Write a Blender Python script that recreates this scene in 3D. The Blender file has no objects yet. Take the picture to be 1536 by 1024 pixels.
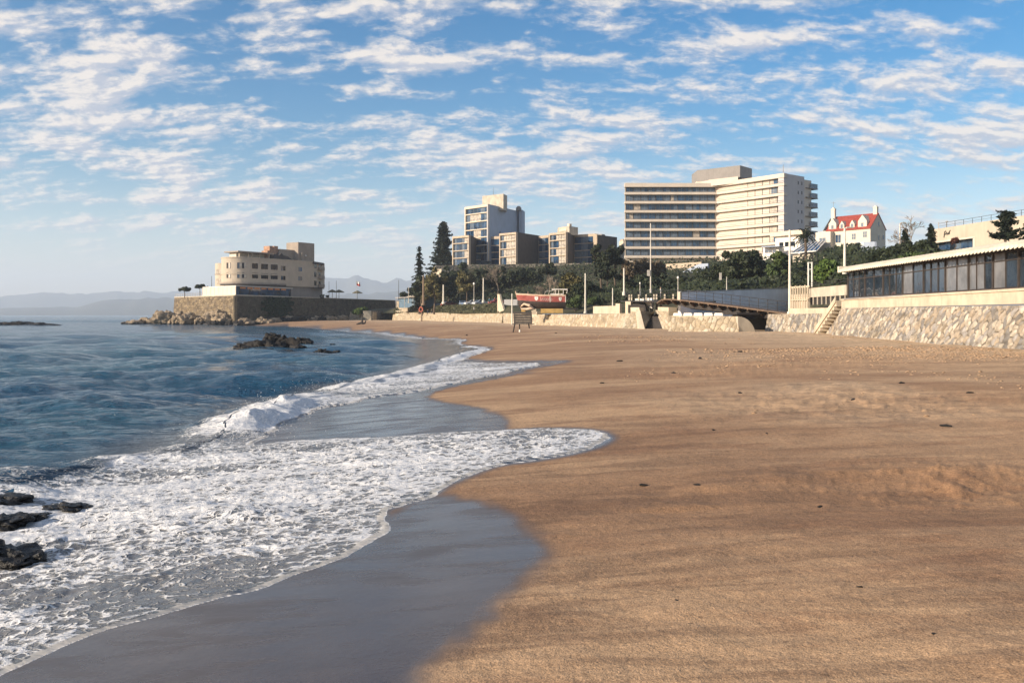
import bpy, bmesh, math, random
import numpy as np
from mathutils import Vector, noise as mnoise

random.seed(7)
rng = np.random.default_rng(11)
SC = bpy.context.scene
COL = SC.collection
R = math.radians
F, CX, HY, EYE = 1300.0, 768.0, 472.0, 3.0      # focal length and principal point in photo pixels, eye height in metres


def X(px, Y): return (px - CX) / F * Y
def Z(py, Y): return EYE + (HY - py) / F * Y
def P(px, py, Y): return (X(px, Y), Y, Z(py, Y))
def Q(px, Y): return (X(px, Y), Y)


# ------------------------------------------------------------------ noise
def _h(ix, iy, s):
    with np.errstate(over='ignore'):
        h = ix.astype(np.uint32) * np.uint32(374761393) + iy.astype(np.uint32) * np.uint32(668265263) + np.uint32((s * 974634777) & 0xFFFFFFFF)
        h = (h ^ (h >> np.uint32(13))) * np.uint32(1274126177)
        h = (h ^ (h >> np.uint32(15))) * np.uint32(2246822519)
        h = h ^ (h >> np.uint32(16))
    return (h & np.uint32(0xFFFFFF)).astype(np.float64) / float(0xFFFFFF)


def vnoise(x, y, s=0):
    x = np.asarray(x, float); y = np.asarray(y, float)
    ix = np.floor(x).astype(np.int64); iy = np.floor(y).astype(np.int64)
    fx = x - ix; fy = y - iy
    fx = fx * fx * fx * (fx * (fx * 6 - 15) + 10); fy = fy * fy * fy * (fy * (fy * 6 - 15) + 10)
    a = _h(ix, iy, s); b = _h(ix + 1, iy, s); c = _h(ix, iy + 1, s); d = _h(ix + 1, iy + 1, s)
    return ((a + (b - a) * fx) * (1 - fy) + (c + (d - c) * fx) * fy) * 2 - 1


def fbm(x, y, o=4, s=0, g=0.5):
    t = 0; a = 1; k = 1; n = 0
    for i in range(o):
        c, d = math.cos(i * 1.1), math.sin(i * 1.1)
        t = t + a * vnoise((x * c - y * d) * k + i * 17.3, (x * d + y * c) * k - i * 9.1, s + i); n += a; a *= g; k *= 2.03
    return t / n


def voronoi(x, y, s=0):
    ix = np.floor(x).astype(np.int64); iy = np.floor(y).astype(np.int64)
    f1 = np.full(x.shape, 9.0); f2 = np.full(x.shape, 9.0); idd = np.zeros(x.shape)
    for dx in (-1, 0, 1):
        for dy in (-1, 0, 1):
            cx = ix + dx; cy = iy + dy
            px = cx + 0.15 + 0.7 * _h(cx, cy, s); py = cy + 0.15 + 0.7 * _h(cx, cy, s + 91)
            d = np.hypot(px - x, py - y); c = _h(cx, cy, s + 37)
            nr = d < f1
            f2 = np.where(nr, f1, np.minimum(f2, d)); idd = np.where(nr, c, idd); f1 = np.where(nr, d, f1)
    return f1, f2, idd


def sstep(a, b, x):
    t = np.clip((x - a) / (b - a), 0, 1)
    return t * t * (3 - 2 * t)


def catmull(pts, n=6, closed=False):
    p = [np.array(q, float) for q in pts]; out = []
    N = len(p)
    for i in range(N if closed else N - 1):
        a = p[(i - 1) % N] if (closed or i > 0) else p[0]
        b = p[i]; c = p[(i + 1) % N]
        d = p[(i + 2) % N] if (closed or i + 2 < N) else p[-1]
        for k in range(n):
            t = k / n
            out.append(0.5 * ((2 * b) + (c - a) * t + (2 * a - 5 * b + 4 * c - d) * t * t + (3 * b - a - 3 * c + d) * t ** 3))
    if not closed: out.append(p[-1])
    return np.array(out)


def seg_dist(x, y, poly, closed):
    """distance to a polyline, plus arc index and side (cross product sign) of the nearest segment"""
    best = np.full(x.shape, 1e9); par = np.zeros(x.shape); side = np.zeros(x.shape)
    n = len(poly)
    for i in range(n if closed else n - 1):
        a = poly[i]; b = poly[(i + 1) % n]
        dx, dy = b[0] - a[0], b[1] - a[1]; L = dx * dx + dy * dy + 1e-12
        t = np.clip(((x - a[0]) * dx + (y - a[1]) * dy) / L, 0, 1)
        d = np.hypot(x - a[0] - t * dx, y - a[1] - t * dy)
        m = d < best
        best = np.where(m, d, best); par = np.where(m, i + t, par)
        side = np.where(m, np.sign(dx * (y - a[1]) - dy * (x - a[0])), side)
    return best, par, side


def inside(x, y, poly):
    r = np.zeros(x.shape, bool); n = len(poly)
    for i in range(n):
        x1, y1 = poly[i]; x2, y2 = poly[(i + 1) % n]
        if y1 == y2: continue
        c = ((y1 > y) != (y2 > y)) & (x < (x2 - x1) * (y - y1) / (y2 - y1) + x1)
        r ^= c
    return r


def sdist(x, y, poly):
    d, _, _ = seg_dist(x, y, poly, True)
    return np.where(inside(x, y, poly), d, -d)


# ------------------------------------------------------------------ objects
LOC = {}


def tag(o, label=None, cat=None, group=None, kind=None):
    if label: o['label'] = label
    if cat: o['category'] = cat
    if group: o['group'] = group
    if kind: o['kind'] = kind
    elif label and cat: o['kind'] = 'thing'
    return o


def thing(name, label, cat, loc, group=None):
    o = bpy.data.objects.new(name, None); COL.objects.link(o)
    o.location = loc; o.empty_display_size = 0.3
    LOC[o] = Vector(loc)
    return tag(o, label, cat, group, 'thing')


def link(name, me, parent=None, loc=None):
    o = bpy.data.objects.new(name, me); COL.objects.link(o)
    if parent is not None:
        o.parent = parent; LOC[o] = LOC[parent]
    else:
        o.location = loc or (0, 0, 0); LOC[o] = Vector(loc or (0, 0, 0))
    return o


def np_mesh(name, v, f, mats=(), mi=None, smooth=False):
    v = np.ascontiguousarray(v, np.float32); f = np.ascontiguousarray(f, np.int32)
    me = bpy.data.meshes.new(name); k = f.shape[1]
    me.vertices.add(len(v)); me.vertices.foreach_set('co', v.ravel())
    me.loops.add(f.size); me.loops.foreach_set('vertex_index', f.ravel())
    me.polygons.add(len(f)); me.polygons.foreach_set('loop_start', np.arange(0, f.size, k, dtype=np.int32))
    if mi is not None: me.polygons.foreach_set('material_index', np.ascontiguousarray(mi, np.int32))
    me.polygons.foreach_set('use_smooth', np.full(len(f), smooth))
    for m in mats: me.materials.append(m)
    me.update(calc_edges=True); me.validate()
    return me


def attr(me, name, a):
    t = me.attributes.new(name, 'FLOAT', 'POINT'); t.data.foreach_set('value', np.ascontiguousarray(a, np.float32).ravel())


class MB:
    def __init__(s):
        s.v = []; s.f = []; s.m = []; s.o = (0, 0); s.u = (1, 0); s.n = (0, -1)

    def fr(s, A, B):
        dx, dy = B[0] - A[0], B[1] - A[1]; L = math.hypot(dx, dy)
        s.o = (A[0], A[1]); s.u = (dx / L, dy / L); s.n = (dy / L, -dx / L); s.L = L
        return s

    def w(s, u, v, z): return (s.o[0] + s.u[0] * u + s.n[0] * v, s.o[1] + s.u[1] * u + s.n[1] * v, z)

    def add(s, vs, fs, m=0):
        k = len(s.v); s.v += [tuple(q) for q in vs]
        for f in fs: s.f.append([k + i for i in f]); s.m.append(m)

    def box(s, u0, u1, v0, v1, z0, z1, m=0):
        c = [s.w(u, v, z) for z in (z0, z1) for (u, v) in ((u0, v0), (u1, v0), (u1, v1), (u0, v1))]
        s.add(c, [(0, 1, 2, 3), (7, 6, 5, 4), (0, 4, 5, 1), (1, 5, 6, 2), (2, 6, 7, 3), (3, 7, 4, 0)], m); return s

    def slab(s, u0, u1, v0, v1, za, zb, t, m=0):          # a bar whose top slopes from za to zb along u
        c = [s.w(u0, v0, za - t), s.w(u1, v0, zb - t), s.w(u1, v1, zb - t), s.w(u0, v1, za - t), s.w(u0, v0, za), s.w(u1, v0, zb), s.w(u1, v1, zb), s.w(u0, v1, za)]
        s.add(c, [(0, 1, 2, 3), (7, 6, 5, 4), (0, 4, 5, 1), (1, 5, 6, 2), (2, 6, 7, 3), (3, 7, 4, 0)], m); return s

    def prism(s, poly, z0, z1, m=0, top=None, z0s=None):
        n = len(poly)
        zt = z1 if isinstance(z1, (list, tuple)) else [z1] * n
        zb = z0 if isinstance(z0, (list, tuple)) else [z0] * n
        vs = [(p[0], p[1], zb[i]) for i, p in enumerate(poly)] + [(p[0], p[1], zt[i]) for i, p in enumerate(poly)]
        s.add(vs, [(i, (i + 1) % n, n + (i + 1) % n, n + i) for i in range(n)] + [tuple(range(n - 1, -1, -1))], m)
        s.add(vs[n:], [tuple(range(n))], m if top is None else top); return s

    def face(s, uz, v0, v1, m=0):                          # polygon in the facade plane, extruded v0..v1
        n = len(uz)
        vs = [s.w(u, v0, z) for u, z in uz] + [s.w(u, v1, z) for u, z in uz]
        s.add(vs, [(i, (i + 1) % n, n + (i + 1) % n, n + i) for i in range(n)] + [tuple(range(n - 1, -1, -1)), tuple(range(n, 2 * n))], m); return s

    def tube(s, pts, r, n=6, m=0, cap=True):
        pts = [Vector(p) for p in pts]; k0 = len(s.v); N = len(pts)
        rr = r if isinstance(r, (list, tuple)) else [r] * N
        ref = Vector((0.13, 0.31, 0.94))
        for i, p in enumerate(pts):
            t = (pts[min(i + 1, N - 1)] - pts[max(i - 1, 0)]).normalized()
            if abs(t.dot(ref)) > 0.97: a = t.cross(Vector((1, 0, 0))).normalized()
            else: a = t.cross(ref).normalized()
            b = t.cross(a)
            for j in range(n):
                q = 2 * math.pi * j / n
                s.v.append(tuple(p + (a * math.cos(q) + b * math.sin(q)) * rr[i]))
        for i in range(N - 1):
            for j in range(n):
                s.f.append([k0 + i * n + j, k0 + i * n + (j + 1) % n, k0 + (i + 1) * n + (j + 1) % n, k0 + (i + 1) * n + j]); s.m.append(m)
        if cap:
            s.f.append([k0 + j for j in range(n - 1, -1, -1)]); s.m.append(m)
            s.f.append([k0 + (N - 1) * n + j for j in range(n)]); s.m.append(m)
        return s

    def lathe(s, c, prof, n=12, m=0):
        k0 = len(s.v)
        for (r, z) in prof:
            for j in range(n):
                q = 2 * math.pi * j / n; s.v.append((c[0] + r * math.cos(q), c[1] + r * math.sin(q), c[2] + z))
        for i in range(len(prof) - 1):
            for j in range(n):
                s.f.append([k0 + i * n + j, k0 + i * n + (j + 1) % n, k0 + (i + 1) * n + (j + 1) % n, k0 + (i + 1) * n + j]); s.m.append(m)
        s.f.append([k0 + j for j in range(n - 1, -1, -1)]); s.m.append(m)
        s.f.append([k0 + (len(prof) - 1) * n + j for j in range(n)]); s.m.append(m)
        return s

    def build(s, name, mats, parent=None, loc=None, smooth=False, bevel=0):
        if not isinstance(mats, (list, tuple)): mats = [mats]
        L = LOC[parent] if parent is not None else Vector(loc or (0, 0, 0))
        me = bpy.data.meshes.new(name)
        me.from_pydata([(a - L.x, b - L.y, c - L.z) for a, b, c in s.v], [], s.f)
        for q in mats: me.materials.append(q)
        me.polygons.foreach_set('material_index', s.m)
        bm = bmesh.new(); bm.from_mesh(me); bmesh.ops.recalc_face_normals(bm, faces=bm.faces)
        if bevel:
            es = [e for e in bm.edges if len(e.link_faces) == 2 and e.calc_face_angle(0) > 0.6]
            bmesh.ops.bevel(bm, geom=es, offset=bevel, segments=2, affect='EDGES', profile=0.6)
        bm.to_mesh(me); bm.free()
        if smooth:
            me.polygons.foreach_set('use_smooth', [True] * len(me.polygons))
            me.set_sharp_from_angle(angle=R(40))
        me.update()
        return link(name, me, parent, loc)


def copy_tree(o, loc=None, rz=None, label=None, parent=None, scale=None):
    c = o.copy(); COL.objects.link(c)
    if parent is not None: c.parent = parent
    else:
        if loc is not None: c.location = loc
        if rz is not None: c.rotation_euler.z = rz
        if scale is not None: c.scale = (scale,) * 3 if not isinstance(scale, (tuple, list)) else scale
        if label: c['label'] = label
    for ch in list(o.children): copy_tree(ch, parent=c)
    return c


# ------------------------------------------------------------------ materials
class NT:
    def __init__(s, m):
        s.t = m.node_tree; s.t.nodes.clear()

    def n(s, ty, **kw):
        n = s.t.nodes.new(ty)
        for k, v in kw.items():
            if k == 'inp':
                for a, b in v.items(): s.set(n, a, b)
            else: setattr(n, k, v)
        return n

    def set(s, n, a, b):
        sk = n.inputs[a]
        if isinstance(b, bpy.types.NodeSocket): s.t.links.new(b, sk)
        elif hasattr(b, 'outputs'): s.t.links.new(b.outputs[0], sk)
        else: sk.default_value = b

    def math(s, op, a, b=None, c=None, clamp=False):
        n = s.n('ShaderNodeMath', operation=op, use_clamp=clamp); s.set(n, 0, a)
        if b is not None: s.set(n, 1, b)
        if c is not None: s.set(n, 2, c)
        return n.outputs[0]

    def vm(s, op, a, b=None):
        n = s.n('ShaderNodeVectorMath', operation=op); s.set(n, 0, a)
        if b is not None: s.set(n, 1, b)
        return n.outputs[0]

    def mr(s, x, a, b, c=0.0, d=1.0, smooth=True):
        n = s.n('ShaderNodeMapRange', clamp=True, interpolation_type='SMOOTHSTEP' if smooth else 'LINEAR')
        for i, q in enumerate((x, a, b, c, d)): s.set(n, i, q)
        return n.outputs[0]

    def mix(s, f, a, b, blend='MIX'):
        n = s.n('ShaderNodeMix', data_type='RGBA', blend_type=blend)
        s.set(n, 0, f); s.set(n, 6, a if not isinstance(a, tuple) else (*a, 1)[:4]); s.set(n, 7, b if not isinstance(b, tuple) else (*b, 1)[:4])
        return n.outputs[2]

    def noise(s, vec, scale, detail=3, rough=0.55, dist=0.0, out=0):
        n = s.n('ShaderNodeTexNoise'); s.set(n, 'Vector', vec)
        n.inputs['Scale'].default_value = scale; n.inputs['Detail'].default_value = detail
        n.inputs['Roughness'].default_value = rough; n.inputs['Distortion'].default_value = dist
        return n.outputs[out]

    def at(s, name): return s.n('ShaderNodeAttribute', attribute_name=name).outputs['Fac']

    def scale(s, vec, sc):
        return s.vm('MULTIPLY', vec, sc)

    def bump(s, h, strength=0.5, dist=0.05, normal=None):
        n = s.n('ShaderNodeBump'); n.inputs['Strength'].default_value = strength; n.inputs['Distance'].default_value = dist
        s.set(n, 'Height', h)
        if normal is not None: s.set(n, 'Normal', normal)
        return n.outputs[0]

    def out(s, base, rough=0.8, normal=None, spec=0.4, metal=0.0, **kw):
        b = s.n('ShaderNodeBsdfPrincipled')
        s.set(b, 'Base Color', base if not isinstance(base, tuple) else (*base, 1)[:4]); s.set(b, 'Roughness', rough); s.set(b, 'Metallic', metal)
        s.set(b, 'Specular IOR Level', spec)
        if normal is not None: s.set(b, 'Normal', normal)
        for k, v in kw.items(): s.set(b, k, v)
        o = s.n('ShaderNodeOutputMaterial'); s.t.links.new(b.outputs[0], o.inputs[0]); return b


def newmat(name):
    m = bpy.data.materials.new(name); m.use_nodes = True
    return m, NT(m)


MATS = {}


def pm(name, col, rough=0.8, var=0.18, scale=1.5, streak=0.0, bump=0.15, bd=0.02, metal=0.0, spec=0.4):
    if name in MATS: return MATS[name]
    m, t = newmat(name)
    pos = t.n('ShaderNodeNewGeometry').outputs['Position']
    n1 = t.noise(pos, scale, 5, 0.6)
    c = t.mix(t.mr(n1, 0.3, 0.7), tuple(k * (1 - var) for k in col), tuple(min(1, k * (1 + var)) for k in col))
    if streak:
        n2 = t.noise(t.scale(pos, (1.4, 1.4, 0.12)), 1.6, 4, 0.65)
        c = t.mix(t.math('MULTIPLY', t.mr(n2, 0.5, 0.75), streak), c, tuple(k * 0.45 for k in col))
    fine = t.noise(pos, scale * 14, 4, 0.6)
    t.out(c, rough, t.bump(fine, bump, bd), spec, metal)
    MATS[name] = m
    return m


def glassm(name, col=(0.02, 0.035, 0.06), rough=0.06, tint=0.5, ior=1.6):
    if name in MATS: return MATS[name]
    m, t = newmat(name)
    g = t.n('ShaderNodeNewGeometry'); pos = g.outputs['Position']
    n1 = t.noise(t.scale(pos, (0.5, 0.5, 0.35)), 1.0, 3)
    c = t.mix(t.mr(n1, 0.35, 0.7), tuple(k * (1 - tint) for k in col), tuple(k * (1 + tint) for k in col))
    t.out(c, rough, t.bump(t.noise(pos, 0.6, 2), 0.06, 0.3), 0.5, IOR=ior)
    MATS[name] = m
    return m


def leafm(name, a, b, trans=0.15):
    if name in MATS: return MATS[name]
    m, t = newmat(name)
    g = t.n('ShaderNodeNewGeometry')
    r = g.outputs['Random Per Island']
    n1 = t.noise(g.outputs['Position'], 0.55, 3)
    f = t.math('ADD', t.math('MULTIPLY', r, 0.5), t.math('MULTIPLY', t.mr(n1, 0.3, 0.7), 0.5))
    c = t.mix(f, a, b)
    t.out(c, 0.65, None, 0.3)
    MATS[name] = m
    return m
# ------------------------------------------------------------------ beach profile
_SY = np.array([-60, -10, 0, 6, 11, 16, 20, 26, 32, 40, 50, 60, 71, 85, 100, 137, 180, 213, 260, 300, 340, 420.])
_SX = np.array([-9, -5.2, -4.7, -4.2, -4.0, -4.6, -5.6, -6.3, -5.9, -4.6, -3.7, -4.0, -5.6, -8, -11, -20, -35, -49, -76, -88, -80, -60.])
_sd = np.linspace(-300, 300, 6001)
_sp = np.interp(_sd, [-300, -60, -20, -8, -3, 0, 4, 9, 16, 26, 60, 300], [-3.2, -2.8, -1.6, -0.75, -0.15, 0.16, 0.50, 0.82, 1.06, 1.16, 1.22, 1.3])
_k = np.exp(-(np.arange(-30, 31) / 13.0) ** 2); _k /= _k.sum()
_sp = np.convolve(np.pad(_sp, 30, mode='edge'), _k, 'valid')


def shore(x, y):
    xs = np.interp(y, _SY, _SX); sl = np.interp(y + 4, _SY, _SX) - np.interp(y - 4, _SY, _SX)
    return (x - xs) / np.sqrt(1 + (sl / 8.0) ** 2)


def zbase(x, y):
    d = shore(x, y)
    z = np.interp(d, _sd, _sp)
    return z + sstep(1, 9, d) * (0.07 * fbm(x * 0.16, y * 0.16, 3, 5) + 0.03 * fbm(x * 0.6, y * 0.5, 2, 8))


def ground_hit(px, py):
    Y = np.array([2.0]); step = 1.01
    y = 2.2 * np.power(1.006, np.arange(0, 900))
    x = (px - CX) / F * y; z = EYE + (HY - py) / F * y
    g = zbase(x, y); i = int(np.argmax(z < g))
    if i == 0: i = len(y) - 1
    a = (z - g)[i - 1]; b = (z - g)[i]; t = a / (a - b + 1e-9)
    Yh = y[i - 1] + t * (y[i] - y[i - 1])
    return ((px - CX) / F * Yh, Yh)


def gz(x, y): return float(zbase(np.array([x]), np.array([y]))[0])


SWASH_PX = [(-160, 1085), (0, 1012), (60, 985), (140, 950), (230, 925), (300, 905), (385, 885), (440, 862), (500, 842), (560, 812), (591, 790), (581, 768), (612, 757), (645, 746),
            (680, 724), (740, 701), (800, 692), (850, 683), (895, 671), (917, 658), (905, 648), (870, 643), (800, 642), (700, 648), (600, 655), (500, 658), (430, 662), (384, 667),
            (412, 650), (440, 630), (474, 616), (515, 606), (558, 597), (610, 590), (644, 584), (687, 575), (730, 565), (775, 555), (820, 545), (770, 545), (715, 545), (690, 541), (715, 531), (738, 523),
            (705, 519), (690, 514), (700, 509), (640, 507), (590, 502), (575, 499), (530, 497), (489, 495), (470, 492), (430, 489)]
_sw = np.array([ground_hit(a, b) for a, b in catmull(SWASH_PX, 4)])
SWASH = np.vstack([_sw, [(-95, 262), (-150, 330), (-600, 500), (-600, -50), (-30, -50), (-8, -6), (-5.6, 2)]])
CREST_PX = [(-300, 735), (-100, 718), (40, 705), (140, 690), (230, 676), (290, 664), (330, 652), (362, 641), (395, 625), (425, 612), (455, 596), (490, 588), (530, 582), (570, 574), (610, 563), (650, 550), (690, 539), (720, 528), (735, 523)]


def lvl_hit(px, py, z): Y = (EYE - z) * F / (py - HY); return ((px - CX) / F * Y, Y)


CREST = np.array([lvl_hit(a, b, 0.12) for a, b in catmull(CREST_PX, 4)])
_ch = [0.06, 0.08, 0.10, 0.12, 0.14, 0.18, 0.30, 0.48, 0.50, 0.34, 0.18, 0.22, 0.30, 0.28, 0.22, 0.18, 0.14, 0.10, 0.06]
CREST_H = np.interp(np.arange(len(CREST)) / 4.0, np.arange(len(_ch)), _ch)
CI = int(np.argmin(np.hypot(SWASH[:, 0] - CREST[-1, 0], SWASH[:, 1] - CREST[-1, 1])))
FOAMP = np.vstack([SWASH[:CI], CREST[::-1], [(-40, -50), (-30, -50), (-8, -6), (-5.6, 2)]])

WET1_PX = [(640, 742), (690, 747), (735, 758), (780, 778), (812, 800), (818, 815), (800, 850), (765, 890), (722, 940), (680, 985), (620, 1040), (540, 1130), (420, 1130), (0, 1200), (-200, 1100), (0, 985), (240, 900), (480, 830), (560, 780)]
WET2_PX = [(330, 690), (560, 668), (740, 652), (762, 640), (752, 626), (728, 615), (690, 607), (652, 601), (640, 593), (672, 582), (720, 572), (770, 562), (700, 560), (600, 575), (480, 600), (420, 620)]
WET3_PX = [(760, 560), (800, 552), (858, 541), (800, 541), (745, 541), (690, 536), (740, 522), (690, 516), (640, 505), (575, 497), (480, 492), (440, 500), (560, 530)]
WETS = [np.array([ground_hit(a, b) for a, b in catmull(w, 3, True)]) for w in (WET1_PX, WET2_PX, WET3_PX)]


def polar(us, ys):
    u, y = np.meshgrid(us, ys); nr, nc = u.shape
    idx = np.arange(nr * nc).reshape(nr, nc)
    f = np.stack([idx[:-1, :-1], idx[:-1, 1:], idx[1:, 1:], idx[1:, :-1]], -1).reshape(-1, 4)
    return (u * (y + 0.0)).ravel(), y.ravel(), f


def rows_for(h, a, b, n): return h * F / np.linspace(a, b, n)


# ------------------------------------------------------------------ sand
_ys = np.unique(np.concatenate([np.linspace(-3, 2.4, 12), 2.1 * F / np.arange(1120, 10, -2.0), np.linspace(265, 420, 40)]))
_us = np.concatenate([np.linspace(-1.6, -0.68, 40), np.arange(-0.675, 0.70, 0.0021), np.linspace(0.705, 1.6, 50)])
bx, by, bf = polar(_us, np.where(_ys > 2.3, _ys, 2.3))
near = by < 2.35
_u2, _y2 = np.meshgrid(_us, _ys)
by = np.where(_y2.ravel() < 2.3, _y2.ravel(), by); bx = np.where(_y2.ravel() < 2.3, _u2.ravel() * 2.3 * 1.2, bx * np.where(by > 2.3, 1, 1))
bz = zbase(bx, by); bd = shore(bx, by)
swd = sdist(bx, by, SWASH)
wet = np.zeros(bx.shape)
for i, w in enumerate(WETS):
    s = sdist(bx, by, w) + (0.16 * fbm(bx * 1.3, by * 0.8, 3, 60 + i) + .07 * fbm(bx * 6, by * 2.2, 3, 64)) * (1, 1, 2)[i]
    wet = np.maximum(wet, sstep((-0.24, -0.26, -0.6)[i], (0.20, 0.10, 0.5)[i], s))
wet = np.maximum(wet, sstep(-0.25, 0.05, swd))
damp = np.maximum(wet, np.clip(1.0 - (bd - 1.0) / 18.0, 0, 1) ** 1.2 * 0.9 * (0.45 + 0.55 * sstep(30, 14, by)))
dry = sstep(14, 32, bd + 5 * fbm(bx * .09, by * .05, 3, 31)) * sstep(18, 42, by + 6 * fbm(bx * .1, by * .1, 2, 33))
dry = np.maximum(dry, 0.45 * sstep(0.15, 0.5, fbm(bx * .12, by * .10, 3, 35)) * sstep(6, 14, bd))
_f1, _f2, _ = voronoi(bx * 1.5, by * 1.5, 3)
_g1, _g2, _ = voronoi(bx * 3.1 + 9, by * 3.1, 4)
trod = dry * (-0.055 * (1 - sstep(0.0, 0.45, _f1)) + 0.03 * sstep(.3, .7, _f1) - 0.03 * (1 - sstep(0, .4, _g1)) + 0.05 * fbm(bx * 1.1, by * 1.1, 3, 41))
rg_ = np.gradient(np.where(_ys > 2.3, _ys, 2.3))[:, None].repeat(len(_us), 1).ravel(); lod = np.clip(1.4 - rg_ * 2.2, 0, 1)
trod = trod * np.clip(1.5 - rg_ * 1.2, 0.0, 1)
rip = lod * (1 - wet) * sstep(1.5, 5, bd) * (0.012 * fbm(bx * 2.2, by * 3.4, 3, 42) + 0.018 * np.maximum(0, fbm(bx * .5, by * 1.6, 3, 43)))
# a shallow scour with a broken lip, right of the middle, and a few kicked-up patches
_sx, _sy = ground_hit(1440, 735)
_dd = np.hypot((bx - _sx) / 3.4, (by - _sy) / 1.3)
scour = -0.10 * np.exp(-_dd ** 2 * 1.2) + 0.055 * np.exp(-((_dd - 1.1) / 0.22) ** 2) * np.clip(fbm(bx * 1.5, by * 2, 3, 44) + .35, 0, 1) * (by > _sy - .2)
kick = np.zeros(bx.shape)
for (kx, ky, kr) in ((1430, 712, 1.6), (1510, 1010, 0.22), (1500, 725, 1.2), (1330, 600, 2.5), (1060, 560, 3.0), (1200, 545, 4.0)):
    cx_, cy_ = ground_hit(kx, ky); kick = np.maximum(kick, np.exp(-(((bx - cx_) / kr / 1.6) ** 2 + ((by - cy_) / kr) ** 2)))
kz = kick * (0.075 * np.maximum(0, fbm(bx * 2.6, by * 2.6, 4, 45) - 0.05) + 0.045 * np.maximum(0, fbm(bx * 8, by * 7, 3, 46) - 0.1))
bz = bz + trod + rip + scour + kz
bme = np_mesh('beach', np.stack([bx, by, bz], -1), bf, (), None, True)
attr(bme, 'wet', wet); attr(bme, 'damp', damp); attr(bme, 'dry', dry); attr(bme, 'kick', np.maximum(kick, np.exp(-_dd ** 2)))
ms, t = newmat('sand')
pos = t.n('ShaderNodeNewGeometry').outputs['Position']
aw, ad, ay, ak = t.at('wet'), t.at('damp'), t.at('dry'), t.at('kick')
big = t.noise(t.scale(pos, (0.09, 0.24, 1)), 1.0, 5, 0.6, 0.6)
mid = t.noise(t.scale(pos, (0.35, 1.1, 1)), 1.0, 5, 0.62, 0.4)
grain = t.noise(pos, 75, 2, 0.7)
grain2 = t.noise(pos, 16, 4, 0.7)
c = t.mix(t.mr(big, 0.38, 0.64), (0.325, 0.194, 0.108), (0.50, 0.328, 0.190))
c = t.mix(t.math('MULTIPLY', t.mr(mid, 0.50, 0.66), 0.55), c, (0.23, 0.118, 0.064))
c = t.mix(t.math('MULTIPLY', ay, 0.75), c, (0.62, 0.455, 0.29))
c = t.mix(t.math('MULTIPLY', ak, 0.35), c, (0.40, 0.215, 0.10))
streak = t.noise(t.scale(pos, (0.30, 1.5, 1)), 1.0, 4, 0.6, 0.8)
dk = t.math('MULTIPLY', ad, t.math('ADD', 0.40, t.math('MULTIPLY', t.mr(streak, 0.46, 0.59), 0.62)), clamp=True)
c = t.mix(t.math('MULTIPLY', dk, 0.92), c, (0.135, 0.078, 0.048))
c = t.mix(aw, c, t.mix(streak, (0.050, 0.039, 0.035), (0.095, 0.072, 0.060)))
gr = t.mr(grain, 0.3, 0.7, 0.50, 1.45, False)
tram = t.noise(t.scale(pos, (0.8, 1.0, 1)), 2.6, 4, 0.7, 0.3)
tr2 = t.math('MULTIPLY', t.math('SUBTRACT', tram, .5), t.math('MULTIPLY', t.math('ADD', ay, .22), 2.2))
tram2 = t.noise(t.scale(pos, (0.35, 0.8, 1)), 1.0, 5, 0.7, 0.5)
tr2 = t.math('ADD', tr2, t.math('MULTIPLY', t.math('SUBTRACT', tram2, .5), t.math('MULTIPLY', t.math('ADD', ay, .15), 1.5)))
gr2 = t.math('ADD', t.mr(grain2, 0.3, 0.7, 0.82, 1.18, False), tr2)
cc = t.n('ShaderNodeCombineColor'); gm = t.math('MULTIPLY', gr, gr2)
for i in range(3): t.set(cc, i, gm)
c = t.mix(t.math('SUBTRACT', 1.0, t.math('MULTIPLY', aw, 0.6)), c, t.mix(1.0, c, cc.outputs[0], 'MULTIPLY'))
speck = t.mr(t.noise(pos, 9.0, 2, .5), 0.70, 0.76)
c = t.mix(t.math('MULTIPLY', speck, t.math('SUBTRACT', 0.5, t.math('MULTIPLY', aw, .5))), c, (0.05, 0.03, 0.02))
h = t.math('ADD', t.math('MULTIPLY', grain, 0.25), t.math('MULTIPLY', t.noise(pos, 6, 5, 0.65), 1.0))
h = t.math('ADD', h, t.math('MULTIPLY', grain2, 0.5))
h = t.math('ADD', h, t.math('MULTIPLY', t.math('MULTIPLY', t.noise(pos, 1.7, 5, .68), t.math('ADD', ay, .12)), 3.2))
bs = t.n('ShaderNodeBump'); bs.inputs['Distance'].default_value = 0.03
t.set(bs, 'Height', h); t.set(bs, 'Strength', t.math('SUBTRACT', 0.75, t.math('MULTIPLY', aw, 0.66)))
rg = t.mr(t.noise(t.scale(pos, (0.8, 2.4, 1)), 1.0, 4, .6, .5), 0.35, 0.7, 0.13, 0.36)
rough = t.math('ADD', t.math('MULTIPLY', aw, rg), t.math('MULTIPLY', t.math('SUBTRACT', 1.0, aw), 0.88))
t.out(c, rough, bs.outputs[0], t.math('ADD', 0.25, t.math('MULTIPLY', aw, 0.22)))
bme.materials.append(ms)
beach = link('beach', bme); tag(beach, kind='structure')

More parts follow.
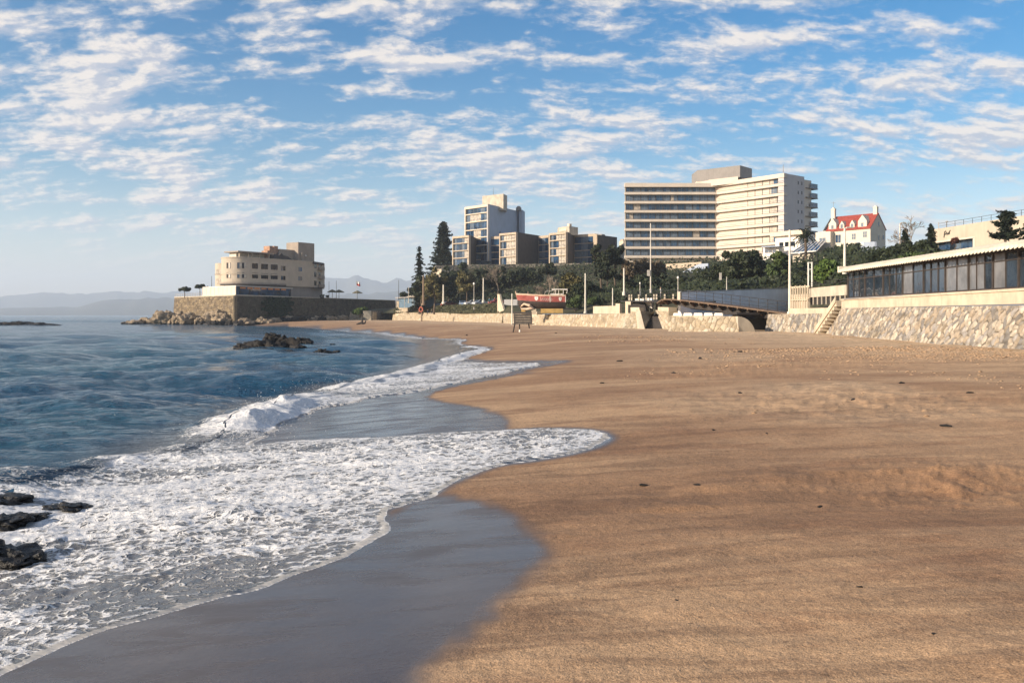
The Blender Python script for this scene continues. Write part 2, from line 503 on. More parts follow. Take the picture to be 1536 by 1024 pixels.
# ------------------------------------------------------------------ sea
_ys = np.unique(np.concatenate([np.linspace(-2.5, 2.6, 8), 2.85 * F / np.arange(1080, 240, -1.6), 2.85 * F / np.arange(240, 90, -0.8), 3.0 * F / np.arange(90, 8, -0.7), 3.0 * F / np.arange(8, 0.3, -0.35), [16000, 24000]]))
_us = np.concatenate([np.linspace(-2.2, -0.68, 40), np.arange(-0.675, 0.16, 0.0021), np.linspace(0.165, 1.0, 40)])
_yc = np.where(_ys > 2.5, _ys, 2.5)
sx, sy, sf = polar(_us, _yc)
_u2, _y2 = np.meshgrid(_us, _ys); _l = _y2.ravel() < 2.5
sy = np.where(_l, _y2.ravel(), sy); sx = np.where(_l, _u2.ravel() * 2.5, sx)
nearm = sy < 480
sw2 = np.full(sx.shape, 50.0); fp = np.full(sx.shape, -50.0); cd = np.full(sx.shape, 99.0); cp = np.zeros(sx.shape); cs = np.ones(sx.shape)
sw2[nearm] = sdist(sx[nearm], sy[nearm], SWASH)
fp[nearm] = sdist(sx[nearm], sy[nearm], FOAMP)
cd[nearm], cp[nearm], cs[nearm] = seg_dist(sx[nearm], sy[nearm], CREST, False)
edgejit = 0.07 * fbm(sx * 2.6, sy * 2.6, 3, 71) + 0.16 * fbm(sx * .45, sy * .45, 2, 72)
sw2 = sw2 + edgejit * np.clip(sy / 12, .5, 3) * (sw2 < 40)
dsh = shore(sx, sy); zb = zbase(sx, sy)
# open-water chop: directional sinusoids, long ones carried farther than short ones
rowgap = np.gradient(_yc)[:, None].repeat(len(_us), 1).ravel()
wv = np.zeros(sx.shape)
r2 = random.Random(5)
for i in range(34):
    lam = 0.9 * 1.105 ** i
    th = R(-100 + r2.gauss(0, 26)); kx, ky = math.cos(th) * 2 * math.pi / lam, math.sin(th) * 2 * math.pi / lam
    a = 0.0085 * lam ** 0.80 * (0.6 + 0.8 * r2.random())
    ph = kx * sx + ky * sy + r2.random() * 6.28 + 1.3 * vnoise(sx / lam / 3.0, sy / lam / 3.0, 200 + i)
    wv += a * (np.sin(ph) + 0.25 * np.sin(2 * ph + 1.6)) * np.clip(lam / (3.0 * rowgap) - 0.3, 0, 1)
calm = sstep(0.5, 9, sw2) * (0.25 + 0.75 * sstep(-3, 3, -fp))
chop = 0.03 * fbm(sx * 1.1, sy * 1.6, 3, 77) * (rowgap < .5) + 0.028 * np.abs(fbm(sx * .7, sy * 1.3, 3, 78))
# breaking crest
hh = np.interp(cp, np.arange(len(CREST_H)), CREST_H) * (0.75 + 0.75 * fbm(cp * .28, cp * 0 + 3.3, 2, 79))
sea_side = cs > 0
q = np.where(sea_side, cd, -cd)
turb = fbm(sx * 1.5, sy * 1.0, 3, 80, .55)
prof = np.where(q > 0, np.exp(-(q / 1.5) ** 2), np.exp(-(q / 1.05) ** 2) * 0.85 + 0.22 * np.exp(-(q / 2.4) ** 2))
crest = hh * prof * (1 + 0.45 * turb * np.where(q < 0.4, 1, 0.15) + 0.12 * fbm(sx * 3.2, sy * 1.6, 2, 82) * (q < 0.4)) * (cd < 8)
_cg = crest.reshape(len(_ys), len(_us))
for _ in range(4):
    _cg = (np.roll(_cg, 1, 0) + 2 * _cg + np.roll(_cg, -1, 0)) / 4
    _cg = (np.roll(_cg, 2, 1) + np.roll(_cg, 1, 1) + 2 * _cg + np.roll(_cg, -1, 1) + np.roll(_cg, -2, 1)) / 6
crest = _cg.ravel() * (1 + .28 * fbm(sx * 2.6, sy * 1.3, 3, 82))
# wash: low bores and lumpy foam
fpn = fp + np.where(sw2 > 1.5, 1.3 * fbm(sx * .5, sy * .5, 3, 97), 0)
g = sstep(-0.05, 0.9, np.where(sw2 < 1.2, np.maximum(fpn, sw2 * 9), fpn))
g = g * (fp > -1.5)
bore = np.maximum(0, fbm(sx * 0.35 + .3 * sy, sy * 0.9, 3, 84)) ** 1.2 * 0.16
lump = 0.045 * fbm(sx * 2.1, sy * 2.8, 4, 85, .6) + 0.022 * fbm(sx * 7, sy * 8.5, 3, 86) * np.clip(1.6 - rowgap * 9, 0, 1)
wash = g * (bore * sstep(0.2, 2.6, sw2) + lump * sstep(0.1, 1.2, sw2) * (sy < 60)) * np.clip(1.2 - sy / 90, .25, 1)
lip = 0.012 * np.exp(-((sw2 - 0.10) / 0.085) ** 2) * (1 + 0.5 * fbm(sx * 5, sy * 5, 2, 88)) * np.clip(sy / 14, .8, 2.2)
film = np.clip(sw2 * 0.14, -0.35, 0.035)
level = 0.02 + wv * calm + chop * calm
deep = sstep(0.0, 0.35, level - zb)
sz = np.maximum(level, zb + film + 0.012) * deep + (zb + film) * (1 - deep)
sz = np.where(sw2 < 0, zb + film - 0.03 * (sw2 < -.4), sz + crest * sstep(0, .8, sw2) + wash + lip * (sw2 > 0))
sz = np.where(sw2 < -1.5, np.minimum(zb - 0.5, -0.4), sz)
jit = np.clip(crest, 0, .5) * .4
sx2 = sx + jit * fbm(sx * 2.4, sy * 2.4, 3, 181); sy2 = sy + jit * 1.6 * fbm(sx * 2.2, sy * 2.2, 3, 182)
depth = np.clip(np.maximum(sz, 0) - zb, 0, 6)
keep = (sw2 > -1.2)
kf = keep[sf].any(1)
sf2 = sf[kf]; used = np.zeros(len(sx), bool); used[sf2.ravel()] = True
mp = np.cumsum(used) - 1
sme = np_mesh('sea', np.stack([sx2, sy2, sz], -1)[used], mp[sf2], (), None, True)
# how much foam lies where
foam = 0.0 * sx
ratio = sstep(0, 2.5, fp)
foam = np.maximum(foam, g * (0.745 + 0.42 * fbm(sx * .30, sy * .75, 4, 90)))
foam = np.maximum(foam, 1.55 * np.exp(-(np.maximum(0, -q + 0.0) / 1.4) ** 2) * sstep(1.7, 0.2, q + .35 * fbm(sx * 1.2, sy * 1.2, 3, 99)) * sstep(0.02, 0.25, hh) * (cd < 6))
foam = np.maximum(foam, 1.3 * np.exp(-((q - 0.2) / 0.5) ** 2) * sstep(0.12, 0.4, hh) * (cd < 4))
foam = np.maximum(foam, (1.22 + .34 * fbm(sx * 1.7, sy * 1.7, 3, 95)) * np.exp(-((sw2 - 0.02) / (0.080 + .045 * fbm(sx * .9, sy * .9, 2, 96)) / np.clip(sy / 11, .75, 3)) ** 2) * (sw2 > -.1) * np.clip(1.25 - sy / 160, .4, 1))
tip = sstep(-1.0, 2.5, sx) * (sy < 30)
foam = foam * (1 - 0.20 * tip * sstep(0.2, .7, sw2))
foam = np.maximum(foam, 0.42 * sstep(12, 0, -fp) * (fp < 0) * sstep(.1, .5, fbm(sx * .25, sy * .6, 3, 93)) * (sy < 60))
foam = np.maximum(foam, 0.75 * sstep(2.6, 0.2, sw2) * sstep(60, 90, sy) * (sw2 < 3))
attr(sme, 'foam', foam[used]); attr(sme, 'depth', depth[used]); attr(sme, 'edge', sw2[used]); attr(sme, 'wash', g[used])
mw, t = newmat('sea water')
pos = t.n('ShaderNodeNewGeometry').outputs['Position']
af, adp, ae, ag = t.at('foam'), t.at('depth'), t.at('edge'), t.at('wash')
deepc = t.mix(t.mr(t.noise(t.scale(pos, (0.05, 0.05, 0)), 1, 3), .35, .65), (0.006, 0.046, 0.100), (0.012, 0.075, 0.120))
shal = t.mix(t.mr(t.noise(pos, 1.2, 3), .35, .65), (0.115, 0.118, 0.125), (0.17, 0.17, 0.175))
wc = t.mix(t.mr(adp, 0.03, 0.36), shal, deepc)
# foam: streaked sheets, torn into lace by cells
wob = t.noise(pos, 1.1, 3, .6, 0.0, 1)
p2 = t.vm('ADD', t.scale(pos, (1.0, 1.25, 1.6)), t.scale(wob, (0.55, 0.55, 0.4)))
v = t.n('ShaderNodeTexVoronoi', feature='DISTANCE_TO_EDGE'); t.set(v, 'Vector', p2); v.inputs['Scale'].default_value = 3.4
v2 = t.n('ShaderNodeTexVoronoi', feature='DISTANCE_TO_EDGE'); t.set(v2, 'Vector', p2); v2.inputs['Scale'].default_value = 8.5
lace = t.math('ADD', t.math('MULTIPLY', t.mr(v.outputs[0], 0.0, 0.28, 1, 0), 0.55), t.math('MULTIPLY', t.mr(v2.outputs[0], 0.0, 0.22, 1, 0), 0.45))
sheet = t.noise(t.scale(pos, (0.50, 1.8, 2.2)), 1.7, 6, 0.68, 1.2)
fine = t.noise(p2, 9.0, 5, 0.7, 0.6)
fv = t.math('ADD', t.math('MULTIPLY', lace, 0.52), t.math('ADD', t.math('MULTIPLY', sheet, 0.85), t.math('MULTIPLY', fine, 0.40)))
thr = t.math('SUBTRACT', 1.50, t.math('MULTIPLY', af, 1.05))
ff = t.mr(t.math('SUBTRACT', fv, thr), -0.08, 0.16)
ff = t.math('MULTIPLY', ff, t.mr(af, 0.02, 0.12))
foamc = t.mix(t.mr(fine, .35, .65), (0.50, 0.53, 0.57), (0.80, 0.79, 0.775))
c = t.mix(ff, wc, foamc)
cd_ = t.n('ShaderNodeCameraData')
w1 = t.noise(t.scale(pos, (0.8, 1.5, 0)), 3.2, 5, 0.68, 0.4)
w2 = t.noise(t.scale(pos, (0.55, 1.0, 0)), 0.95, 5, 0.65, 0.4)
w3 = t.noise(t.scale(pos, (0.10, 0.22, 0)), 1.0, 5, 0.65, 0.3)
hb = t.math('ADD', t.math('MULTIPLY', w1, 0.17), t.math('ADD', t.math('MULTIPLY', w2, 0.48), t.math('MULTIPLY', w3, 0.8)))
hb = t.math('MULTIPLY', hb, t.math('SUBTRACT', 1.0, t.math('MULTIPLY', ag, 0.80)))
hf = t.math('ADD', t.math('MULTIPLY', ff, 0.045), t.math('MULTIPLY', t.math('MULTIPLY', fine, ff), 0.05))
nb = t.bump(t.math('ADD', hb, hf), 1.0, 1.0)
t.out(c, t.mix(ff, (0.10, 0.10, 0.10), (0.75, 0.75, 0.75)), nb, 0.5, IOR=1.33)
sme.materials.append(mw)
sea = link('sea', sme); tag(sea, kind='structure')

# ------------------------------------------------------------------ distant mountains across the bay
rl = [(-900, 447), (-500, 444), (-200, 446), (-60, 443), (0, 444), (60, 441), (120, 441), (180, 438), (230, 438), (262, 437), (330, 434), (420, 430), (487, 419), (510, 421), (530, 418), (545, 421), (562, 420), (580, 422), (602, 418), (625, 420), (660, 424), (720, 428), (900, 432), (1200, 440), (1800, 448), (2400, 452)]
rl2 = [(-900, 462), (-200, 460), (0, 462), (60, 458), (110, 460), (150, 450), (200, 447), (235, 446), (270, 446), (330, 448), (480, 440), (540, 442), (575, 440), (620, 436), (700, 440), (900, 446), (2400, 460)]
mmt = leafm('far hillside', (0.06, 0.075, 0.05), (0.16, 0.14, 0.10))


def ridge(name, line, Y0, Y1, sd):
    us = np.arange(-1.25, 1.25, 0.0055); ys = np.linspace(Y0 - 1300, Y1, 46)
    x, y, f = polar(us, ys); u = x / y
    top = np.interp(u * F + CX, [a for a, b in line], [HY - b for a, b in line])
    H = top / F * Y0
    crossp = np.where(y < Y0, sstep(Y0 - 1300, Y0, y), 1 - 0.5 * sstep(Y0, Y1, y))
    gul = 1 - np.abs(fbm(x / 420, y / 420, 5, sd))
    z = H * crossp * (0.74 + 0.26 * gul * 1.25) + H * (0.10 * fbm(u * 90, y / 900, 3, sd + 3) + 0.08 * fbm(u * 22, y / 2500, 3, sd + 6)) * crossp - 2
    o = link(name, np_mesh(name, np.stack([x, y, z], -1), f, (mmt,), None, True)); tag(o, kind='structure')


ridge('mountains', rl, 7800, 9000, 300)
ridge('coastal_hills', rl2, 5200, 6400, 310)

# ------------------------------------------------------------------ hillside behind the sea walls
HK = {520: ([350, 358, 372, 390, 440, 700], [3.2, 3.4, 3.6, 3.6, 3.4, 3.0]),
      560: ([300, 308, 330, 360, 420, 700], [3.6, 4.5, 5.2, 5.3, 5.0, 4.0]), 600: ([285, 293, 310, 340, 400, 700], [3.6, 5.4, 5.5, 5.6, 6, 6]),
      640: ([262, 270, 285, 300, 340, 700], [3.5, 5.5, 5.5, 7, 13, 14]), 690: ([230, 238, 255, 275, 314, 700], [3.4, 5.5, 5.5, 9, 21.0, 22]),
      755: ([196, 204, 225, 255, 314, 700], [3.4, 5.5, 5.5, 9, 21.0, 22]), 800: ([157, 175, 195, 240, 314, 700], [3.2, 3.3, 5.5, 9, 21, 22]),
      935: ([121, 135, 150, 200, 275, 700], [3.1, 3.3, 5.2, 9, 19.5, 22]), 1000: ([114, 126, 140, 190, 270, 700], [3.1, 3.3, 5.4, 9, 19.5, 21]),
      1060: ([108, 119, 124, 185, 266, 700], [3.0, 3.0, 5.4, 9.5, 19.5, 21]), 1120: ([101, 120, 127, 180, 262, 700], [2.4, 2.6, 6.2, 10, 19.5, 21]), 1180: ([97.5, 127.5, 134, 170, 250, 700], [3.3, 3.4, 7.2, 11, 19, 21]),
      1250: ([83.5, 95, 115, 160, 200, 700], [3.6, 4.2, 7, 13, 17.2, 20]), 1275: ([79, 90, 108, 150, 195, 700], [4.3, 4.35, 7.5, 13.5, 17.2, 20]),
      1400: ([58.5, 70, 95, 130, 180, 700], [4.3, 4.35, 9, 12.5, 16.5, 20]), 1536: ([46.5, 58, 85, 115, 170, 700], [4.3, 4.35, 9, 12.5, 16, 20]),
      2100: ([28, 40, 70, 100, 160, 700], [4.3, 4.35, 9, 13, 16, 20])}
_kp = np.array(sorted(HK)); _ky = np.array([HK[k][0] for k in _kp]); _kz = np.array([HK[k][1] for k in _kp])


def hillz(px, Y):
    ys = [np.interp(px, _kp, _ky[:, i]) for i in range(6)]; zs = [np.interp(px, _kp, _kz[:, i]) for i in range(6)]
    return float(np.interp(Y, ys, zs))


def hz(x, y): return hillz(CX + x / y * F, y)


pxs = np.arange(516, 2000, 6.0); tt = np.unique(np.concatenate([np.linspace(0, 1, 9), np.linspace(1, 4, 37), np.linspace(4, 5, 9)]))
gv = []
for p in pxs:
    ys = np.array([np.interp(p, _kp, _ky[:, i]) for i in range(6)]); zs = np.array([np.interp(p, _kp, _kz[:, i]) for i in range(6)])
    Y = np.interp(tt, range(6), ys); zz = np.interp(tt, range(6), zs)
    gv.append(np.stack([(p - CX) / F * Y, Y, zz], -1))
gv = np.array(gv); nc, nr = gv.shape[:2]
rough_ = 0.35 * fbm(gv[..., 0] * .2, gv[..., 1] * .2, 3, 51) * ((tt > 2.1)[None, :])
gv[..., 2] += rough_
idx = np.arange(nc * nr).reshape(nc, nr)
hf_ = np.stack([idx[:-1, :-1], idx[1:, :-1], idx[1:, 1:], idx[:-1, 1:]], -1).reshape(-1, 4)
hm, t = newmat('hillside soil')
pos = t.n('ShaderNodeNewGeometry').outputs['Position']
n1 = t.noise(pos, 0.4, 5, .65)
t.out(t.mix(t.mr(n1, .35, .65), (0.030, 0.036, 0.018), (0.085, 0.075, 0.045)), 0.95, t.bump(t.noise(pos, 3, 4), .6, .1), .2)
hill = link('hillside', np_mesh('hillside', gv.reshape(-1, 3), hf_, (hm,), None, True)); tag(hill, kind='structure')

# ------------------------------------------------------------------ sun, sky, air, camera
SUN_EL, SUN_AZ = R(17.0), None
sv = Vector((-0.891 * math.cos(SUN_EL), -0.454 * math.cos(SUN_EL), math.sin(SUN_EL))).normalized()
sl = bpy.data.lights.new('sun', 'SUN'); sl.energy = 5.0; sl.angle = R(0.53); sl.color = (1.0, 0.84, 0.66)
so = bpy.data.objects.new('sun', sl); COL.objects.link(so); so.rotation_euler = (-sv).to_track_quat('-Z', 'Y').to_euler(); so.location = sv * 50
W = bpy.data.worlds.new("World"); SC.world = W; W.use_nodes = True
t = NT(W)
sky = t.n('ShaderNodeTexSky', sky_type='NISHITA'); sky.sun_disc = False; sky.sun_elevation = SUN_EL
sky.sun_rotation = math.atan2(sv.x, sv.y); sky.air_density = 1.0; sky.dust_density = 0.6; sky.ozone_density = 2.2
d = t.n('ShaderNodeTexCoord').outputs['Generated']
sep = t.n('ShaderNodeSeparateXYZ'); t.set(sep, 0, d)
zz = t.math('MAXIMUM', sep.outputs[2], 0.0)
den = t.math('ADD', zz, 0.36)
uv = t.n('ShaderNodeCombineXYZ'); t.set(uv, 0, t.math('DIVIDE', sep.outputs[0], den)); t.set(uv, 1, t.math('DIVIDE', sep.outputs[1], den))


def clouds(off):
    p = t.vm('ADD', uv.outputs[0], off)
    w = t.noise(t.scale(p, (1, 1, 0)), 5.0, 3, .55, 0, 1)
    p = t.vm('ADD', p, t.scale(w, (0.050, 0.045, 0)))
    patch = t.noise(t.scale(p, (1.0, 1.5, 0)), 2.3, 2, .5)
    rowsn = t.noise(t.scale(p, (0.32, 1.0, 0)), 15.0, 3, .5)
    puff = t.noise(t.scale(p, (0.72, 1.10, 0)), 13.0, 7, .60, .15)
    small = t.noise(t.scale(p, (1, 1.3, 0)), 44, 5, .62)
    s = t.math('ADD', t.math('ADD', t.math('MULTIPLY', rowsn, 0.52), t.math('MULTIPLY', patch, .50)), t.math('ADD', t.math('MULTIPLY', puff, 0.80), t.math('MULTIPLY', small, 0.20)))
    return s


off0 = (3.1, 0.0, 0)
c0 = clouds(off0); c1 = clouds((3.1 - 0.010, 0.0 - 0.014, 0))
cov = t.mr(c0, 0.925, 1.16)
shade = t.mr(t.math('SUBTRACT', c0, c1), -0.06, 0.08)
ccol = t.mix(shade, (3.9, 4.05, 4.6), (7.0, 6.3, 5.6))
fade = t.mr(zz, 0.02, 0.12)
cov = t.math('MULTIPLY', cov, t.math('ADD', 0.0, t.math('MULTIPLY', fade, 0.88)))
hs = t.n('ShaderNodeHueSaturation'); t.set(hs, 'Saturation', t.mr(zz, 0.0, 0.22, 0.85, 1.55)); t.set(hs, 'Value', t.mr(zz, 0.0, 0.20, 1.28, 1.0)); t.set(hs, 'Color', sky.outputs[0])
hzn = t.mix(t.mr(zz, 0.0, 0.16, 1, 0), hs.outputs[0], t.mix(1.0, hs.outputs[0], (1.10, 0.97, 1.02), 'MULTIPLY'))
skyc = t.mix(cov, hzn, ccol)
bg = t.n('ShaderNodeBackground'); t.set(bg, 0, skyc); bg.inputs['Strength'].default_value = 0.090
wo = t.n('ShaderNodeOutputWorld'); t.t.links.new(bg.outputs[0], wo.inputs[0])

HB = MB(); HB.box(-11000, 11000, -9600, 300, -4.6, 430)
hzm = bpy.data.materials.new('sea haze'); hzm.use_nodes = True
t = NT(hzm); pv = t.n('ShaderNodeVolumePrincipled'); pv.inputs['Color'].default_value = (0.72, 0.84, 1.0, 1); pv.inputs['Density'].default_value = 1.6e-4; pv.inputs['Anisotropy'].default_value = 0.1
mo = t.n('ShaderNodeOutputMaterial'); t.t.links.new(pv.outputs[0], mo.inputs[1])
haze = HB.build('haze', hzm); tag(haze, kind='stuff')

cd = bpy.data.cameras.new('camera'); cd.sensor_width = 36; cd.lens = 36 * F / 1536; cd.shift_y = -(512 - HY) / 1536.0
cd.clip_start = 0.1; cd.clip_end = 60000
co = bpy.data.objects.new('camera', cd); COL.objects.link(co); co.location = (0, 0, EYE); co.rotation_euler = (R(90), 0, 0)
SC.camera = co
SC.view_settings.view_transform = 'Standard'; SC.view_settings.look = 'None'; SC.view_settings.exposure = 0.74; SC.view_settings.gamma = 1.0
SC.cycles.max_bounces = 6; SC.cycles.diffuse_bounces = 3; SC.cycles.glossy_bounces = 3; SC.cycles.volume_bounces = 1; SC.cycles.transmission_bounces = 2
SC.cycles.use_denoising = True; SC.cycles.sample_clamp_indirect = 4.0; SC.cycles.sample_clamp_direct = 12.0
# ------------------------------------------------------------------ stone walls
def stonem(name, cols, mortar, rough=0.85):
    m, t = newmat(name)
    pos = t.n('ShaderNodeNewGeometry').outputs['Position']
    i, e = t.at('stone'), t.at('edge')
    cr = t.n('ShaderNodeValToRGB'); t.set(cr, 0, i); els = cr.color_ramp.elements
    cr.color_ramp.interpolation = 'CONSTANT'
    els[0].position = 0; els[0].color = (*cols[0], 1); els[1].position = 1 / len(cols); els[1].color = (*cols[1], 1)
    for k in range(2, len(cols)):
        q = els.new(k / len(cols)); q.color = (*cols[k], 1)
    n1 = t.noise(pos, 2.2, 5, .65)
    n2 = t.noise(t.scale(pos, (.35, .35, .9)), 1.0, 4, .6)
    c = t.mix(t.mr(n1, .35, .7, 0, .55), cr.outputs[0], mortar)
    c = t.mix(t.mr(n2, .52, .72, 0, .45), c, tuple(k * .55 for k in mortar))
    c = t.mix(t.mr(e, 0.02, 0.12), mortar, c)
    t.out(c, rough, t.bump(t.noise(pos, 9, 5, .65), .5, .04), .25)
    return m


M_ST_WARM = stonem('pale beach stone', [(.40, .34, .27), (.27, .245, .215), (.46, .40, .32), (.20, .19, .18), (.35, .29, .22), (.33, .31, .29), (.50, .45, .37)], (.09, .075, .055))
M_ST_CREAM = stonem('cream rubble stone', [(.42, .35, .25), (.35, .29, .20), (.46, .39, .29), (.31, .26, .19), (.48, .43, .34)], (.24, .19, .13))
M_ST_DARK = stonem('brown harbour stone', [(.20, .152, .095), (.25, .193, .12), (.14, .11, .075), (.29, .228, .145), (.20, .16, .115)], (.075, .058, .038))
M_ST_SHADE = stonem('shade darkened harbour stone', [(.095, .080, .055), (.12, .10, .068), (.070, .062, .045), (.14, .12, .085), (.10, .09, .06)], (.035, .030, .020))  # darkened harbour stone: the shade of the quay's landward side is in its colour
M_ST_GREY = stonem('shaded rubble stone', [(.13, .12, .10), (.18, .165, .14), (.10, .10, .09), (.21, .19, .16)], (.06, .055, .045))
M_CAP = pm('cream render', (.50, .425, .32), .85, .14, .8, .35, .2)
M_CONC = pm('weathered concrete', (.45, .40, .32), .85, .15, .7, .5, .2)
M_CONCG = pm('grey concrete', (.33, .33, .33), .85, .12, .6, .35, .15)
M_WHITE = pm('white painted render', (.74, .70, .64), .75, .07, .5, .22, .1)
M_DARKM = pm('dark metal', (.035, .033, .032), .5, .2, 2, 0, .05, .01, .3)
M_WOODD = pm('dark weathered timber', (.034, .029, .027), .8, .3, 3, .3, .3)
M_STEEL = pm('galvanised post', (.46, .43, .38), .5, .12, 2, .2, .05, .01, .2)
M_POLEW = pm('pale painted post', (.62, .58, .50), .6, .1, 2, .2, .05)
M_POLEB = pm('brown wooden post', (.20, .145, .10), .8, .2, 2, .3, .2)


def stone_wall(name, label, base, top, mat, cell=0.55, stretch=1.7, ang=48, ru=0.08, rv=0.07, depth=0.07, seed=1, back=1.2, cap=None, capmat=None, group=None, cat='stone wall', fade=0):
    base = [Vector(p) for p in base]; top = [Vector(p) for p in top]
    L = [0]
    for a, b in zip(base, base[1:]): L.append(L[-1] + (b - a).length)
    nu = max(2, int(L[-1] / ru)); hh = max((t_ - b).length for b, t_ in zip(base, top)); nv = max(2, int(hh / rv))
    us = np.linspace(0, L[-1], nu); vs = np.linspace(0, 1, nv)
    B = np.stack([np.interp(us, L, [p[k] for p in base]) for k in range(3)], -1)
    T = np.stack([np.interp(us, L, [p[k] for p in top]) for k in range(3)], -1)
    Pg = B[None] * (1 - vs[:, None, None]) + T[None] * vs[:, None, None]
    tan = np.gradient(B, axis=0); tan[:, 2] = 0; tan /= np.linalg.norm(tan, axis=1, keepdims=True) + 1e-9
    nrm = np.stack([tan[:, 1], -tan[:, 0], np.full(nu, .25)], -1)
    U = np.repeat(us[None], nv, 0); Hh = Pg[..., 2]
    c, s = math.cos(R(ang)), math.sin(R(ang))
    wx = U + .25 * cell * fbm(U / cell * .8, Hh / cell * .8, 2, seed + 5); wy = Hh + .25 * cell * fbm(U / cell * .8 + 40, Hh / cell * .8, 2, seed + 6)
    a = (wx * c + wy * s) / (cell * stretch) ; b = (-wx * s + wy * c) / cell
    f1, f2, idd = voronoi(a, b, seed)
    edge = f2 - f1
    dz = depth * (np.power(np.clip(edge * 1.9, 0, 1), .55) - .5) + depth * .35 * fbm(U * 2.5, Hh * 2.5, 3, seed + 9) + depth * 0.6 * (idd - .5)
    dz *= np.clip(np.minimum(1, (1 - vs)[:, None] * 12), 0.15, 1)
    Pg = Pg + nrm[None] * dz[..., None]
    idx = np.arange(nu * nv).reshape(nv, nu)
    f = np.stack([idx[:-1, :-1], idx[:-1, 1:], idx[1:, 1:], idx[1:, :-1]], -1).reshape(-1, 4)
    V = Pg.reshape(-1, 3)
    n0 = len(V)
    inn = np.stack([-nrm[:, 0], -nrm[:, 1], np.zeros(nu)], -1)
    bt = T + inn * back; bb = bt.copy(); bb[:, 2] = B[:, 2]
    V = np.vstack([V, bt, bb]); it = n0 + np.arange(nu); ib = it + nu
    tp = idx[-1]; f2_ = np.vstack([np.stack([tp[:-1], tp[1:], it[1:], it[:-1]], -1), np.stack([it[:-1], it[1:], ib[1:], ib[:-1]], -1)])
    ends = []
    for k in (0, nu - 1):
        col = idx[:, k]
        for j in range(nv - 1):
            ends.append((col[j], col[j + 1], it[k], ib[k]) if j == nv - 2 else (col[j], col[j + 1], ib[k], ib[k]))
    ends = np.array([e for e in ends if len(set(e)) == 4] + [(col_[0], col_[-1], it[k], ib[k]) for k in (0, nu - 1) for col_ in (idx[:, k],)])
    f = np.vstack([f, f2_, ends])
    loc = tuple(base[0])
    me = np_mesh(name, V - np.array(loc), f, (mat,), None, False)
    ex = np.zeros(2 * nu)
    attr(me, 'stone', np.concatenate([idd.ravel(), ex + .3])); attr(me, 'edge', np.concatenate([edge.ravel(), ex + .3]))
    th = thing(name, label, cat, loc, group)
    link('stone_face', me, th)
    if cap:
        h, over, w = cap; m = MB()
        n = len(top)
        for i in range(n - 1):
            A, Bq = top[i], top[i + 1]
            m.fr(A, Bq)
            m.slab(0, m.L, over, -w, A.z + h, Bq.z + h, h + .02)
        m.build('coping', capmat or M_CAP, th)
    return th


def gp(px, Y, dz=-0.25):
    x, y = Q(px, Y); return (x, y, gz(x, y) + dz)


def tp(px, py, Y): return P(px, py, Y)


# right-hand wall under the glazed pavilion (battered, big leaning cobbles, cream cap wall on top)
bs = [(28.75, 78, .85), (26.25, 45, .95), (24.3, 26, .95)]
ts = [(29.6, 78, 3.60), (27.05, 45, 3.50), (25.0, 26, 3.45)]
wr = stone_wall('sea_wall', 'long battered wall of large leaning cobbles below the glazed pavilion', bs, ts, M_ST_WARM, .31, 1.75, 52, .042, .038, .12, 11, 1.6)
m = MB()
for a, b in zip(ts, ts[1:]):
    m.fr(a, b); m.slab(0, m.L, -.05, -.7, 4.28, 4.28, 4.28 - a[2] + .02); m.slab(0, m.L, .03, -.75, 4.42, 4.42, .139)
m.build('cap_wall', M_CAP, wr)
# lower wall left of it, to the culvert beside the bridge
A, B_, C_ = gp(1262, 79.5), gp(1205, 88), gp(1147, 96)
wl = stone_wall('sea_wall', 'low stone wall of narrow upright cobbles between bridge end and corner steps', [C_, B_, A], [tp(1152, 471, 96.3), tp(1207, 470.5, 88.6), tp(1258, 469, 80.3)], M_ST_WARM, .42, 1.9, 62, .07, .06, .08, 12, 1.5)
m = MB()
a, b, c_ = tp(1183, 462.5, 92.0), tp(1207, 462.3, 88.7), tp(1259, 461, 80.4)
for q, r_ in ((a, b), (b, c_)): m.fr(q, r_); m.slab(0, m.L, -.02, -.8, q[2], r_[2], .62)
m.build('cap_wall', M_CAP, wl)
# corner steps running down the face
m = MB(); st = thing('stair', 'narrow cream steps climbing the corner of the cobble wall beside the pavilion', 'stairs', gp(1236, 80.5))
A, B_ = Q(1228, 83.2), Q(1259, 79.3); m.fr(A, B_); n = 9
for k in range(n):
    z1 = 1.35 + (4.3 - 1.35) * (k + 1) / n; m.box(k * m.L / n, (k + 1) * m.L / n + .02, -.9, .30, z1 - .55, z1)
m.build('steps', M_CAP, st)
m = MB(); m.fr(A, B_); m.slab(-.1, m.L, .303, .42, 1.70, 4.62, .50); m.build('parapet', M_CAP, st)

# wall behind the bridge, between stairs and culvert
base = [gp(1002, 96.5), gp(1060, 93.5), gp(1108, 92)]
wb = stone_wall('sea_wall', 'stone wall of rounded cobbles under the footbridge with white blocks on top', base, [tp(1002.5, 473.5, 97), tp(1060, 473.8, 94), tp(1109, 474.5, 92.5)], M_ST_CREAM, .50, 1.3, 60, .08, .07, .10, 13, 1.4)
for k in range(5):
    m = MB(); pa = 1009 + k * 15.4
    m.fr(tp(pa, 470, 96.6 - k * .6), tp(pa + 13.5, 470, 96.2 - k * .6)); z0 = Z(473.6, 96.4 - k * .6)
    m.face([(0, z0), (m.L, z0), (m.L - .08, z0 + .32), (.08, z0 + .32)], -.1, -.7)
    o = m.build('block', M_WHITE, wb)
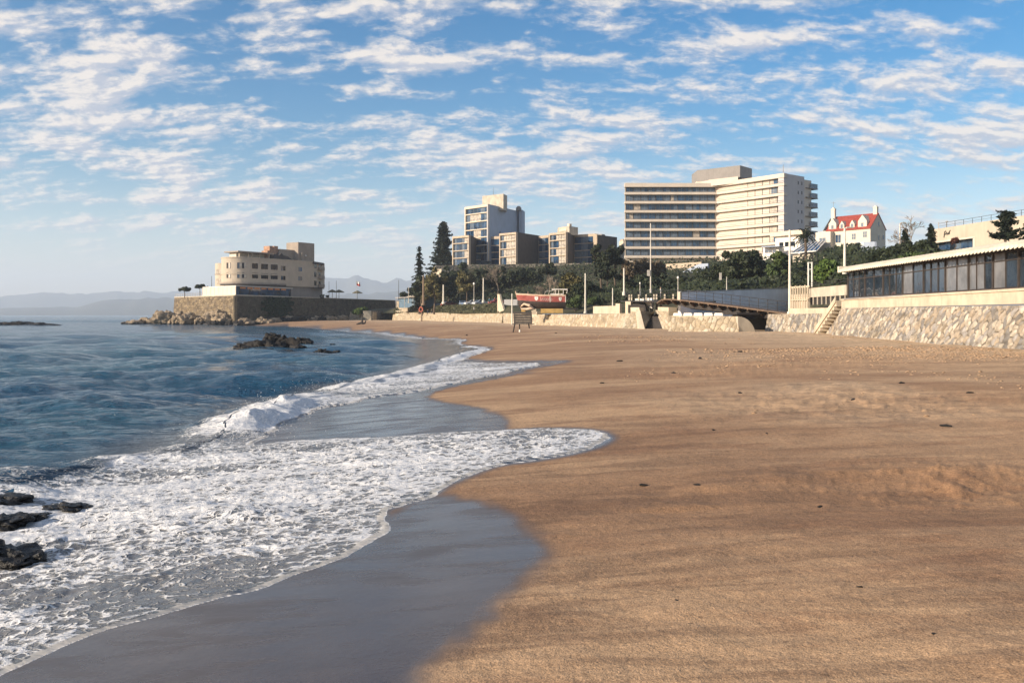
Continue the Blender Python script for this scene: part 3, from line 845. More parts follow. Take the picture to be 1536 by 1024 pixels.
# culvert: curved wing wall, back wall coloured dark for shade, added roof
cv = thing('culvert', 'dark culvert mouth with a curved wing wall under the right end of the footbridge', 'culvert', gp(1128, 93))
m = MB(); m.fr(Q(1107, 92.2), Q(1133, 92.8)); prof = []
z0 = .8; zt = Z(474.5, 92.4)
for k in range(9):
    q = k / 8 * math.pi / 2; prof.append((m.L * math.sin(q) if k else 0, z0 + (zt - z0) * math.cos(q)))
m.face([(0, z0)] + prof, 0.0, -.45); m.build('wing_wall', M_ST_GREY if False else M_CONC, cv)
m = MB(); m.fr(Q(1100, 104), Q(1158, 104)); m.box(0, m.L, 0, -.5, .6, 3.4); m.build('back_wall', M_DARKM, cv)  # dark colour stands in for the shade inside the culvert
m = MB(); m.fr(Q(1106, 97.5), Q(1152, 98.5)); m.box(0, m.L, 0, -6, 3.0, 3.25); m.build('roof', M_WOODD, cv)  # added to keep sunlight out of the culvert mouth

# wall in front of the boat terrace, left of the stairs
base = [gp(797, 157), gp(870, 137), gp(932, 121)]
wc_ = stone_wall('sea_wall', 'pale cobble wall in front of the red boat with cream parapet blocks', base, [tp(800, 471.3, 158), tp(871, 471.3, 137.8), tp(934, 471, 121.6)], M_ST_CREAM, .62, 1.4, 35, .11, .09, .11, 14, 1.4)
m = MB(); m.fr(tp(887, 0, 134), tp(921, 0, 125)); m.box(0, m.L, -.3, -.9, 2.6, Z(459, 130)); m.build('parapet', M_CAP, wc_)
m = MB(); m.fr(tp(798, 0, 158.5), tp(806, 0, 156)); m.box(0, m.L, .1, -1, 2.4, Z(467.5, 157)); m.build('parapet', M_CAP, wc_)
# recessed bay with the stair up to the promenade
base = [gp(755, 190), gp(775, 178), gp(796, 166)]
wd = stone_wall('sea_wall', 'recessed smooth cream wall bay beside the promenade stair', base, [tp(755, 469.5, 191), tp(775, 470, 179), tp(797, 470.5, 167)], M_ST_CREAM, .5, 1.8, 25, .15, .12, .05, 15, 1.4)
# long low wall under the green bank
base = [gp(588, 292), gp(640, 258), gp(700, 226), gp(752, 197)]
we = stone_wall('sea_wall', 'long low cream rubble wall below the ivy bank', base, [tp(590, 468.6, 293), tp(641, 469, 259), tp(701, 469.2, 227), tp(754.5, 469.5, 197.6)], M_ST_CREAM, .60, 1.1, 20, .2, .14, .10, 16, 1.4)
# short wall ends nearer the headland
b1 = stone_wall('sea_wall', 'short sunlit wall end topped by bright green creeper near the headland', [gp(524, 300), gp(543, 290), gp(556, 288)], [tp(525, 467.5, 301), tp(543.5, 467.5, 291), tp(556, 468, 289)], M_ST_CREAM, .8, 1.2, 20, .25, .2, .12, 17, 3)
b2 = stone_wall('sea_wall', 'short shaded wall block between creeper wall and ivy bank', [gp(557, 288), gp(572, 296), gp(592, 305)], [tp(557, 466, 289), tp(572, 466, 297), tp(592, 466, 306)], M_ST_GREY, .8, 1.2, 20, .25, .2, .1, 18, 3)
# retaining wall below the apartments
base = [(X(640, 302), 302, 13), (X(700, 306), 306, 14), (X(790, 306), 306, 14), (X(930, 285), 285, 13)]
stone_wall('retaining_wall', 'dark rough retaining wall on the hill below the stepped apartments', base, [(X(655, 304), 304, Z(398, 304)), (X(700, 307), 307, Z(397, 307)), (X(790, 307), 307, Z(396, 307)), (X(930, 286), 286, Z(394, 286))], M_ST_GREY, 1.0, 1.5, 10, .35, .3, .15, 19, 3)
m = MB(); m.fr(P(650, 0, 301), P(662, 0, 297)); m.box(0, m.L, 0, -4, 12, Z(404, 300)); m.build('wall_stub', M_CAP, None, (X(650, 301), 301, 12))
tag(bpy.data.objects['wall_stub'], 'small sunlit cream wall end on the hill left of the apartments', 'wall')

# ------------------------------------------------------------------ beach stairs (main flight by the bridge)
ms_ = thing('stair', 'dark broad flight of beach steps between two pale buttresses left of the bridge', 'stairs', gp(975, 114))
m = MB(); A, B_ = Q(962, 115), Q(995, 113); m.fr(A, B_); zb0, zb1 = .75, Z(464.5, 118); n = 13
for k in range(n): m.box(0, m.L, -k * .36, -(k + 1) * .36 - .02, zb0 - .2, zb0 + (zb1 - zb0) * (k + 1) / n)
m.build('steps', M_WOODD, ms_)
m = MB(); m.fr(Q(943, 120.5), Q(969, 119.5)); n = 8; z0, z1 = Z(465, 119), Z(452, 121)
for k in range(n): m.box(k * -.12, m.L - k * .12, -k * .33, -(k + 1) * .33 - .02, z0 - .4, z0 + (z1 - z0) * (k + 1) / n)
m.build('steps', M_WOODD, ms_)
for nm, pts in (('left', [(958.5, 492, 113.6), (966, 492, 113.2), (960, 464.5, 117), (954, 464.5, 117.4)]), ('right', [(995.5, 491, 113), (999, 491, 112.8), (992, 465, 117.2), (986, 465, 117.4)])):
    m = MB(); top_ = [P(*p) for p in pts]
    vs = [(*p[:2], .6) if i < 2 else p for i, p in enumerate(top_)]
    vs2 = [(p[0] + .02, p[1] + 2.2, .5) for p in top_]
    a, b, c_, d = top_
    m.add([(a[0], a[1], .6), (b[0], b[1], .6), (b[0] + .1, b[1], 1.2), (a[0] - .05, a[1], 1.2), c_, d, (c_[0], c_[1] + 1.5, c_[2]), (d[0], d[1] + 1.5, d[2]), (b[0], b[1] + 5, .5), (a[0], a[1] + 5, .5)],
          [(0, 1, 2, 3), (3, 2, 4, 5), (5, 4, 6, 7), (1, 8, 6, 4, 2), (0, 3, 5, 7, 9), (8, 9, 7, 6)])
    m.build('cheek_wall', M_CAP, ms_)
# sloping stone buttress left of the flight
stone_wall('buttress', 'sloping pale stone buttress left of the broad beach steps', [gp(933, 116.5), gp(962, 113.8)], [tp(946, 467, 118.5), tp(959, 467, 117)], M_ST_CREAM, .5, 1.5, 40, .09, .08, .1, 21, 3, (.55, .02, .9), M_CAP, cat='buttress')
stone_wall('buttress', 'smooth tan buttress with vertical streaks next to the parapet blocks', [gp(917, 123.5), gp(941, 118)], [tp(924, 470, 124.2), tp(944, 469.5, 119.2)], M_ST_CREAM, .45, 3.0, 70, .12, .1, .05, 22, 3, cat='buttress')
stone_wall('buttress', 'narrow pale stone buttress right of the broad beach steps', [gp(996, 112), gp(1003.5, 110.5)], [tp(987, 466, 116), tp(1003, 466.5, 113)], M_ST_CREAM, .5, 1.5, -40, .09, .08, .08, 23, 3, (.5, .02, 1.2), M_CAP, cat='buttress')
# landing walls behind
lw = thing('landing_wall', 'white landing wall at the head of the beach steps beneath the bridge', 'wall', P(960, 470, 124))
m = MB(); m.fr(Q(952, 123), Q(978, 121)); z0 = Z(470, 122); m.face([(0, Z(447.5, 122)), (m.L, Z(447, 122)), (m.L, z0 + .7), (m.L * .55, z0 + .5), (m.L * .48, Z(456, 122)), (0, Z(453, 122))], 0, -.5); m.build('panel', M_WHITE, lw)
m = MB(); m.fr(Q(938, 122.6), Q(946, 121.8)); m.box(0, m.L, 0, -.5, 2.8, Z(452, 122)); m.box(-1.9, -1.1, .0, -.5, 2.8, Z(455, 122)); m.build('pier', M_CAP, lw)
m = MB()
for px in (970, 976, 984, 990): m.fr(Q(px, 122), Q(px + 2, 122)); m.box(0, .34, 0, -.34, 1.5, Z(454, 122))
m.build('pier', M_CONC, lw)
# promenade stair, seen edge-on left of the boat
ps = thing('stair', 'grey steps with cream side wall at the end of the ivy bank', 'stairs', gp(755, 197))
m = MB(); m.fr(Q(752, 204), Q(768, 199)); n = 12
for k in range(n): m.box(0, m.L, -k * .5, -(k + 1) * .5, 2.4, 3.3 + 2.6 * (k + 1) / n)
m.build('steps', M_CONCG, ps)
m = MB(); A = Q(746, 201); B_ = Q(756, 197.5); m.fr(A, B_)
z0 = 3.3; m.face([(0, z0), (m.L, z0), (m.L, Z(467, 197)), (m.L * .45, Z(449, 199)), (m.L * .3, Z(441, 200)), (0, Z(441, 201))], 0, -.45); m.build('side_wall', M_CAP, ps)
m = MB(); m.fr(Q(756, 208), Q(776, 207)); m.box(0, m.L, 0, -.3, 3, Z(449, 207)); m.build('back_wall', M_CONCG, ps)

# ------------------------------------------------------------------ footbridge
A, B_ = Vector((*Q(985, 107), 0)), Vector((*Q(1181.5, 95.5), 0))
br = thing('footbridge', 'arched timber footbridge with dark ribs underneath and thin black railing', 'footbridge', (A.x, A.y, 3.2))
dv = (B_ - A).normalized(); nv = Vector((dv.y, -dv.x, 0)); LB = (B_ - A).length


def deckz(s):                                            # deck top along the span
    y = np.interp(s, [0, .05, .18, .47, .68, 1.0], [453.5, 447.5, 448.8, 455.2, 460.5, 469.6]); Yd = 107 + (95.5 - 107) * s
    return Z(y, Yd)


N = 24
def bp(s, off, z): q = A + dv * (LB * s) + nv * off; return (q.x, q.y, z)
m = MB()
for i in range(N):
    s0, s1 = i / N, (i + 1) / N
    za, zb_ = deckz(s0), deckz(s1)
    c = [bp(s0, 0, za - .16), bp(s1, 0, zb_ - .16), bp(s1, -3.2, zb_ - .16), bp(s0, -3.2, za - .16), bp(s0, 0, za), bp(s1, 0, zb_), bp(s1, -3.2, zb_), bp(s0, -3.2, za)]
    m.add(c, [(0, 1, 2, 3), (7, 6, 5, 4), (0, 4, 5, 1), (3, 2, 6, 7)] + ([(3, 7, 4, 0)] if i == 0 else []) + ([(1, 5, 6, 2)] if i == N - 1 else []))
M_DECK = pm('bridge timber', (.13, .085, .055), .75, .25, 2.5, .3, .2)
m.build('deck', M_DECK, br)
m = MB()
for i in range(N):
    s0, s1 = i / N, (i + 1) / N
    for off, w, h in ((-1.15, .5, .80), (-2.2, .4, .95)):
        za, zb_ = deckz(s0) - .16, deckz(s1) - .16
        ha, hb_ = h * min(1, .15 + s0 * 4), h * min(1, .15 + s1 * 4)
        c = [bp(s0, off, za - ha), bp(s1, off, zb_ - hb_), bp(s1, off - w, zb_ - hb_), bp(s0, off - w, za - ha), bp(s0, off, za), bp(s1, off, zb_), bp(s1, off - w, zb_), bp(s0, off - w, za)]
        m.add(c, [(0, 1, 2, 3), (0, 4, 5, 1), (3, 2, 6, 7), (3, 7, 4, 0), (1, 5, 6, 2)])
m.build('spine_beam', M_WOODD, br)
for k in range(13):
    s = .05 + k * .074; z = deckz(s) - .165; m = MB(); h = .62
    w = .12
    c = []
    for ds in (-.5, .5):
        q = s + ds * w / LB
        c += [bp(q, .02, z), bp(q, -1.14, z), bp(q, -1.14, z - h), bp(q, .02, z - .13)]
    m.add(c, [(0, 1, 2, 3), (7, 6, 5, 4), (0, 4, 5, 1), (1, 5, 6, 2), (2, 6, 7, 3), (3, 7, 4, 0)])
    m.build('rib', M_DECK, br)
rail = MB()
for hgt, r_ in ((1.22, .032), (.78, .02), (.36, .02)):
    pts = [bp(.19 + (1 - .19) * i / 20, -.06, deckz(.19 + .81 * i / 20) + hgt + .0) for i in range(21)]
    rail.tube(pts, r_, 6)
rail.build('handrail', M_DARKM, br)
for k in range(13):
    s = .195 + k * .0665; z = deckz(s); m = MB(); m.tube([bp(s, -.06, z - .05), bp(s, -.06, z + 1.22)], .032, 6); m.build('baluster', M_DARKM, br)
m = MB(); q = bp(.185, 0, 0); m.fr(q, (q[0] + dv.x, q[1] + dv.y)); m.box(-.2, .2, .0, -.4, Z(450, 105), Z(438, 105)); m.build('end_post', M_CONC, br)
# promenade rail left of it
prail = thing('railing', 'dark promenade railing with pale panels at the left end of the footbridge', 'railing', P(941, 446, 124))
m = MB(); m.fr(Q(938, 125), Q(1020, 109)); zr = lambda u: Z(446, 117)
for hgt in (.9, .5, .1): m.slab(0, m.L, .02, -.05, zr(0) + hgt + .25, zr(0) + hgt - .1, .05)
for k in range(22): m.box(k * m.L / 21 - .025, k * m.L / 21 + .025, .02, -.03, zr(0) - .7, zr(0) + 1.1 - .33 * k / 21)
m.build('rails', M_DARKM, prail)
for k in (1, 2, 5, 8, 11, 12, 15, 18):
    m = MB(); m.fr(Q(938, 125.4), Q(1020, 109.4)); m.box(k * m.L / 21 + .1, (k + 1) * m.L / 21 - .25, -.1, -.16, zr(0) - .3, zr(0) + .55 - .25 * k / 21)
    m.build('infill_panel', M_CONC, prail)
m = MB(); m.fr(Q(935, 125.6), Q(1022, 109.6)); m.slab(0, m.L, .5, -5, Z(450.6, 125), Z(451.2, 110), .2); o = m.build('promenade_slab', M_DARKM, prail)
# ramp wall behind the bridge
rw = thing('ramp_wall', 'smooth blue grey ramp wall rising behind the footbridge', 'wall', (*Q(1025, 100), 3))
m = MB(); A2, B2 = Q(1021, 108.8), Q(1186, 128); m.fr(A2, B2)
m.face([(0, 2.6), (m.L, 2.6), (m.L, Z(432.5, 128)), (0, Z(438.3, 109))], 0, -.4); m.build('panel', pm('blue grey ramp render', (.74, .76, .80), .85, .08, .5, .25, .12), rw)
m = MB(); m.fr(A2, B2); m.slab(0, m.L, .05, -.45, Z(438.3, 109) + .1, Z(432.5, 128) + .1, .1); m.build('coping', M_CONCG, rw)

# ------------------------------------------------------------------ white palisade and balustraded wall by the lamp post
pf = thing('fence', 'cream slatted fence panel between lamp post and concrete balustrade', 'fence', P(1186, 462, 93))
m = MB(); m.fr(Q(1185.5, 93), Q(1212, 89)); zt_, zb_ = Z(428, 91), Z(462.5, 91)
for k in range(8):
    u = k * m.L / 7.4; m.box(u, u + .11, .02, -.1, zb_, zt_ - (.15 if k % 2 else 0))
m.build('slat', M_CAP, pf)
m = MB(); m.fr(Q(1185.5, 93), Q(1212, 89)); m.box(0, m.L, -.101, -.16, zb_ + 1.0, zb_ + 1.12); m.box(0, m.L, -.101, -.16, zt_ - .25, zt_ - .08); m.box(0, m.L, .021, .06, zb_ + .85, zb_ + .95)
m.build('rail', M_CAP, pf)
m = MB(); m.fr(Q(1185.5, 93.6), Q(1212, 89.6)); m.box(0, m.L, 0, -.25, zb_, zb_ + 1.5); m.build('backing', M_CONC, pf)
bw = thing('balustrade', 'grey concrete band over dark balusters left of the glazed pavilion', 'balustrade', P(1213, 456, 90))
m = MB(); m.fr(Q(1213, 90), Q(1269, 79.5)); zA, zB, z2 = Z(430, 85), Z(444.5, 85), Z(456, 85)
m.box(0, m.L, 0, -.3, zB, zA); m.build('concrete_band', M_CONC, bw)
m = MB(); m.fr(Q(1213, 90), Q(1269, 79.5)); m.box(0, m.L, -.15, -.2, z2, zB - .01); m.build('dark_backing', M_DARKM, bw)
for k in range(9):
    m = MB(); m.fr(Q(1213, 90), Q(1269, 79.5)); m.box(k * m.L / 8.3, k * m.L / 8.3 + .09, .0, -.1, z2 - .02, zB - .01); m.build('baluster', M_CONC, bw)
m = MB(); m.fr(Q(1214, 90), Q(1269, 79.5))
for hgt in (.3, .55): m.box(0, m.L, -.1, -.14, zA + hgt, zA + hgt + .04)
for k in range(8): m.box(k * m.L / 7.2, k * m.L / 7.2 + .04, -.1, -.14, zA, zA + .56)
m.build('top_rail', M_DARKM, bw)
# ------------------------------------------------------------------ building materials
M_HOTEL = pm('hotel cream paint', (.56, .495, .415), .75, .06, .3, .18, .06)
M_HOTELW = pm('hotel end wall', (.46, .44, .44), .8, .05, .3, .12, .06)
M_PLANT = pm('rooftop cladding', (.24, .225, .21), .8, .08, .5, .3, .1)
M_GLB = glassm('blue window glass', (.018, .050, .105), .05, .5, 1.7)
M_GLD = glassm('dark window glass', (.008, .011, .017), .12, .4, 1.35)
M_CURT = pm('pale curtain behind glass', (.40, .355, .295), .35, .35, 1.2, .55, .1, .03, 0, .6)
M_CURTB = pm('shaded blind behind glass', (.10, .135, .18), .25, .25, 1.1, .4, .1, .03, 0, .6)
M_AMBER = pm('amber curtain', (.20, .12, .07), .4, .25, 1.2, .4, .1, .03, 0, .5)
M_RAIL = pm('dark balcony railing', (.055, .050, .048), .5, .15, 2, 0, .05)
M_TAN = pm('tan concrete', (.44, .36, .27), .85, .12, .7, .3, .12)
M_TANW = pm('pale cream frame', (.62, .53, .41), .8, .08, .6, .15, .08)
M_BRICKD = pm('dark brown cladding', (.070, .060, .055), .85, .18, .8, .3, .2)
M_BLUEW = pm('pale blue render', (.34, .39, .47), .8, .06, .4, .15, .06)
M_SAND = pm('sand coloured stucco', (.46, .395, .31), .85, .07, .5, .25, .1)
M_SANDG = pm('weathered stucco', (.30, .255, .21), .85, .10, .5, .35, .1)
M_RED = pm('red roof tiles', (.27, .050, .036), .75, .15, 2.0, .15, .35, .05)
M_HOUSE = pm('warm white house paint', (.58, .53, .44), .8, .05, .5, .15, .08)
M_OREFL = pm('orange painted reflection', (.50, .20, .07), .6, .2, .8)
M_GREEN = pm('dark green creeper', (.020, .035, .016), .9, .3, 1.5, 0, .4, .1)
M_REDBR = pm('reddish rubble masonry', (.36, .22, .15), .9, .25, 1.2, .3, .5, .06)


def win(parent, A, B_, u0, u1, z0, z1, glass=M_GLD, frame=None, v=0.0, nx=1, nz=1, fr=.07, rec=.16, name='window', depth=.10):
    """a framed window on the facade A-B: the frame is the part, the glazing its sub-part"""
    m = MB(); m.fr(A, B_); f = frame or M_TANW
    p = v + .03
    m.box(u0 - fr, u1 + fr, p, p - depth, z1, z1 + fr); m.box(u0 - fr, u1 + fr, p + .02, p - depth, z0 - fr, z0)
    m.box(u0 - fr, u0, p, p - depth, z0, z1); m.box(u1, u1 + fr, p, p - depth, z0, z1)
    for k in range(1, nx): q = u0 + (u1 - u0) * k / nx; m.box(q - .03, q + .03, p - .01, p - depth, z0, z1)
    for k in range(1, nz): q = z0 + (z1 - z0) * k / nz; m.box(u0, u1, p - .012, p - depth, q - .025, q + .025)
    o = m.build(name, f, parent)
    g = MB(); g.fr(A, B_)
    mats = glass if isinstance(glass, list) else [glass]
    for k in range(nx):
        a = u0 + (u1 - u0) * k / nx; b = u0 + (u1 - u0) * (k + 1) / nx
        g.box(a + (.03 if k else 0), b - (.03 if k < nx - 1 else 0), v + .012, v - .05, z0, z1, k % len(mats))
    g.build('pane', mats, o)
    return o


# ------------------------------------------------------------------ big slab hotel
hb = Q(938, 287); hm_ = Q(1075, 287); he = Q(1175, 267); hr = Q(1217, 276.5)
ht = thing('hotel', 'large cream slab hotel with long balconies, bent in the middle, dark plant box on top', 'hotel', (hm_[0], hm_[1], 19.5))
ZT = 46.6; dpt = 12.0
n1 = Vector((0, 1)); dR = Vector((he[0] - hm_[0], he[1] - hm_[1])).normalized()
back = [(hb[0] * 1.055, hb[1] + 14), (hm_[0] + 4, hm_[1] + 14), (hr[0], hr[1])]
# core block, set back behind the balconies
inset = 1.5
dl = (1, 0); nl = (0, -1); nr_ = (dR.y, -dR.x)
core = [(hb[0], hb[1] + inset), (hm_[0] + .35, hm_[1] + inset), (he[0] - nr_[0] * inset, he[1] - nr_[1] * inset), hr, (hr[0] - 8, hr[1] + 14), back[1], back[0]]
m = MB(); m.prism(core, 17.5, ZT - .9); m.build('wall', M_HOTEL, ht)
segs = [('left', hb, hm_, 12), ('right', hm_, he, 9)]
rh = random.Random(3)
for fl in range(9):
    zt = ZT - 3.0 * fl
    for nm, A, B_, npan in segs:
        m = MB(); m.fr(A, B_); L = m.L
        lo = zt - (1.30 if fl == 0 else .80)
        ex0, ex1 = (-.15, 0.02) if nm == 'left' else (.0, .25)
        if fl < 9 and not (nm == 'right' and fl == 8):
            m.box(ex0, L + ex1, 0.02 if nm == 'left' else 0, -inset - .2, lo, zt, 0)
            m.build('balcony_band', M_HOTEL, ht)
        if fl == 8: continue
        # ribbon glazing under the band
        g = MB(); g.fr(A, B_); k = 0; u = .35; cells = []
        while u < L - .4:
            wd_ = (L - .7) / npan
            r_ = rh.random()
            if nm == 'left': mi = 0 if r_ < .55 else (2 if r_ < .92 else 3 if r_ < .94 else 1)
            else: mi = 1 if r_ < .62 else (2 if r_ < .78 else 3 if r_ < .87 else 0)
            for h_ in range(2):
                a = u + wd_ * h_ / 2; g.box(a + .03, a + wd_ / 2 - .03, -inset + .06, -inset + .02, zt - 2.98, lo - .02, mi if rh.random() < .8 else (2 if nm == 'left' else 1))
            u += wd_
        g.build('ribbon_window', [M_GLB, M_CURT, M_CURTB, M_AMBER], ht)
        f = MB(); f.fr(A, B_)
        for q in range(npan + 1): u = .35 + (L - .7) * q / npan; f.box(u - .10, u + .10, -inset + .16, -inset + .03, zt - 2.98, lo - .01)
        f.box(.28, L - .28, -inset + .13, -inset + .03, lo - .10, lo - .005)
        f.build('window_frame', M_RAIL, ht)
        r_ = MB(); r_.fr(A, B_); z0 = zt - 3.0
        r_.box(.1, L - .1, -.10, -.14, z0 + .62, z0 + .68); r_.box(.1, L - .1, -.10, -.13, z0 + .05, z0 + .16)
        r_.build('railing', M_RAIL, ht)
m = MB(); m.fr(hm_, he); m.box(.1, m.L, -.8, -inset, 17.6, ZT - 27); m.build('ground_floor_wall', M_HOUSE, ht)
# end wall
m = MB(); m.fr(he, hr)
m.box(.25, m.L * .74, .02, -2, 17, ZT - .02); m.build('end_wall', M_HOTELW, ht)
for fl in range(8):
    for u in (m.L * .50, m.L * .63): win(ht, he, hr, u, u + .55, ZT - 2.7 - 3 * fl - .1, ZT - 1.75 - 3 * fl, M_GLD, M_HOTELW, .03, 1, 1, .05, name='slot_window')
m = MB(); m.fr(he, hr); m.box(m.L * .741, m.L + 1.2, -.8, -6, 17, ZT - .9); m.build('side_core', M_GLD, ht)
for fl in range(9):
    m = MB(); m.fr(he, hr); zt = ZT - .6 - 3 * fl
    m.box(m.L * .78, m.L + 3.0, .5, -5, zt - 2.95, zt - 2.70); m.build('side_balcony', M_PLANT, ht)
    g = MB(); g.fr(he, hr); g.box(m.L * .92, m.L + 2.9, .42, .38, zt - 2.69, zt - 1.25); g.box(m.L + 2.86, m.L + 2.9, .38, -4, zt - 2.69, zt - 1.25); g.build('balcony_glass', M_GLB, ht)
# plant box
pA, pB, pC = Q(1046, 290.2), Q(1110, 280.6), Q(1128, 287)
m = MB(); m.prism([pA, pB, pC, (pC[0] - 6, pC[1] + 9), (pA[0], pA[1] + 9)], 47.5, Z(250, 283)); m.build('plant_room', M_PLANT, ht)
m = MB(); m.prism([Q(1045.5, 290.5), Q(1107, 280.5), (Q(1107, 280.5)[0], 287), (Q(1046, 290)[0], 297)], ZT - 1, 47.7); m.build('plinth', M_HOTEL, ht)
m = MB(); c = Q(1102, 287); m.lathe((c[0], c[1], Z(250, 283) - .1), [(1.3, 0), (1.25, .4), (.9, .8), (.3, 1.0)], 14); m.build('roof_dome', M_PLANT, ht, smooth=True)
m = MB(); m.tube([P(1175, 259, 268.5), P(1175, 247, 268.5)], [.12, .06], 5); m.build('antenna', M_PLANT, ht)

# white entrance annex with a rounded canopy
an = thing('annex', 'low white annex with rounded canopy slab at the foot of the hotel end wall', 'building', P(1180, 385, 254))
A, B_ = Q(1163, 257), Q(1200, 250)
m = MB(); m.fr(A, B_); m.box(0, m.L, 0, -7, Z(389, 254), Z(352, 254)); m.build('wall', M_WHITE, an)
m = MB(); m.fr(A, B_); z0, z1 = Z(354, 254), Z(347.5, 254); pts = [(-1, -6), (-1, 1.2), (m.L - 1, 1.6)]
for k in range(7): q = -math.pi / 2 + math.pi * k / 6; pts.append((m.L + 1.4 + 1.2 * math.cos(q), .4 - 1.2 * math.sin(q)))
pts.append((m.L - 1, -6)); w_ = [m.w(u, v, 0)[:2] for u, v in pts]; m2 = MB(); m2.prism(w_, z0, z1); m2.build('canopy', M_TANW, an)
for u in (1.4, 3.4, 5.4): win(an, A, B_, u, u + 1.5, Z(370, 254), Z(363, 254), M_GLD, M_WHITE)
m = MB(); m.fr(Q(1145, 252), Q(1168, 249)); m.box(0, m.L, 0, -4, Z(398, 250), Z(371, 250)); m.build('lobby_wall', M_WHITE, an)
win(an, Q(1145, 252), Q(1168, 249), .5, 3.9, Z(379, 250), Z(371.5, 250), M_GLB, M_WHITE, nx=3)
m = MB(); m.fr(Q(1143, 250), Q(1170, 247)); m.box(0, m.L, .3, -4.2, Z(371, 250), Z(369.5, 250)); m.build('lobby_roof', M_BLUEW, an)

# ------------------------------------------------------------------ apartments
def frame_block(th, A, B_, C_, zb, zt, nfl, side_mat, frame_mat, glass, fr=.8, name='wall', sidewin=False):
    A, B_, C_ = Vector(A), Vector(B_), Vector(C_)
    D = A + (C_ - B_)
    n_ = MB(); n_.fr(A, B_); rec = .7
    a2 = Vector(n_.w(0, -rec, 0)[:2]); b2 = Vector(n_.w(n_.L, -rec, 0)[:2])
    m = MB(); m.prism([tuple(a2), tuple(b2), tuple(C_), tuple(D)], zb, zt - .02); m.build(name, side_mat, th)
    m = MB(); m.fr(A, B_); L = m.L; hfl = (zt - zb) / nfl
    m.box(0, fr * .6, 0, -rec, zb, zt); m.box(L - fr * .6, L, 0, -rec, zb, zt); m.box(fr * .6, L - fr * .6, 0, -rec, zt - fr, zt)
    for k in range(1, nfl): m.box(fr * .6, L - fr * .6, -.04, -rec, zb + k * hfl - .17, zb + k * hfl + .17)
    m.build('frame', frame_mat, th)
    for k in range(nfl):
        g = MB(); g.fr(A, B_); z0 = zb + k * hfl + .17; z1 = zb + (k + 1) * hfl - (.17 if k < nfl - 1 else fr)
        np_ = 6
        for q in range(np_):
            u0 = fr * .6 + (L - fr * 1.2) * q / np_; u1 = fr * .6 + (L - fr * 1.2) * (q + 1) / np_
            g.box(u0 + .06, u1 - .06, -rec + .05, -rec + .01, z0, z1, glass(k, q))
        g.build('ribbon_window', [M_GLB, M_CURT, M_CURTB], th)
        r_ = MB(); r_.fr(A, B_); r_.box(fr * .6, L - fr * .6, -.12, -.15, z0 + .78, z0 + .84); r_.build('balcony_rail', M_RAIL, th)
    m = MB(); m.fr(B_, C_); m.box(-.01, m.L, .03, -.2, zb, zt + .01); m.build('side_wall', side_mat, th)


ra = random.Random(8)
tA, tB, tC = Q(696.8, 335), Q(731.8, 325), Q(782, 350)
tw = thing('apartment_tower', 'pale blue tower block with four glazed balconies and a concrete box on its roof', 'apartment block', (tB[0], tB[1], 22))
frame_block(tw, tA, tB, tC, 22.5 + .7, 44.5, 7, M_BLUEW, M_TANW, lambda k, q: 1 if (q in (2, 3) and k in (3,)) or (k == 5 and q in (1, 2, 3)) else (2 if (q + k) % 5 == 0 else 0), .9)
for k in range(3):
    for u, w_ in ((5.5, 2.2), (10, 3.0), (13.6, 2.0), (16.2, 1.2)): win(tw, tB, tC, u, u + w_, 44.5 - 3.5 - 3.05 * k, 44.5 - 1.7 - 3.05 * k, M_GLB, M_BLUEW, .03, 2, 1, .05)
m = MB(); m.fr(tB, tC); m.box(9, m.L, .9, .04, 33.6, 35.0); m.build('balcony', M_BLUEW, tw)
pA, pB, pC = Q(723.5, 337), Q(755, 331), Q(760.8, 336)
m = MB(); m.prism([pA, pB, pC, (pC[0] - 3, pC[1] + 8), (pA[0], pA[1] + 8)], 43, Z(290.8, 331)); m.build('roof_box', M_CONC, tw)
m = MB(); q = Q(740, 333); m.tube([(q[0], q[1], 49), (q[0], q[1], 52)], [.08, .04], 5); m.build('antenna', M_PLANT, tw)
m = MB(); q = Q(778, 346); m.lathe((q[0], q[1], 44.4), [(1.1, 0), (1.1, 1.2), (.5, 1.9)], 10); m.build('water_tank', M_PLANT, tw, smooth=True)
m = MB(); m.fr(Q(779, 346), Q(783, 352)); m.box(0, m.L, 1.2, -.2, 22, 44.8); m.build('pier', M_BLUEW, tw)


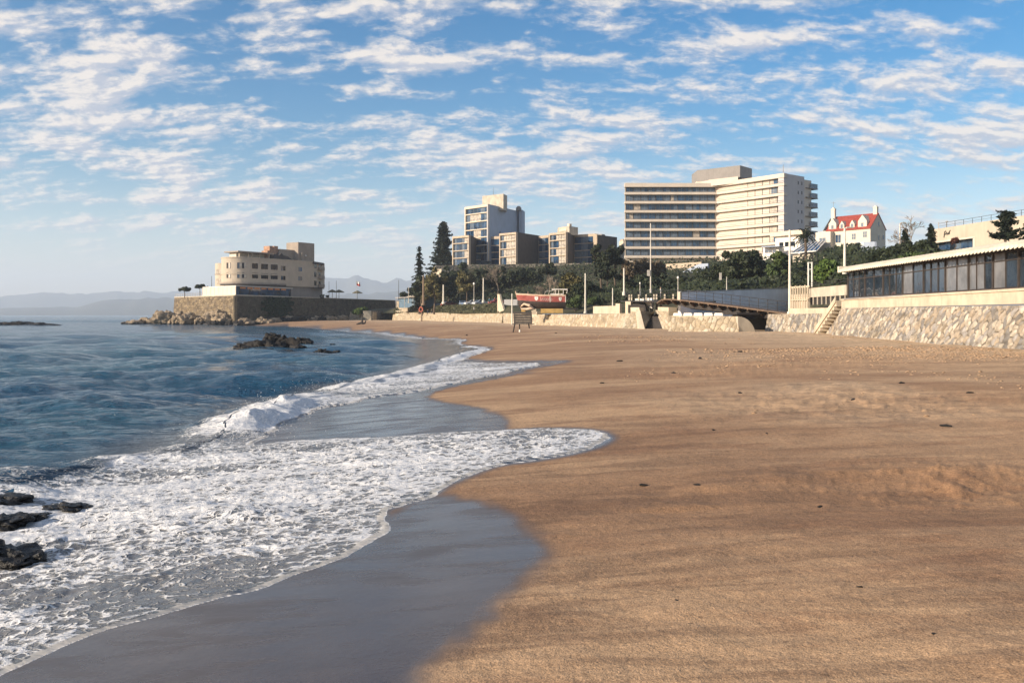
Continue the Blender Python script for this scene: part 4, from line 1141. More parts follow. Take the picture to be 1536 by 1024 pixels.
def stepped(lbl, pa, pb, Ya, ytop, ybot, nfl, sidepx, linkpx, linktop, roof=None, warm=.5, pier=False):
    A, B_ = Q(pa, Ya), Q(pb, Ya - 6)
    zt, zb = Z(ytop, Ya - 3), Z(ybot, Ya - 3)
    C_ = Q(sidepx, Ya + 9)
    th = thing('apartment_block', lbl, 'apartment block', (B_[0], B_[1], zb), 'stepped tan apartment blocks on the hill')
    frame_block(th, A, B_, C_, zb, zt, nfl, M_BRICKD, M_TAN, lambda k, q: (1 if (q >= 6 * (1 - warm) - (k % 2)) else (0 if q % 3 else 2)), .75)
    if linkpx:
        A2, B2 = Q(sidepx - 3, Ya + 6), Q(linkpx, Ya + 1)
        m = MB(); m.fr(A2, B2); L = m.L; z1 = Z(linktop, Ya + 4)
        m.box(0, L, 0, -8, zb, z1, 0); m.build('link_wall', M_TAN, th)
        nfl2 = 4; h = (z1 - .9 - zb) / nfl2
        npan = 3
        for k in range(nfl2):
            o = win(th, A2, B2, .3, L - .2, zb + k * h + .25, zb + (k + 1) * h - .12, [M_GLB, M_CURTB, M_GLB] if k > 1 else [M_CURTB, M_CURTB, M_GLB], M_BRICKD, .0, npan, 1, .06, name='link_window')
    for k in range(3):
        win(th, B_, C_, 9.5, 11.5, zb + 2.8 + 2.7 * k, zb + 4.4 + 2.7 * k, [M_GLB, M_CURTB], M_BRICKD, .03, 2, 1, .05, name='side_window')
    if roof:
        a, b, c_, yt = roof
        p1, p2, p3 = Q(a, Ya + 4), Q(b, Ya - 1), Q(c_, Ya + 4)
        m = MB(); m.prism([p1, p2, p3, (p3[0], p3[1] + 6), (p1[0], p1[1] + 6)], zt - .5, Z(yt, Ya)); m.build('roof_box', M_CONC, th)
        m = MB(); m.fr(p1, p2); m.box(m.L * .2, m.L * .8, .3, -.6, Z(yt, Ya) - 1.6, Z(yt, Ya) - .9); m.box(m.L * .75, m.L * .95, -.3, -1.4, Z(yt, Ya), Z(yt, Ya) + .9); m.build('roof_vent', M_TANW, th)
    return th


stepped('leftmost stepped tan apartment block with four balconies beside the tall dark pine', 678.3, 704, 324, 353.8, 398, 4, 716.5, 749.5, 355.3, None, .3)
stepped('stepped tan apartment block with bright cream curtains standing in front of the pale tower', 748.8, 774.6, 320, 349.3, 397, 4, 811, 823, 353.5, None, .8)
b3 = stepped('stepped tan apartment block with a small concrete box on its roof', 823.4, 849.5, 318, 348.8, 395, 4, 864, 893, 351.5, (837.5, 854, 867, 339.5), .55)
# dark end block
eb = thing('apartment_block', 'plain dark brown end block of the stepped apartments nearest the hotel', 'apartment block', (*Q(895, 312), 22), 'stepped tan apartment blocks on the hill')
p1, p2, p3 = Q(891, 318), Q(896, 312), Q(925.6, 322)
m = MB(); m.prism([p1, p2, p3, (p3[0] - 4, p3[1] + 8), (p1[0] - 2, p1[1] + 10)], 20, Z(352.5, 313)); m.build('wall', M_BRICKD, eb)
m = MB(); m.fr(p1, p2); m.box(-.3, m.L, .25, .02, 20, Z(351, 313)); m.build('pier', M_TAN, eb)
m = MB(); m.fr(p2, p3); m.box(3, 5, -.1, -2, Z(352.5, 313) - .1, Z(350.5, 313)); m.build('roof_vent', M_PLANT, eb)
# slice of a far building between blocks and hotel
fb = thing('far_building', 'narrow sunlit slice of a distant building between the apartments and the hotel', 'building', (*Q(931, 330), 21))
m = MB(); m.fr(Q(928.5, 334), Q(935, 330)); m.box(0, m.L, 0, -4, 20, Z(361, 330)); m.build('wall', M_TANW, fb)
m = MB(); m.fr(Q(928.5, 334), Q(935, 330)); m.box(.2, m.L * .7, -.4, -3, Z(361, 330), Z(358, 330)); m.build('roof_box', M_TAN, fb)

# ------------------------------------------------------------------ headland platform and rounded building
Lp, Cp, R1, R2 = (-114.0, 291), (-83.2, 260), (-65.5, 301), (-48.0, 359)
PT = 8.75
mm = stone_wall('harbour_wall', 'high brown stone quay wall carrying the rounded building, its sea side sunlit', [(*Lp, -.8), (*Cp, -.8)], [(Lp[0] + .5, Lp[1] + .5, PT), (Cp[0] + .1, Cp[1] + .6, PT)], M_ST_DARK, .8, 1.5, 5, .16, .14, .14, 31, .5, (.28, .12, 1.0), M_CONC)
m = MB(); m.prism([(Lp[0] + 2.5, Lp[1] + 2), (Cp[0], Cp[1] + 3.3), (R1[0] - 2, R1[1] + 1), (R2[0] - 2, R2[1]), (-62, 420), (-122, 410)], -1, PT - .1); m.build('terrace_floor', M_CONCG, mm)
mq = stone_wall('harbour_wall', 'shaded landward face of the high quay wall with dark green creeper', [(*Cp, -.8), (*R1, -.3), (*R2, .2)], [(Cp[0] - .25, Cp[1] + .55, PT), (R1[0] - .5, R1[1] + .2, PT), (R2[0] - .5, R2[1] + .2, PT + .05)], M_ST_SHADE, .8, 1.5, 5, .20, .16, .14, 32, .5, (.22, .05, .9), M_CONC)
m = MB(); m.fr(Cp, R1)
gpts = []
for k in range(16):
    q = k / 15; gpts.append((13 + 15 * q, PT - .3 - .4 * math.sin(q * 9)))
for k in range(16):
    q = 1 - k / 15; gpts.append((14 + 11 * q, 3.0 + 2.2 * math.sin(q * 8) * q))
rc = random.Random(4); vs = []; fs = []
for k in range(1500):
    u = 12 + 16 * rc.random(); z = 2.6 + 6 * rc.random()
    if abs(u - 20) > 7.5 - .6 * abs(z - 6.5) + 1.5 * math.sin(z * 3): continue
    c = Vector(m.w(u, .12 + .25 * rc.random(), z)); s = .35; a = Vector((rc.gauss(0, 1), rc.gauss(0, 1), rc.gauss(0, 1))).normalized(); b = a.orthogonal().normalized()
    i = len(vs); vs += [c + a * s, c + b * s, c - a * s, c - b * s]; fs.append((i, i + 1, i + 2, i + 3))
M_IVYD = leafm('dark wall creeper', (.012, .022, .010), (.035, .055, .022))
o = link('creeper', np_mesh('creeper', np.array([tuple(v - LOC[mq]) for v in vs]), np.array(fs), (M_IVYD,)), mq)

rb = thing('rounded_building', 'cream building with a rounded sunlit end and stair tower on the headland quay', 'building', (-84.6, 274.4, PT))
A = Vector((-83.2, 276.0)); Bf = Vector((-68.3, 297.0)); Ef = Vector((-66.6, 308.0))
u_ = (Bf - A).normalized(); n_ = Vector((u_.y, -u_.x)); Rr = 5.6; c0 = A - n_ * Rr; LF = (Bf - A).length
ZT2 = Z(387.5, 280); Z1 = Z(427.5, 277)


def fu(u):                                               # place along the facade, from its even spacing in the picture
    k = (371 + u * 4.85 - CX) / F
    return (k * A.y - A.x) / (u_.x - k * u_.y)


def stadium(Rr, off=0, ext=0):
    pts = []
    for k in range(25):
        q = math.pi * k / 24; dirv = -u_ * math.sin(q) - n_ * math.cos(q)
        pts.append(tuple(c0 + dirv * (Rr + off)))
    return pts


arc = stadium(Rr)                       # runs from the back round the seaward end to the facade
body = arc + [tuple(Bf), tuple(Ef), (-74, 316), tuple(c0 - n_ * Rr + u_ * 26)]
m = MB(); m.prism(body, Z1, ZT2); m.build('wall', M_SAND, rb, smooth=True)
arcb = stadium(Rr, -.7)
m = MB(); m.prism(arcb + [tuple(Bf + u_ * -.5 - n_ * .7), tuple(Ef + Vector((-.8, .2))), (-74, 315), tuple(c0 - n_ * (Rr - .7) + u_ * 25)], PT - .2, Z1 - .001); m.build('ground_floor', M_PLANT, rb, smooth=True)


def band(off, z0, z1, a0=0, ulen=14.0, w=.12):           # string course that follows the curved end
    m = MB(); o_, i_ = [], []
    for k in range(a0, 25):
        q = math.pi * k / 24; dirv = -u_ * math.sin(q) - n_ * math.cos(q); dirv = -u_ * math.sin(q) - n_ * math.cos(q)
        o_.append(tuple(c0 + dirv * (Rr + off))); i_.append(tuple(c0 + dirv * (Rr - .1)))
    o_.append(tuple(A + u_ * ulen + n_ * off)); i_.append(tuple(A + u_ * ulen - n_ * .1))
    m.prism(o_ + i_[::-1], z0, z1); return m


# the arc above sweeps back -> seaward -> front: at k=24 direction is +n_ (facade)
band(.25, Z(411.8, 277), Z(410.0, 277)).build('string_course', M_SAND, rb, smooth=False)
band(.45, Z(426.0, 277), Z(423.5, 277)).build('eaves_band', M_SANDG, rb, smooth=False)
band(.15, ZT2 - .25, ZT2 + .1, 0, LF).build('parapet_cap', M_SAND, rb, smooth=False)
m = MB(); c = c0 - n_ * .5; band(.40, Z(427.6, 277), Z(426.1, 277)).build('shadow_strip', M_DARKM, rb)  # solid dark band painted as the shadow under the eaves
rows = ((Z(404.0, 281), Z(396.0, 281)), (Z(418.2, 281), Z(410.3, 281)))
for z0, z1 in rows:
    for pxa, pxb in ((378, 387), (391.5, 402), (406, 416.5)):   # dark square windows
        ua = fu((pxa - 371) / 4.85); ub = fu((pxb - 371) / 4.85)
        win(rb, tuple(A), tuple(Bf), ua, ub, z0, z1, M_GLD, M_SAND, .0, 1, 1, .06)
    win(rb, tuple(A), tuple(Bf), fu(10.4), fu(11.75), z0 - .1, z1 - .3, [M_GLB, M_GLD], M_SANDG, .0, 2)
    win(rb, tuple(A), tuple(Bf), fu(15.8), fu(16.9), z0 - .05, z1 - .45, [M_CURTB, M_GLB], M_SANDG, .0, 2)
    for q0, q1, mt in ((1.17, 1.43, [M_GLD, M_CURT]), (1.80, 2.33, [M_CURTB, M_CURT, M_GLD, M_CURT])):
        q0 += .55; q1 += .55                                   # windows on the curved end
        d0 = -u_ * math.sin(q0) - n_ * math.cos(q0); d1 = -u_ * math.sin(q1) - n_ * math.cos(q1)
        a, b = c0 + d0 * (Rr + .03), c0 + d1 * (Rr + .03)
        bulge = Rr * (1 - math.cos((q1 - q0) / 2))
        win(rb, tuple(a), tuple(b), .05, (b - a).length - .05, z0, z1, mt, M_SANDG, bulge, 4 if q1 > 2.5 else 2, 1, .07, depth=.1 + bulge)
# little second drum on the seaward side
c2 = Vector((-94.6, 287.5)); m = MB(); m.lathe((c2.x, c2.y, PT), [(3.7, 0), (3.7, Z(394.5, 284) - PT)], 28); m.build('small_drum', M_SAND, rb, smooth=True)
m = MB(); m.lathe((c2.x, c2.y, Z(412, 284)), [(3.7, 0), (3.85, .05), (3.85, .35), (3.7, .4)], 28); m.build('string_course', M_SANDG, rb)
for z0, z1 in ((Z(411, 284), Z(404, 284)), (Z(426, 284), Z(418, 284))):
    for q in (-2.35, -1.95):
        a = c2 + Vector((math.cos(q), math.sin(q))) * 3.7; b = c2 + Vector((math.cos(q + .26), math.sin(q + .26))) * 3.7
        win(rb, tuple(a), tuple(b), .05, .95, z0, z1, M_CURT, M_SAND, .06, 2, 1, .06, depth=.2)
# landward end face with balconies
for k in range(3):
    z0 = Z1 + .6 + 3.0 * k
    win(rb, tuple(Bf), tuple(Ef), 1.2, 3.4, z0, z0 + 1.6, M_GLD, M_SANDG, .0, 2); win(rb, tuple(Bf), tuple(Ef), 5.4, 7.2, z0, z0 + 1.6, M_GLD, M_SANDG, .0, 2)
    m = MB(); m.fr(tuple(Bf), tuple(Ef)); m.box(4.6, 8.8, 1.0, .02, z0 - .5, z0 + .55); m.build('balcony', M_SANDG, rb)
m = MB(); m.fr(tuple(Bf), tuple(Ef)); m.box(-.1, 9.2, .5, .01, ZT2 - .7, ZT2 + .05); m.box(-.1, 9.2, .6, .01, Z1 - .35, Z1 - .05); m.build('end_cornice', M_BRICKD, rb)
# roofscape
m = MB(); m.fr(tuple(A - n_ * 2.2), tuple(Bf - n_ * 2.2)); m.box(fu(-2.2), fu(8.5), 1.2, -6, Z(380.6, 282), Z(378.8, 282)); m.build('roof_slab', M_SANDG, rb)
for u in (-1.2, 1.6, 2.7, 5.0, 7.9):
    m = MB(); m.fr(tuple(A - n_ * 2.2), tuple(Bf - n_ * 2.2)); m.box(fu(u), fu(u) + .3, .2, -.2, ZT2, Z(380.6, 282)); m.build('roof_post', M_SAND, rb)
m = MB(); m.fr(tuple(A - n_ * 3.2), tuple(Bf - n_ * 3.2)); m.box(fu(-1.1), fu(8.3), -.6, -4, ZT2, Z(381.2, 283)); m.build('roof_pavilion_wall', M_HOUSE, rb)
m = MB(); m.fr(tuple(A - n_ * 3), tuple(Bf - n_ * 3))
z = ZT2
for (a, b, h0, h1) in ((7.6, 9.0, 0, 2.4), (8.6, 9.9, 0, 3.6), (9.3, 10.3, 0, 5.2), (10.0, 11.0, 0, 4.7), (10.8, 12.0, 0, 5.3), (12.0, 14.0, 0, 2.9)): m.box(fu(a), fu(b), -.1 * a, -3 - .1 * a, z, z + h1 - .6)
m.build('roof_masonry', M_REDBR, rb)
m = MB(); m.fr(tuple(A - n_ * 1.6), tuple(Bf - n_ * 1.6)); m.face([(fu(q), z + h) for q, h in ((8.6, 0), (15.2, 0), (13.6, 1.3), (12.2, 1.6), (11.6, 2.3), (10.8, 1.5), (9.4, 1.9))], 0, -2.2); m.build('roof_shed', M_BRICKD, rb)
m = MB(); m.fr(tuple(A - n_ * 3), tuple(Bf - n_ * 3)); m.box(fu(12), fu(17.4), -.5, -4, z, Z(373.5, 290)); m.build('stair_head', M_SANDG, rb)
m = MB(); tw0 = A + u_ * fu(16.6) - n_ * 1.4; m.fr(tuple(tw0), tuple(tw0 + u_)); zt_ = Z(363.6, 295)
m.prism([m.w(0, 0, 0)[:2], m.w(4.4, 0, 0)[:2]] + [m.w(6.0 + 2.6 * math.sin(q), -2.6 + 2.6 * math.cos(q), 0)[:2] for q in (.3, .6, .9, 1.2, 1.57)] + [m.w(8.6, -6, 0)[:2], m.w(0, -6, 0)[:2]], z - .5, zt_); m.build('stair_tower', M_SANDG, rb, smooth=True)
m = MB(); m.fr(tuple(tw0), tuple(tw0 + u_)); m.box(1.0, 1.7, .7, .0, z, z + 2.9); m.build('chimney', M_SANDG, rb)
m = MB(); q = tw0 + u_ * 3.2 + n_ * .1; m.lathe((q.x, q.y, z + 1.9), [(.1, -.25), (.3, -.1), (.32, .1), (.15, .28)], 10); m.build('satellite_dish', M_WHITE, rb, smooth=True)
# glazed terrace along both sides of the quay corner
tc = Vector((Cp[0] - .1, Cp[1] + 1.4)); tl = Vector((-99.0, 277.3)); tr = Vector((-72.6, 287.2))
m = MB(); m.fr(tuple(tl), tuple(tc)); m.box(0, m.L, 0, -.15, PT + .25, Z(429.2, 262) - .02); m.build('terrace_screen', M_HOUSE, rb)
m = MB(); m.fr(tuple(tl), tuple(tc)); Ltl = m.L
for k in range(9): m.box(k * Ltl / 8.02 - .04, k * Ltl / 8.02 + .04, .05, .01, PT + .25, Z(429.2, 262)); 
m.box(0, Ltl, .06, .01, PT + .3, PT + .45); m.build('screen_frame', M_TANW, rb)
m = MB(); m.fr(tuple(tc), tuple(tr)); Ltr = m.L; m.box(.05, Ltr - 1, -.05, -.15, PT + .35, Z(430, 262)); m.build('terrace_glass', M_GLB, rb)
m = MB(); m.fr(tuple(tc), tuple(tr))
for k in range(8): a = 2 + k * 3.3; (m.box(a, a + 2.5, -.02, -.045, PT + 2.2, PT + 2.75) if a < Ltr - 3 else None)
m.build('painted_reflection', M_OREFL, rb)  # orange strips stand in for reflections in the terrace glass
m = MB(); m.fr(tuple(tc), tuple(tr)); m.box(0, Ltr, .1, -.3, PT + .05, PT + .32); m.build('plinth', M_HOUSE, rb)
m = MB(); m.prism([tuple(tl), tuple(tc), tuple(tr), (tr.x - 3, tr.y + 1.0), (tc.x - 1.5, tc.y + 12), (tl.x + 4, tl.y + 5)], Z(429.2, 262), Z(428.2, 262)); m.build('terrace_roof', M_WHITE, rb)

# ------------------------------------------------------------------ white house with red roof
HA, HB_ = Vector(Q(1234, 205)), Vector(Q(1305.6, 196)); hu = (HB_ - HA).normalized(); hn = Vector((hu.y, -hu.x)); HW = 7.0
hz0, hez, hrz = 16.0, 22.75, 26.2
hs = thing('house', 'white house with steep red tiled roof, four dormers and two chimneys', 'house', (HA.x, HA.y, hz0))
LHs = (HB_ - HA).length
m = MB(); m.fr(tuple(HA), tuple(HB_)); L = m.L
w = m.w
a, b, c_, d = w(0, 0, 0), w(L, 0, 0), w(L, -HW, 0), w(0, -HW, 0); ml, mr_ = w(0, -HW / 2, 0), w(L, -HW / 2, 0)
zz_ = lambda p, z: (p[0], p[1], z)
m.add([zz_(a, hz0), zz_(b, hz0), zz_(c_, hz0), zz_(d, hz0), zz_(a, hez), zz_(b, hez), zz_(c_, hez), zz_(d, hez), zz_(ml, hrz - .1), zz_(mr_, hrz - .1)],
      [(0, 1, 5, 4), (2, 3, 7, 6), (1, 2, 6, 9, 5), (3, 0, 4, 8, 7), (3, 2, 1, 0)])
m.build('wall', M_HOUSE, hs)
m = MB(); m.fr(tuple(HA), tuple(HB_)); t_ = .16
def rq(u0, u1, v0, z0, v1, z1): m.add([w(u0, v0, z0), w(u1, v0, z0), w(u1, v1, z1), w(u0, v1, z1), w(u0, v0, z0 + t_), w(u1, v0, z0 + t_), w(u1, v1, z1 + t_), w(u0, v1, z1 + t_)], [(0, 1, 2, 3), (7, 6, 5, 4), (0, 4, 5, 1), (1, 5, 6, 2), (2, 6, 7, 3), (3, 7, 4, 0)])
rq(.9, L + .12, .3, hez - .27, -HW / 2, hrz - .06); rq(.9, L + .12, -HW - .3, hez - .27, -HW / 2, hrz - .06)
roof = m.build('roof', M_RED, hs)
for u, wd_, h in ((2.4, 1.9, 2.9), (4.75, 1.2, 2.1), (7.3, 1.15, 2.1), (9.75, 2.1, 3.1)):
    m = MB(); m.fr(tuple(HA), tuple(HB_)); zb_ = hez - .05
    m.face([(u - wd_ / 2, zb_), (u + wd_ / 2, zb_), (u + wd_ / 2, zb_ + h * .55), (u, zb_ + h), (u - wd_ / 2, zb_ + h * .55)], -.15, -3.2)
    dm = m.build('dormer', M_HOUSE, roof)
    win(hs, tuple(HA), tuple(HB_), u - .28, u + .28, zb_ + .35, zb_ + 1.25, M_CURTB, M_HOUSE, -.13, 1, 1, .05, name='dormer_window')
for u, v, h in ((1.3, -2.6, 2.0), (L - .55, -HW / 2, 1.6)):
    m = MB(); m.fr(tuple(HA), tuple(HB_)); m.box(u - .45, u + .45, v + .35, v - .35, hrz - 1.8, hrz + h - .3); m.box(u - .5, u + .5, v + .4, v - .4, hrz + h - .3, hrz + h - .1); m.box(u - .25, u + .25, v + .2, v - .2, hrz + h - .1, hrz + h + .15); m.build('chimney', M_HOUSE, hs)
for u, z0, w_, h in ((1.0, 19.9, 1.5, 1.2), (7.3, 20.3, .95, 1.3), (10.0, 20.6, .95, 1.3)): win(hs, tuple(HA), tuple(HB_), u, u + w_, z0, z0 + h, M_CURTB, M_HOUSE, .01, 2, 2, .06)
m = MB(); m.fr(tuple(HA), tuple(HB_)); m.box(-.9, 2.9, 1.6, .01, hz0, hez - .35); m.build('bay_wall', M_HOUSE, hs)
win(hs, w(-.9, 1.6, 0)[:2], w(2.9, 1.6, 0)[:2], 1.0, 2.6, 19.7, 21.0, M_CURTB, M_HOUSE, .0, 2, 1, .06, name='bay_window')
win(hs, tuple(HA), tuple(HB_), 3.4, 4.3, hz0 + 1, hz0 + 3.0, M_GLD, M_HOUSE, .01, 1, 1, .06, name='door')
win(hs, tuple(HA), tuple(HB_), 4.9, 5.6, hz0 + 1, hz0 + 3.0, MATS['dark green creeper'], M_HOUSE, .01, 1, 1, .06, name='door')
win(hs, tuple(HA), tuple(HB_), 3.3, 4.6, 19.8, 21.6, M_GLB, M_HOUSE, .01, 2, 1, .06)
GC = w(L, -HW, 0)[:2]
for u, z0 in ((3.4, 23.2), (3.4, 20.2), (5.6, 20.4)): win(hs, tuple(HB_), GC, u, u + .7, z0, z0 + 1.0, M_GLB, M_HOUSE, .01, 1, 1, .05)
m = MB(); p = w(1.3, -2.6, 0); m.tube([(p[0], p[1], hrz + 1.8), (p[0], p[1], hrz + 3.6)], .04, 5); m.tube([(p[0] - .5, p[1], hrz + 3.3), (p[0] + .5, p[1], hrz + 3.3)], .03, 5); m.build('aerial', M_PLANT, hs)
# garden wall and glazed lean-to beside it
gw = thing('garden_wall', 'grey lavender yard wall with small white sign in front of the red roofed house', 'wall', P(1285, 378, 185))
m = MB(); m.fr(Q(1284, 187), Q(1312, 178)); m.face([(0, Z(379, 184)), (m.L, Z(382, 184)), (m.L, Z(366, 184)), (m.L * .1, Z(361.5, 184)), (0, Z(363, 184))], 0, -.4); m.build('panel', M_BLUEW, gw)
m = MB(); m.fr(Q(1284, 187), Q(1312, 178)); m.box(m.L * .25, m.L * .42, .06, .0, Z(368, 184), Z(363, 184)); m.build('sign', M_WHITE, gw)
tz = thing('terrace_wall', 'long low tan garden terrace wall between annex and red roofed house', 'wall', P(1220, 385, 190))
m = MB(); m.fr(Q(1196, 196), Q(1292, 168)); m.box(0, m.L, 0, -.5, 10, Z(389, 180)); m.build('lower_wall', M_TAN, tz)
m = MB(); m.fr(Q(1196, 200), Q(1290, 174)); m.box(0, m.L, 0, -.5, 11, Z(381, 186)); m.build('upper_wall', M_CONC, tz)
gr_ = thing('glasshouse', 'sloping white framed glass roof below the house and beside the palm', 'glass roof', P(1215, 378, 200))
m = MB(); m.fr(Q(1196, 205), Q(1236, 198)); Lg = m.L
z0, z1 = Z(379, 200), Z(362, 203)
m.add([m.w(0, 2.5, z0), m.w(Lg, 2.5, z0 + .1), m.w(Lg * .75, -3, z1), m.w(0, -3, z1)], [(0, 1, 2, 3)]); m.build('glazing', M_GLB, gr_)
m = MB(); m.fr(Q(1196, 205), Q(1236, 198))
for k in range(7):
    q = k / 6; m.tube([m.w(Lg * q, 2.5, z0 + .08), m.w(Lg * .75 * q, -3, z1 + .08)], .10, 5)
m.tube([m.w(0, 2.5, z0 + .08), m.w(Lg, 2.5, z0 + .18)], .14, 5); m.build('glazing_bar', M_WHITE, gr_)
m = MB(); m.fr(Q(1196, 205), Q(1236, 198)); m.box(0, Lg * .8, 1.5, -3, 15, z0 - .1); m.build('base_wall', M_CONC, gr_)

# ------------------------------------------------------------------ long beige modern building at the right
MA, MBp = Q(1392, 153), Q(1600, 122)
mo_ = thing('modern_building', 'long beige concrete building with large blue window under a thin roof rail', 'building', (*Q(1460, 143), 12))
zt = 17.9
m = MB(); m.fr(MA, MBp); L = m.L
def mu(px):                                    # position along the facade for a photo column
    lo, hi = 0, L
    for _ in range(40):
        mid_ = (lo + hi) / 2; p = m.w(mid_, 0, 0)
        if CX + p[0] / p[1] * F < px: lo = mid_
        else: hi = mid_
    return lo
ua, ub = mu(1399), mu(1459.5); wz0, wz1 = 12.1, 15.6
m.box(0, L, 0, -10, wz1, zt); m.box(ub + .5, L, 0, -10, 9, wz1); m.box(0, ua, 0, -10, 9, wz1); m.box(ua, ub + .5, -1.3, -10, 9, wz1); m.box(ua, ub, 0, -1.3, 9, wz0 - .1)
m.build('wall', M_SAND, mo_)
m = MB(); m.fr(MA, MBp); m.box(ub + .02, ub + .48, .06, -1.28, wz0 - .3, wz1 - .01); m.box(ua, ub + .5, .06, -.02, wz1 - .12, wz1 + .12); m.build('window_surround', M_HOUSE, mo_)
win(mo_, MA, MBp, ua + .05, ub - .05, wz0, wz1 - .15, [M_GLB, M_GLB, M_GLD, M_CURTB], M_GLB, -1.2, 7, 1, .04)
m = MB(); m.fr(MA, MBp)
for q in (.32, .55, .58): m.box(L * q, L * q + .06, .01, -.05, wz1 + .2, zt - .05)
m.build('panel_joint', M_SANDG, mo_)
m = MB(); m.fr(MA, MBp)
m.box(2, L, -.6, -.64, zt + .95, zt + 1.0); m.box(2, L, -.6, -.63, zt + .5, zt + .53)
for k in range(14): m.box(2 + k * 2.2, 2.05 + k * 2.2, -.6, -.65, zt - .02, zt + 1.0)
m.build('roof_rail', M_DARKM, mo_)
# wall emblem: dark scribbled monogram
m = MB(); m.fr(MA, MBp); s0, s1 = mu(1416.5), mu(1426.5); ez = 16.75
def stroke(pts, r=.07): m.tube([m.w(s0 + (s1 - s0) * a, .07, ez + b) for a, b in pts], r, 5)
stroke([(.0, -.55), (.05, .1), (.12, .5)]); stroke([(.1, .42), (.28, .55), (.36, .25), (.22, .0), (.08, -.05)]); stroke([(.38, .3), (.46, -.2), (.55, .15), (.66, -.12), (.72, .3)]); stroke([(.78, -.1), (.86, .45), (.98, .55)])
m.build('emblem', M_DARKM, mo_)
m = MB(); m.tube([P(1408, 345, 150), P(1408, 333, 150)], .06, 5); m.tube([P(1420, 342, 149), P(1420, 331.5, 149)], .07, 5); m.tube([P(1418.5, 333, 149), P(1422, 332, 149)], .09, 5); m.build('roof_antenna', M_STEEL, mo_)

# ------------------------------------------------------------------ glazed seaside pavilion
EA, EM, EN = Vector((28.75, 76.2)), Vector((26.55, 45.0)), Vector((25.1, 24))       # eave line
GA, GM, GN = Vector((29.85, 77.0)), Vector((27.75, 45.0)), Vector((26.3, 24))       # glazing line
pv_ = thing('pavilion', 'long glazed seaside restaurant with dark frames and cream corrugated roof edge', 'pavilion', (GM.x, GM.y, 4.4))
ze = lambda Y: float(np.interp(Y, [24, 45, 76.2], [6.30, 6.58, 6.80]))
def eave(Y): return Vector((float(np.interp(Y, [24, 45, 76.2], [25.1, 26.55, 28.75])), Y))
def glz(Y): return Vector((float(np.interp(Y, [24, 45, 77], [26.3, 27.75, 29.85])), Y))
# roof deck and corrugated fascia with scalloped lower edge
vs = []; fs = []; pitch = .46; Ys = np.arange(76.2, 24, -pitch / 6); k = 0
nrm_ = Vector((-1, -.07)).normalized()
for i, Y in enumerate(Ys):
    ph = 2 * math.pi * i / 6; e = eave(Y); o = e + nrm_ * (.05 * math.cos(ph)); z = ze(Y)
    vs += [(o.x, o.y, z - .06 - .055 * math.cos(ph)), (o.x, o.y, z + .13), (e.x + .55, e.y, z + .40 + .03 * math.cos(ph)), (e.x + 4.5, e.y + .2, z + .56)]
for i in range(len(Ys) - 1):
    for j in range(3): fs.append((4 * i + j, 4 * (i + 1) + j, 4 * (i + 1) + j + 1, 4 * i + j + 1))
m = MB(); m.add(vs, fs); m.build('roof_edge', M_CAP if False else pm('cream roof sheet', (.56, .50, .40), .6, .08, .8, .25, .1), pv_)
m = MB()
for a, b in ((76.15, 60.0), (60.0, 45.0), (45.0, 24.5)):
    p, q = eave(a), eave(b)
    c = [(p.x + .12, p.y, ze(a) + .02), (q.x + .12, q.y, ze(b) + .02), (q.x + 7, q.y + .5, ze(b) + .1), (p.x + 7, p.y + .5, ze(a) + .1)]
    m.add(c + [(x, y, z + .10) for x, y, z in c], [(0, 1, 2, 3), (7, 6, 5, 4), (0, 4, 5, 1), (1, 5, 6, 2), (2, 6, 7, 3), (3, 7, 4, 0)])
m.build('soffit', M_WOODD, pv_)
m = MB(); m.fr(tuple(eave(76.3)), tuple(eave(76.3) + Vector((1, .07)))); m.box(0, 7, .02, -.2, ze(76) - .08, ze(76) + .46); m.build('gable_fascia', MATS['cream roof sheet'], pv_)
# frames and panes, bay by bay
bays = [76.9, 72.5, 68.3, 64.3, 60.5, 57.0, 53.7, 50.6, 47.7, 45.0, 42.5, 40, 37.5, 35, 32.5, 30, 27.5, 25]
zc = 4.43
M_GLP = glassm('pavilion glass', (.022, .036, .055), .04, .4, 2.0)  # blue base colour stands in for sky reflected in the panes
M_GLW = pm('pane with painted reflection', (.15, .155, .165), .10, .3, .7, .3, .05, .03, 0, .9)  # grey base colour carries the cloud reflections of these panes
for i, (a, b) in enumerate(zip(bays, bays[1:])):
    p, q = glz(a), glz(b); z1 = ze((a + b) / 2) + .02
    f = MB(); f.fr(tuple(p), tuple(q)); L = f.L
    f.box(-.07, .07, .08, -.12, zc, z1)
    for t_ in ((1 / 2,) if i % 2 else (1 / 3, 2 / 3)): f.box(L * t_ - .028, L * t_ + .028, .05, -.08, zc + .13, z1)
    f.box(.07, L - .07, .06, -.10, zc, zc + .12); f.box(.07, L - .07, .045, -.08, zc + 1.62, zc + 1.69); f.box(.07, L - .07, .05, -.09, z1 - .10, z1)
    if i == 0: f.box(-.07, .07, .1, -5, zc, zc + .12)
    fo = f.build('window_frame', pm('rusty brown frame', (.045, .036, .031), .6, .3, 2, .3, .15), pv_)
    g = MB(); g.fr(tuple(p), tuple(q)); mt = 0 if i < 2 else (1 if (i * 7) % 5 < 3 or i > 5 else 0)
    n = 2 if i % 2 else 3
    for k in range(n): g.box(L * k / n + .03, L * (k + 1) / n - .03, -.01, -.03, zc + .13, z1 - .10, 1 if (mt and (k + i) % 4) else 0)
    g.build('pane', [M_GLP, M_GLW], fo)
m = MB(); p, q = glz(76.9), glz(25)
m.fr(tuple(p), tuple(q)); m.box(0, m.L, .5, -9, zc - .06, zc - .003); m.build('floor', M_CONCG, pv_)
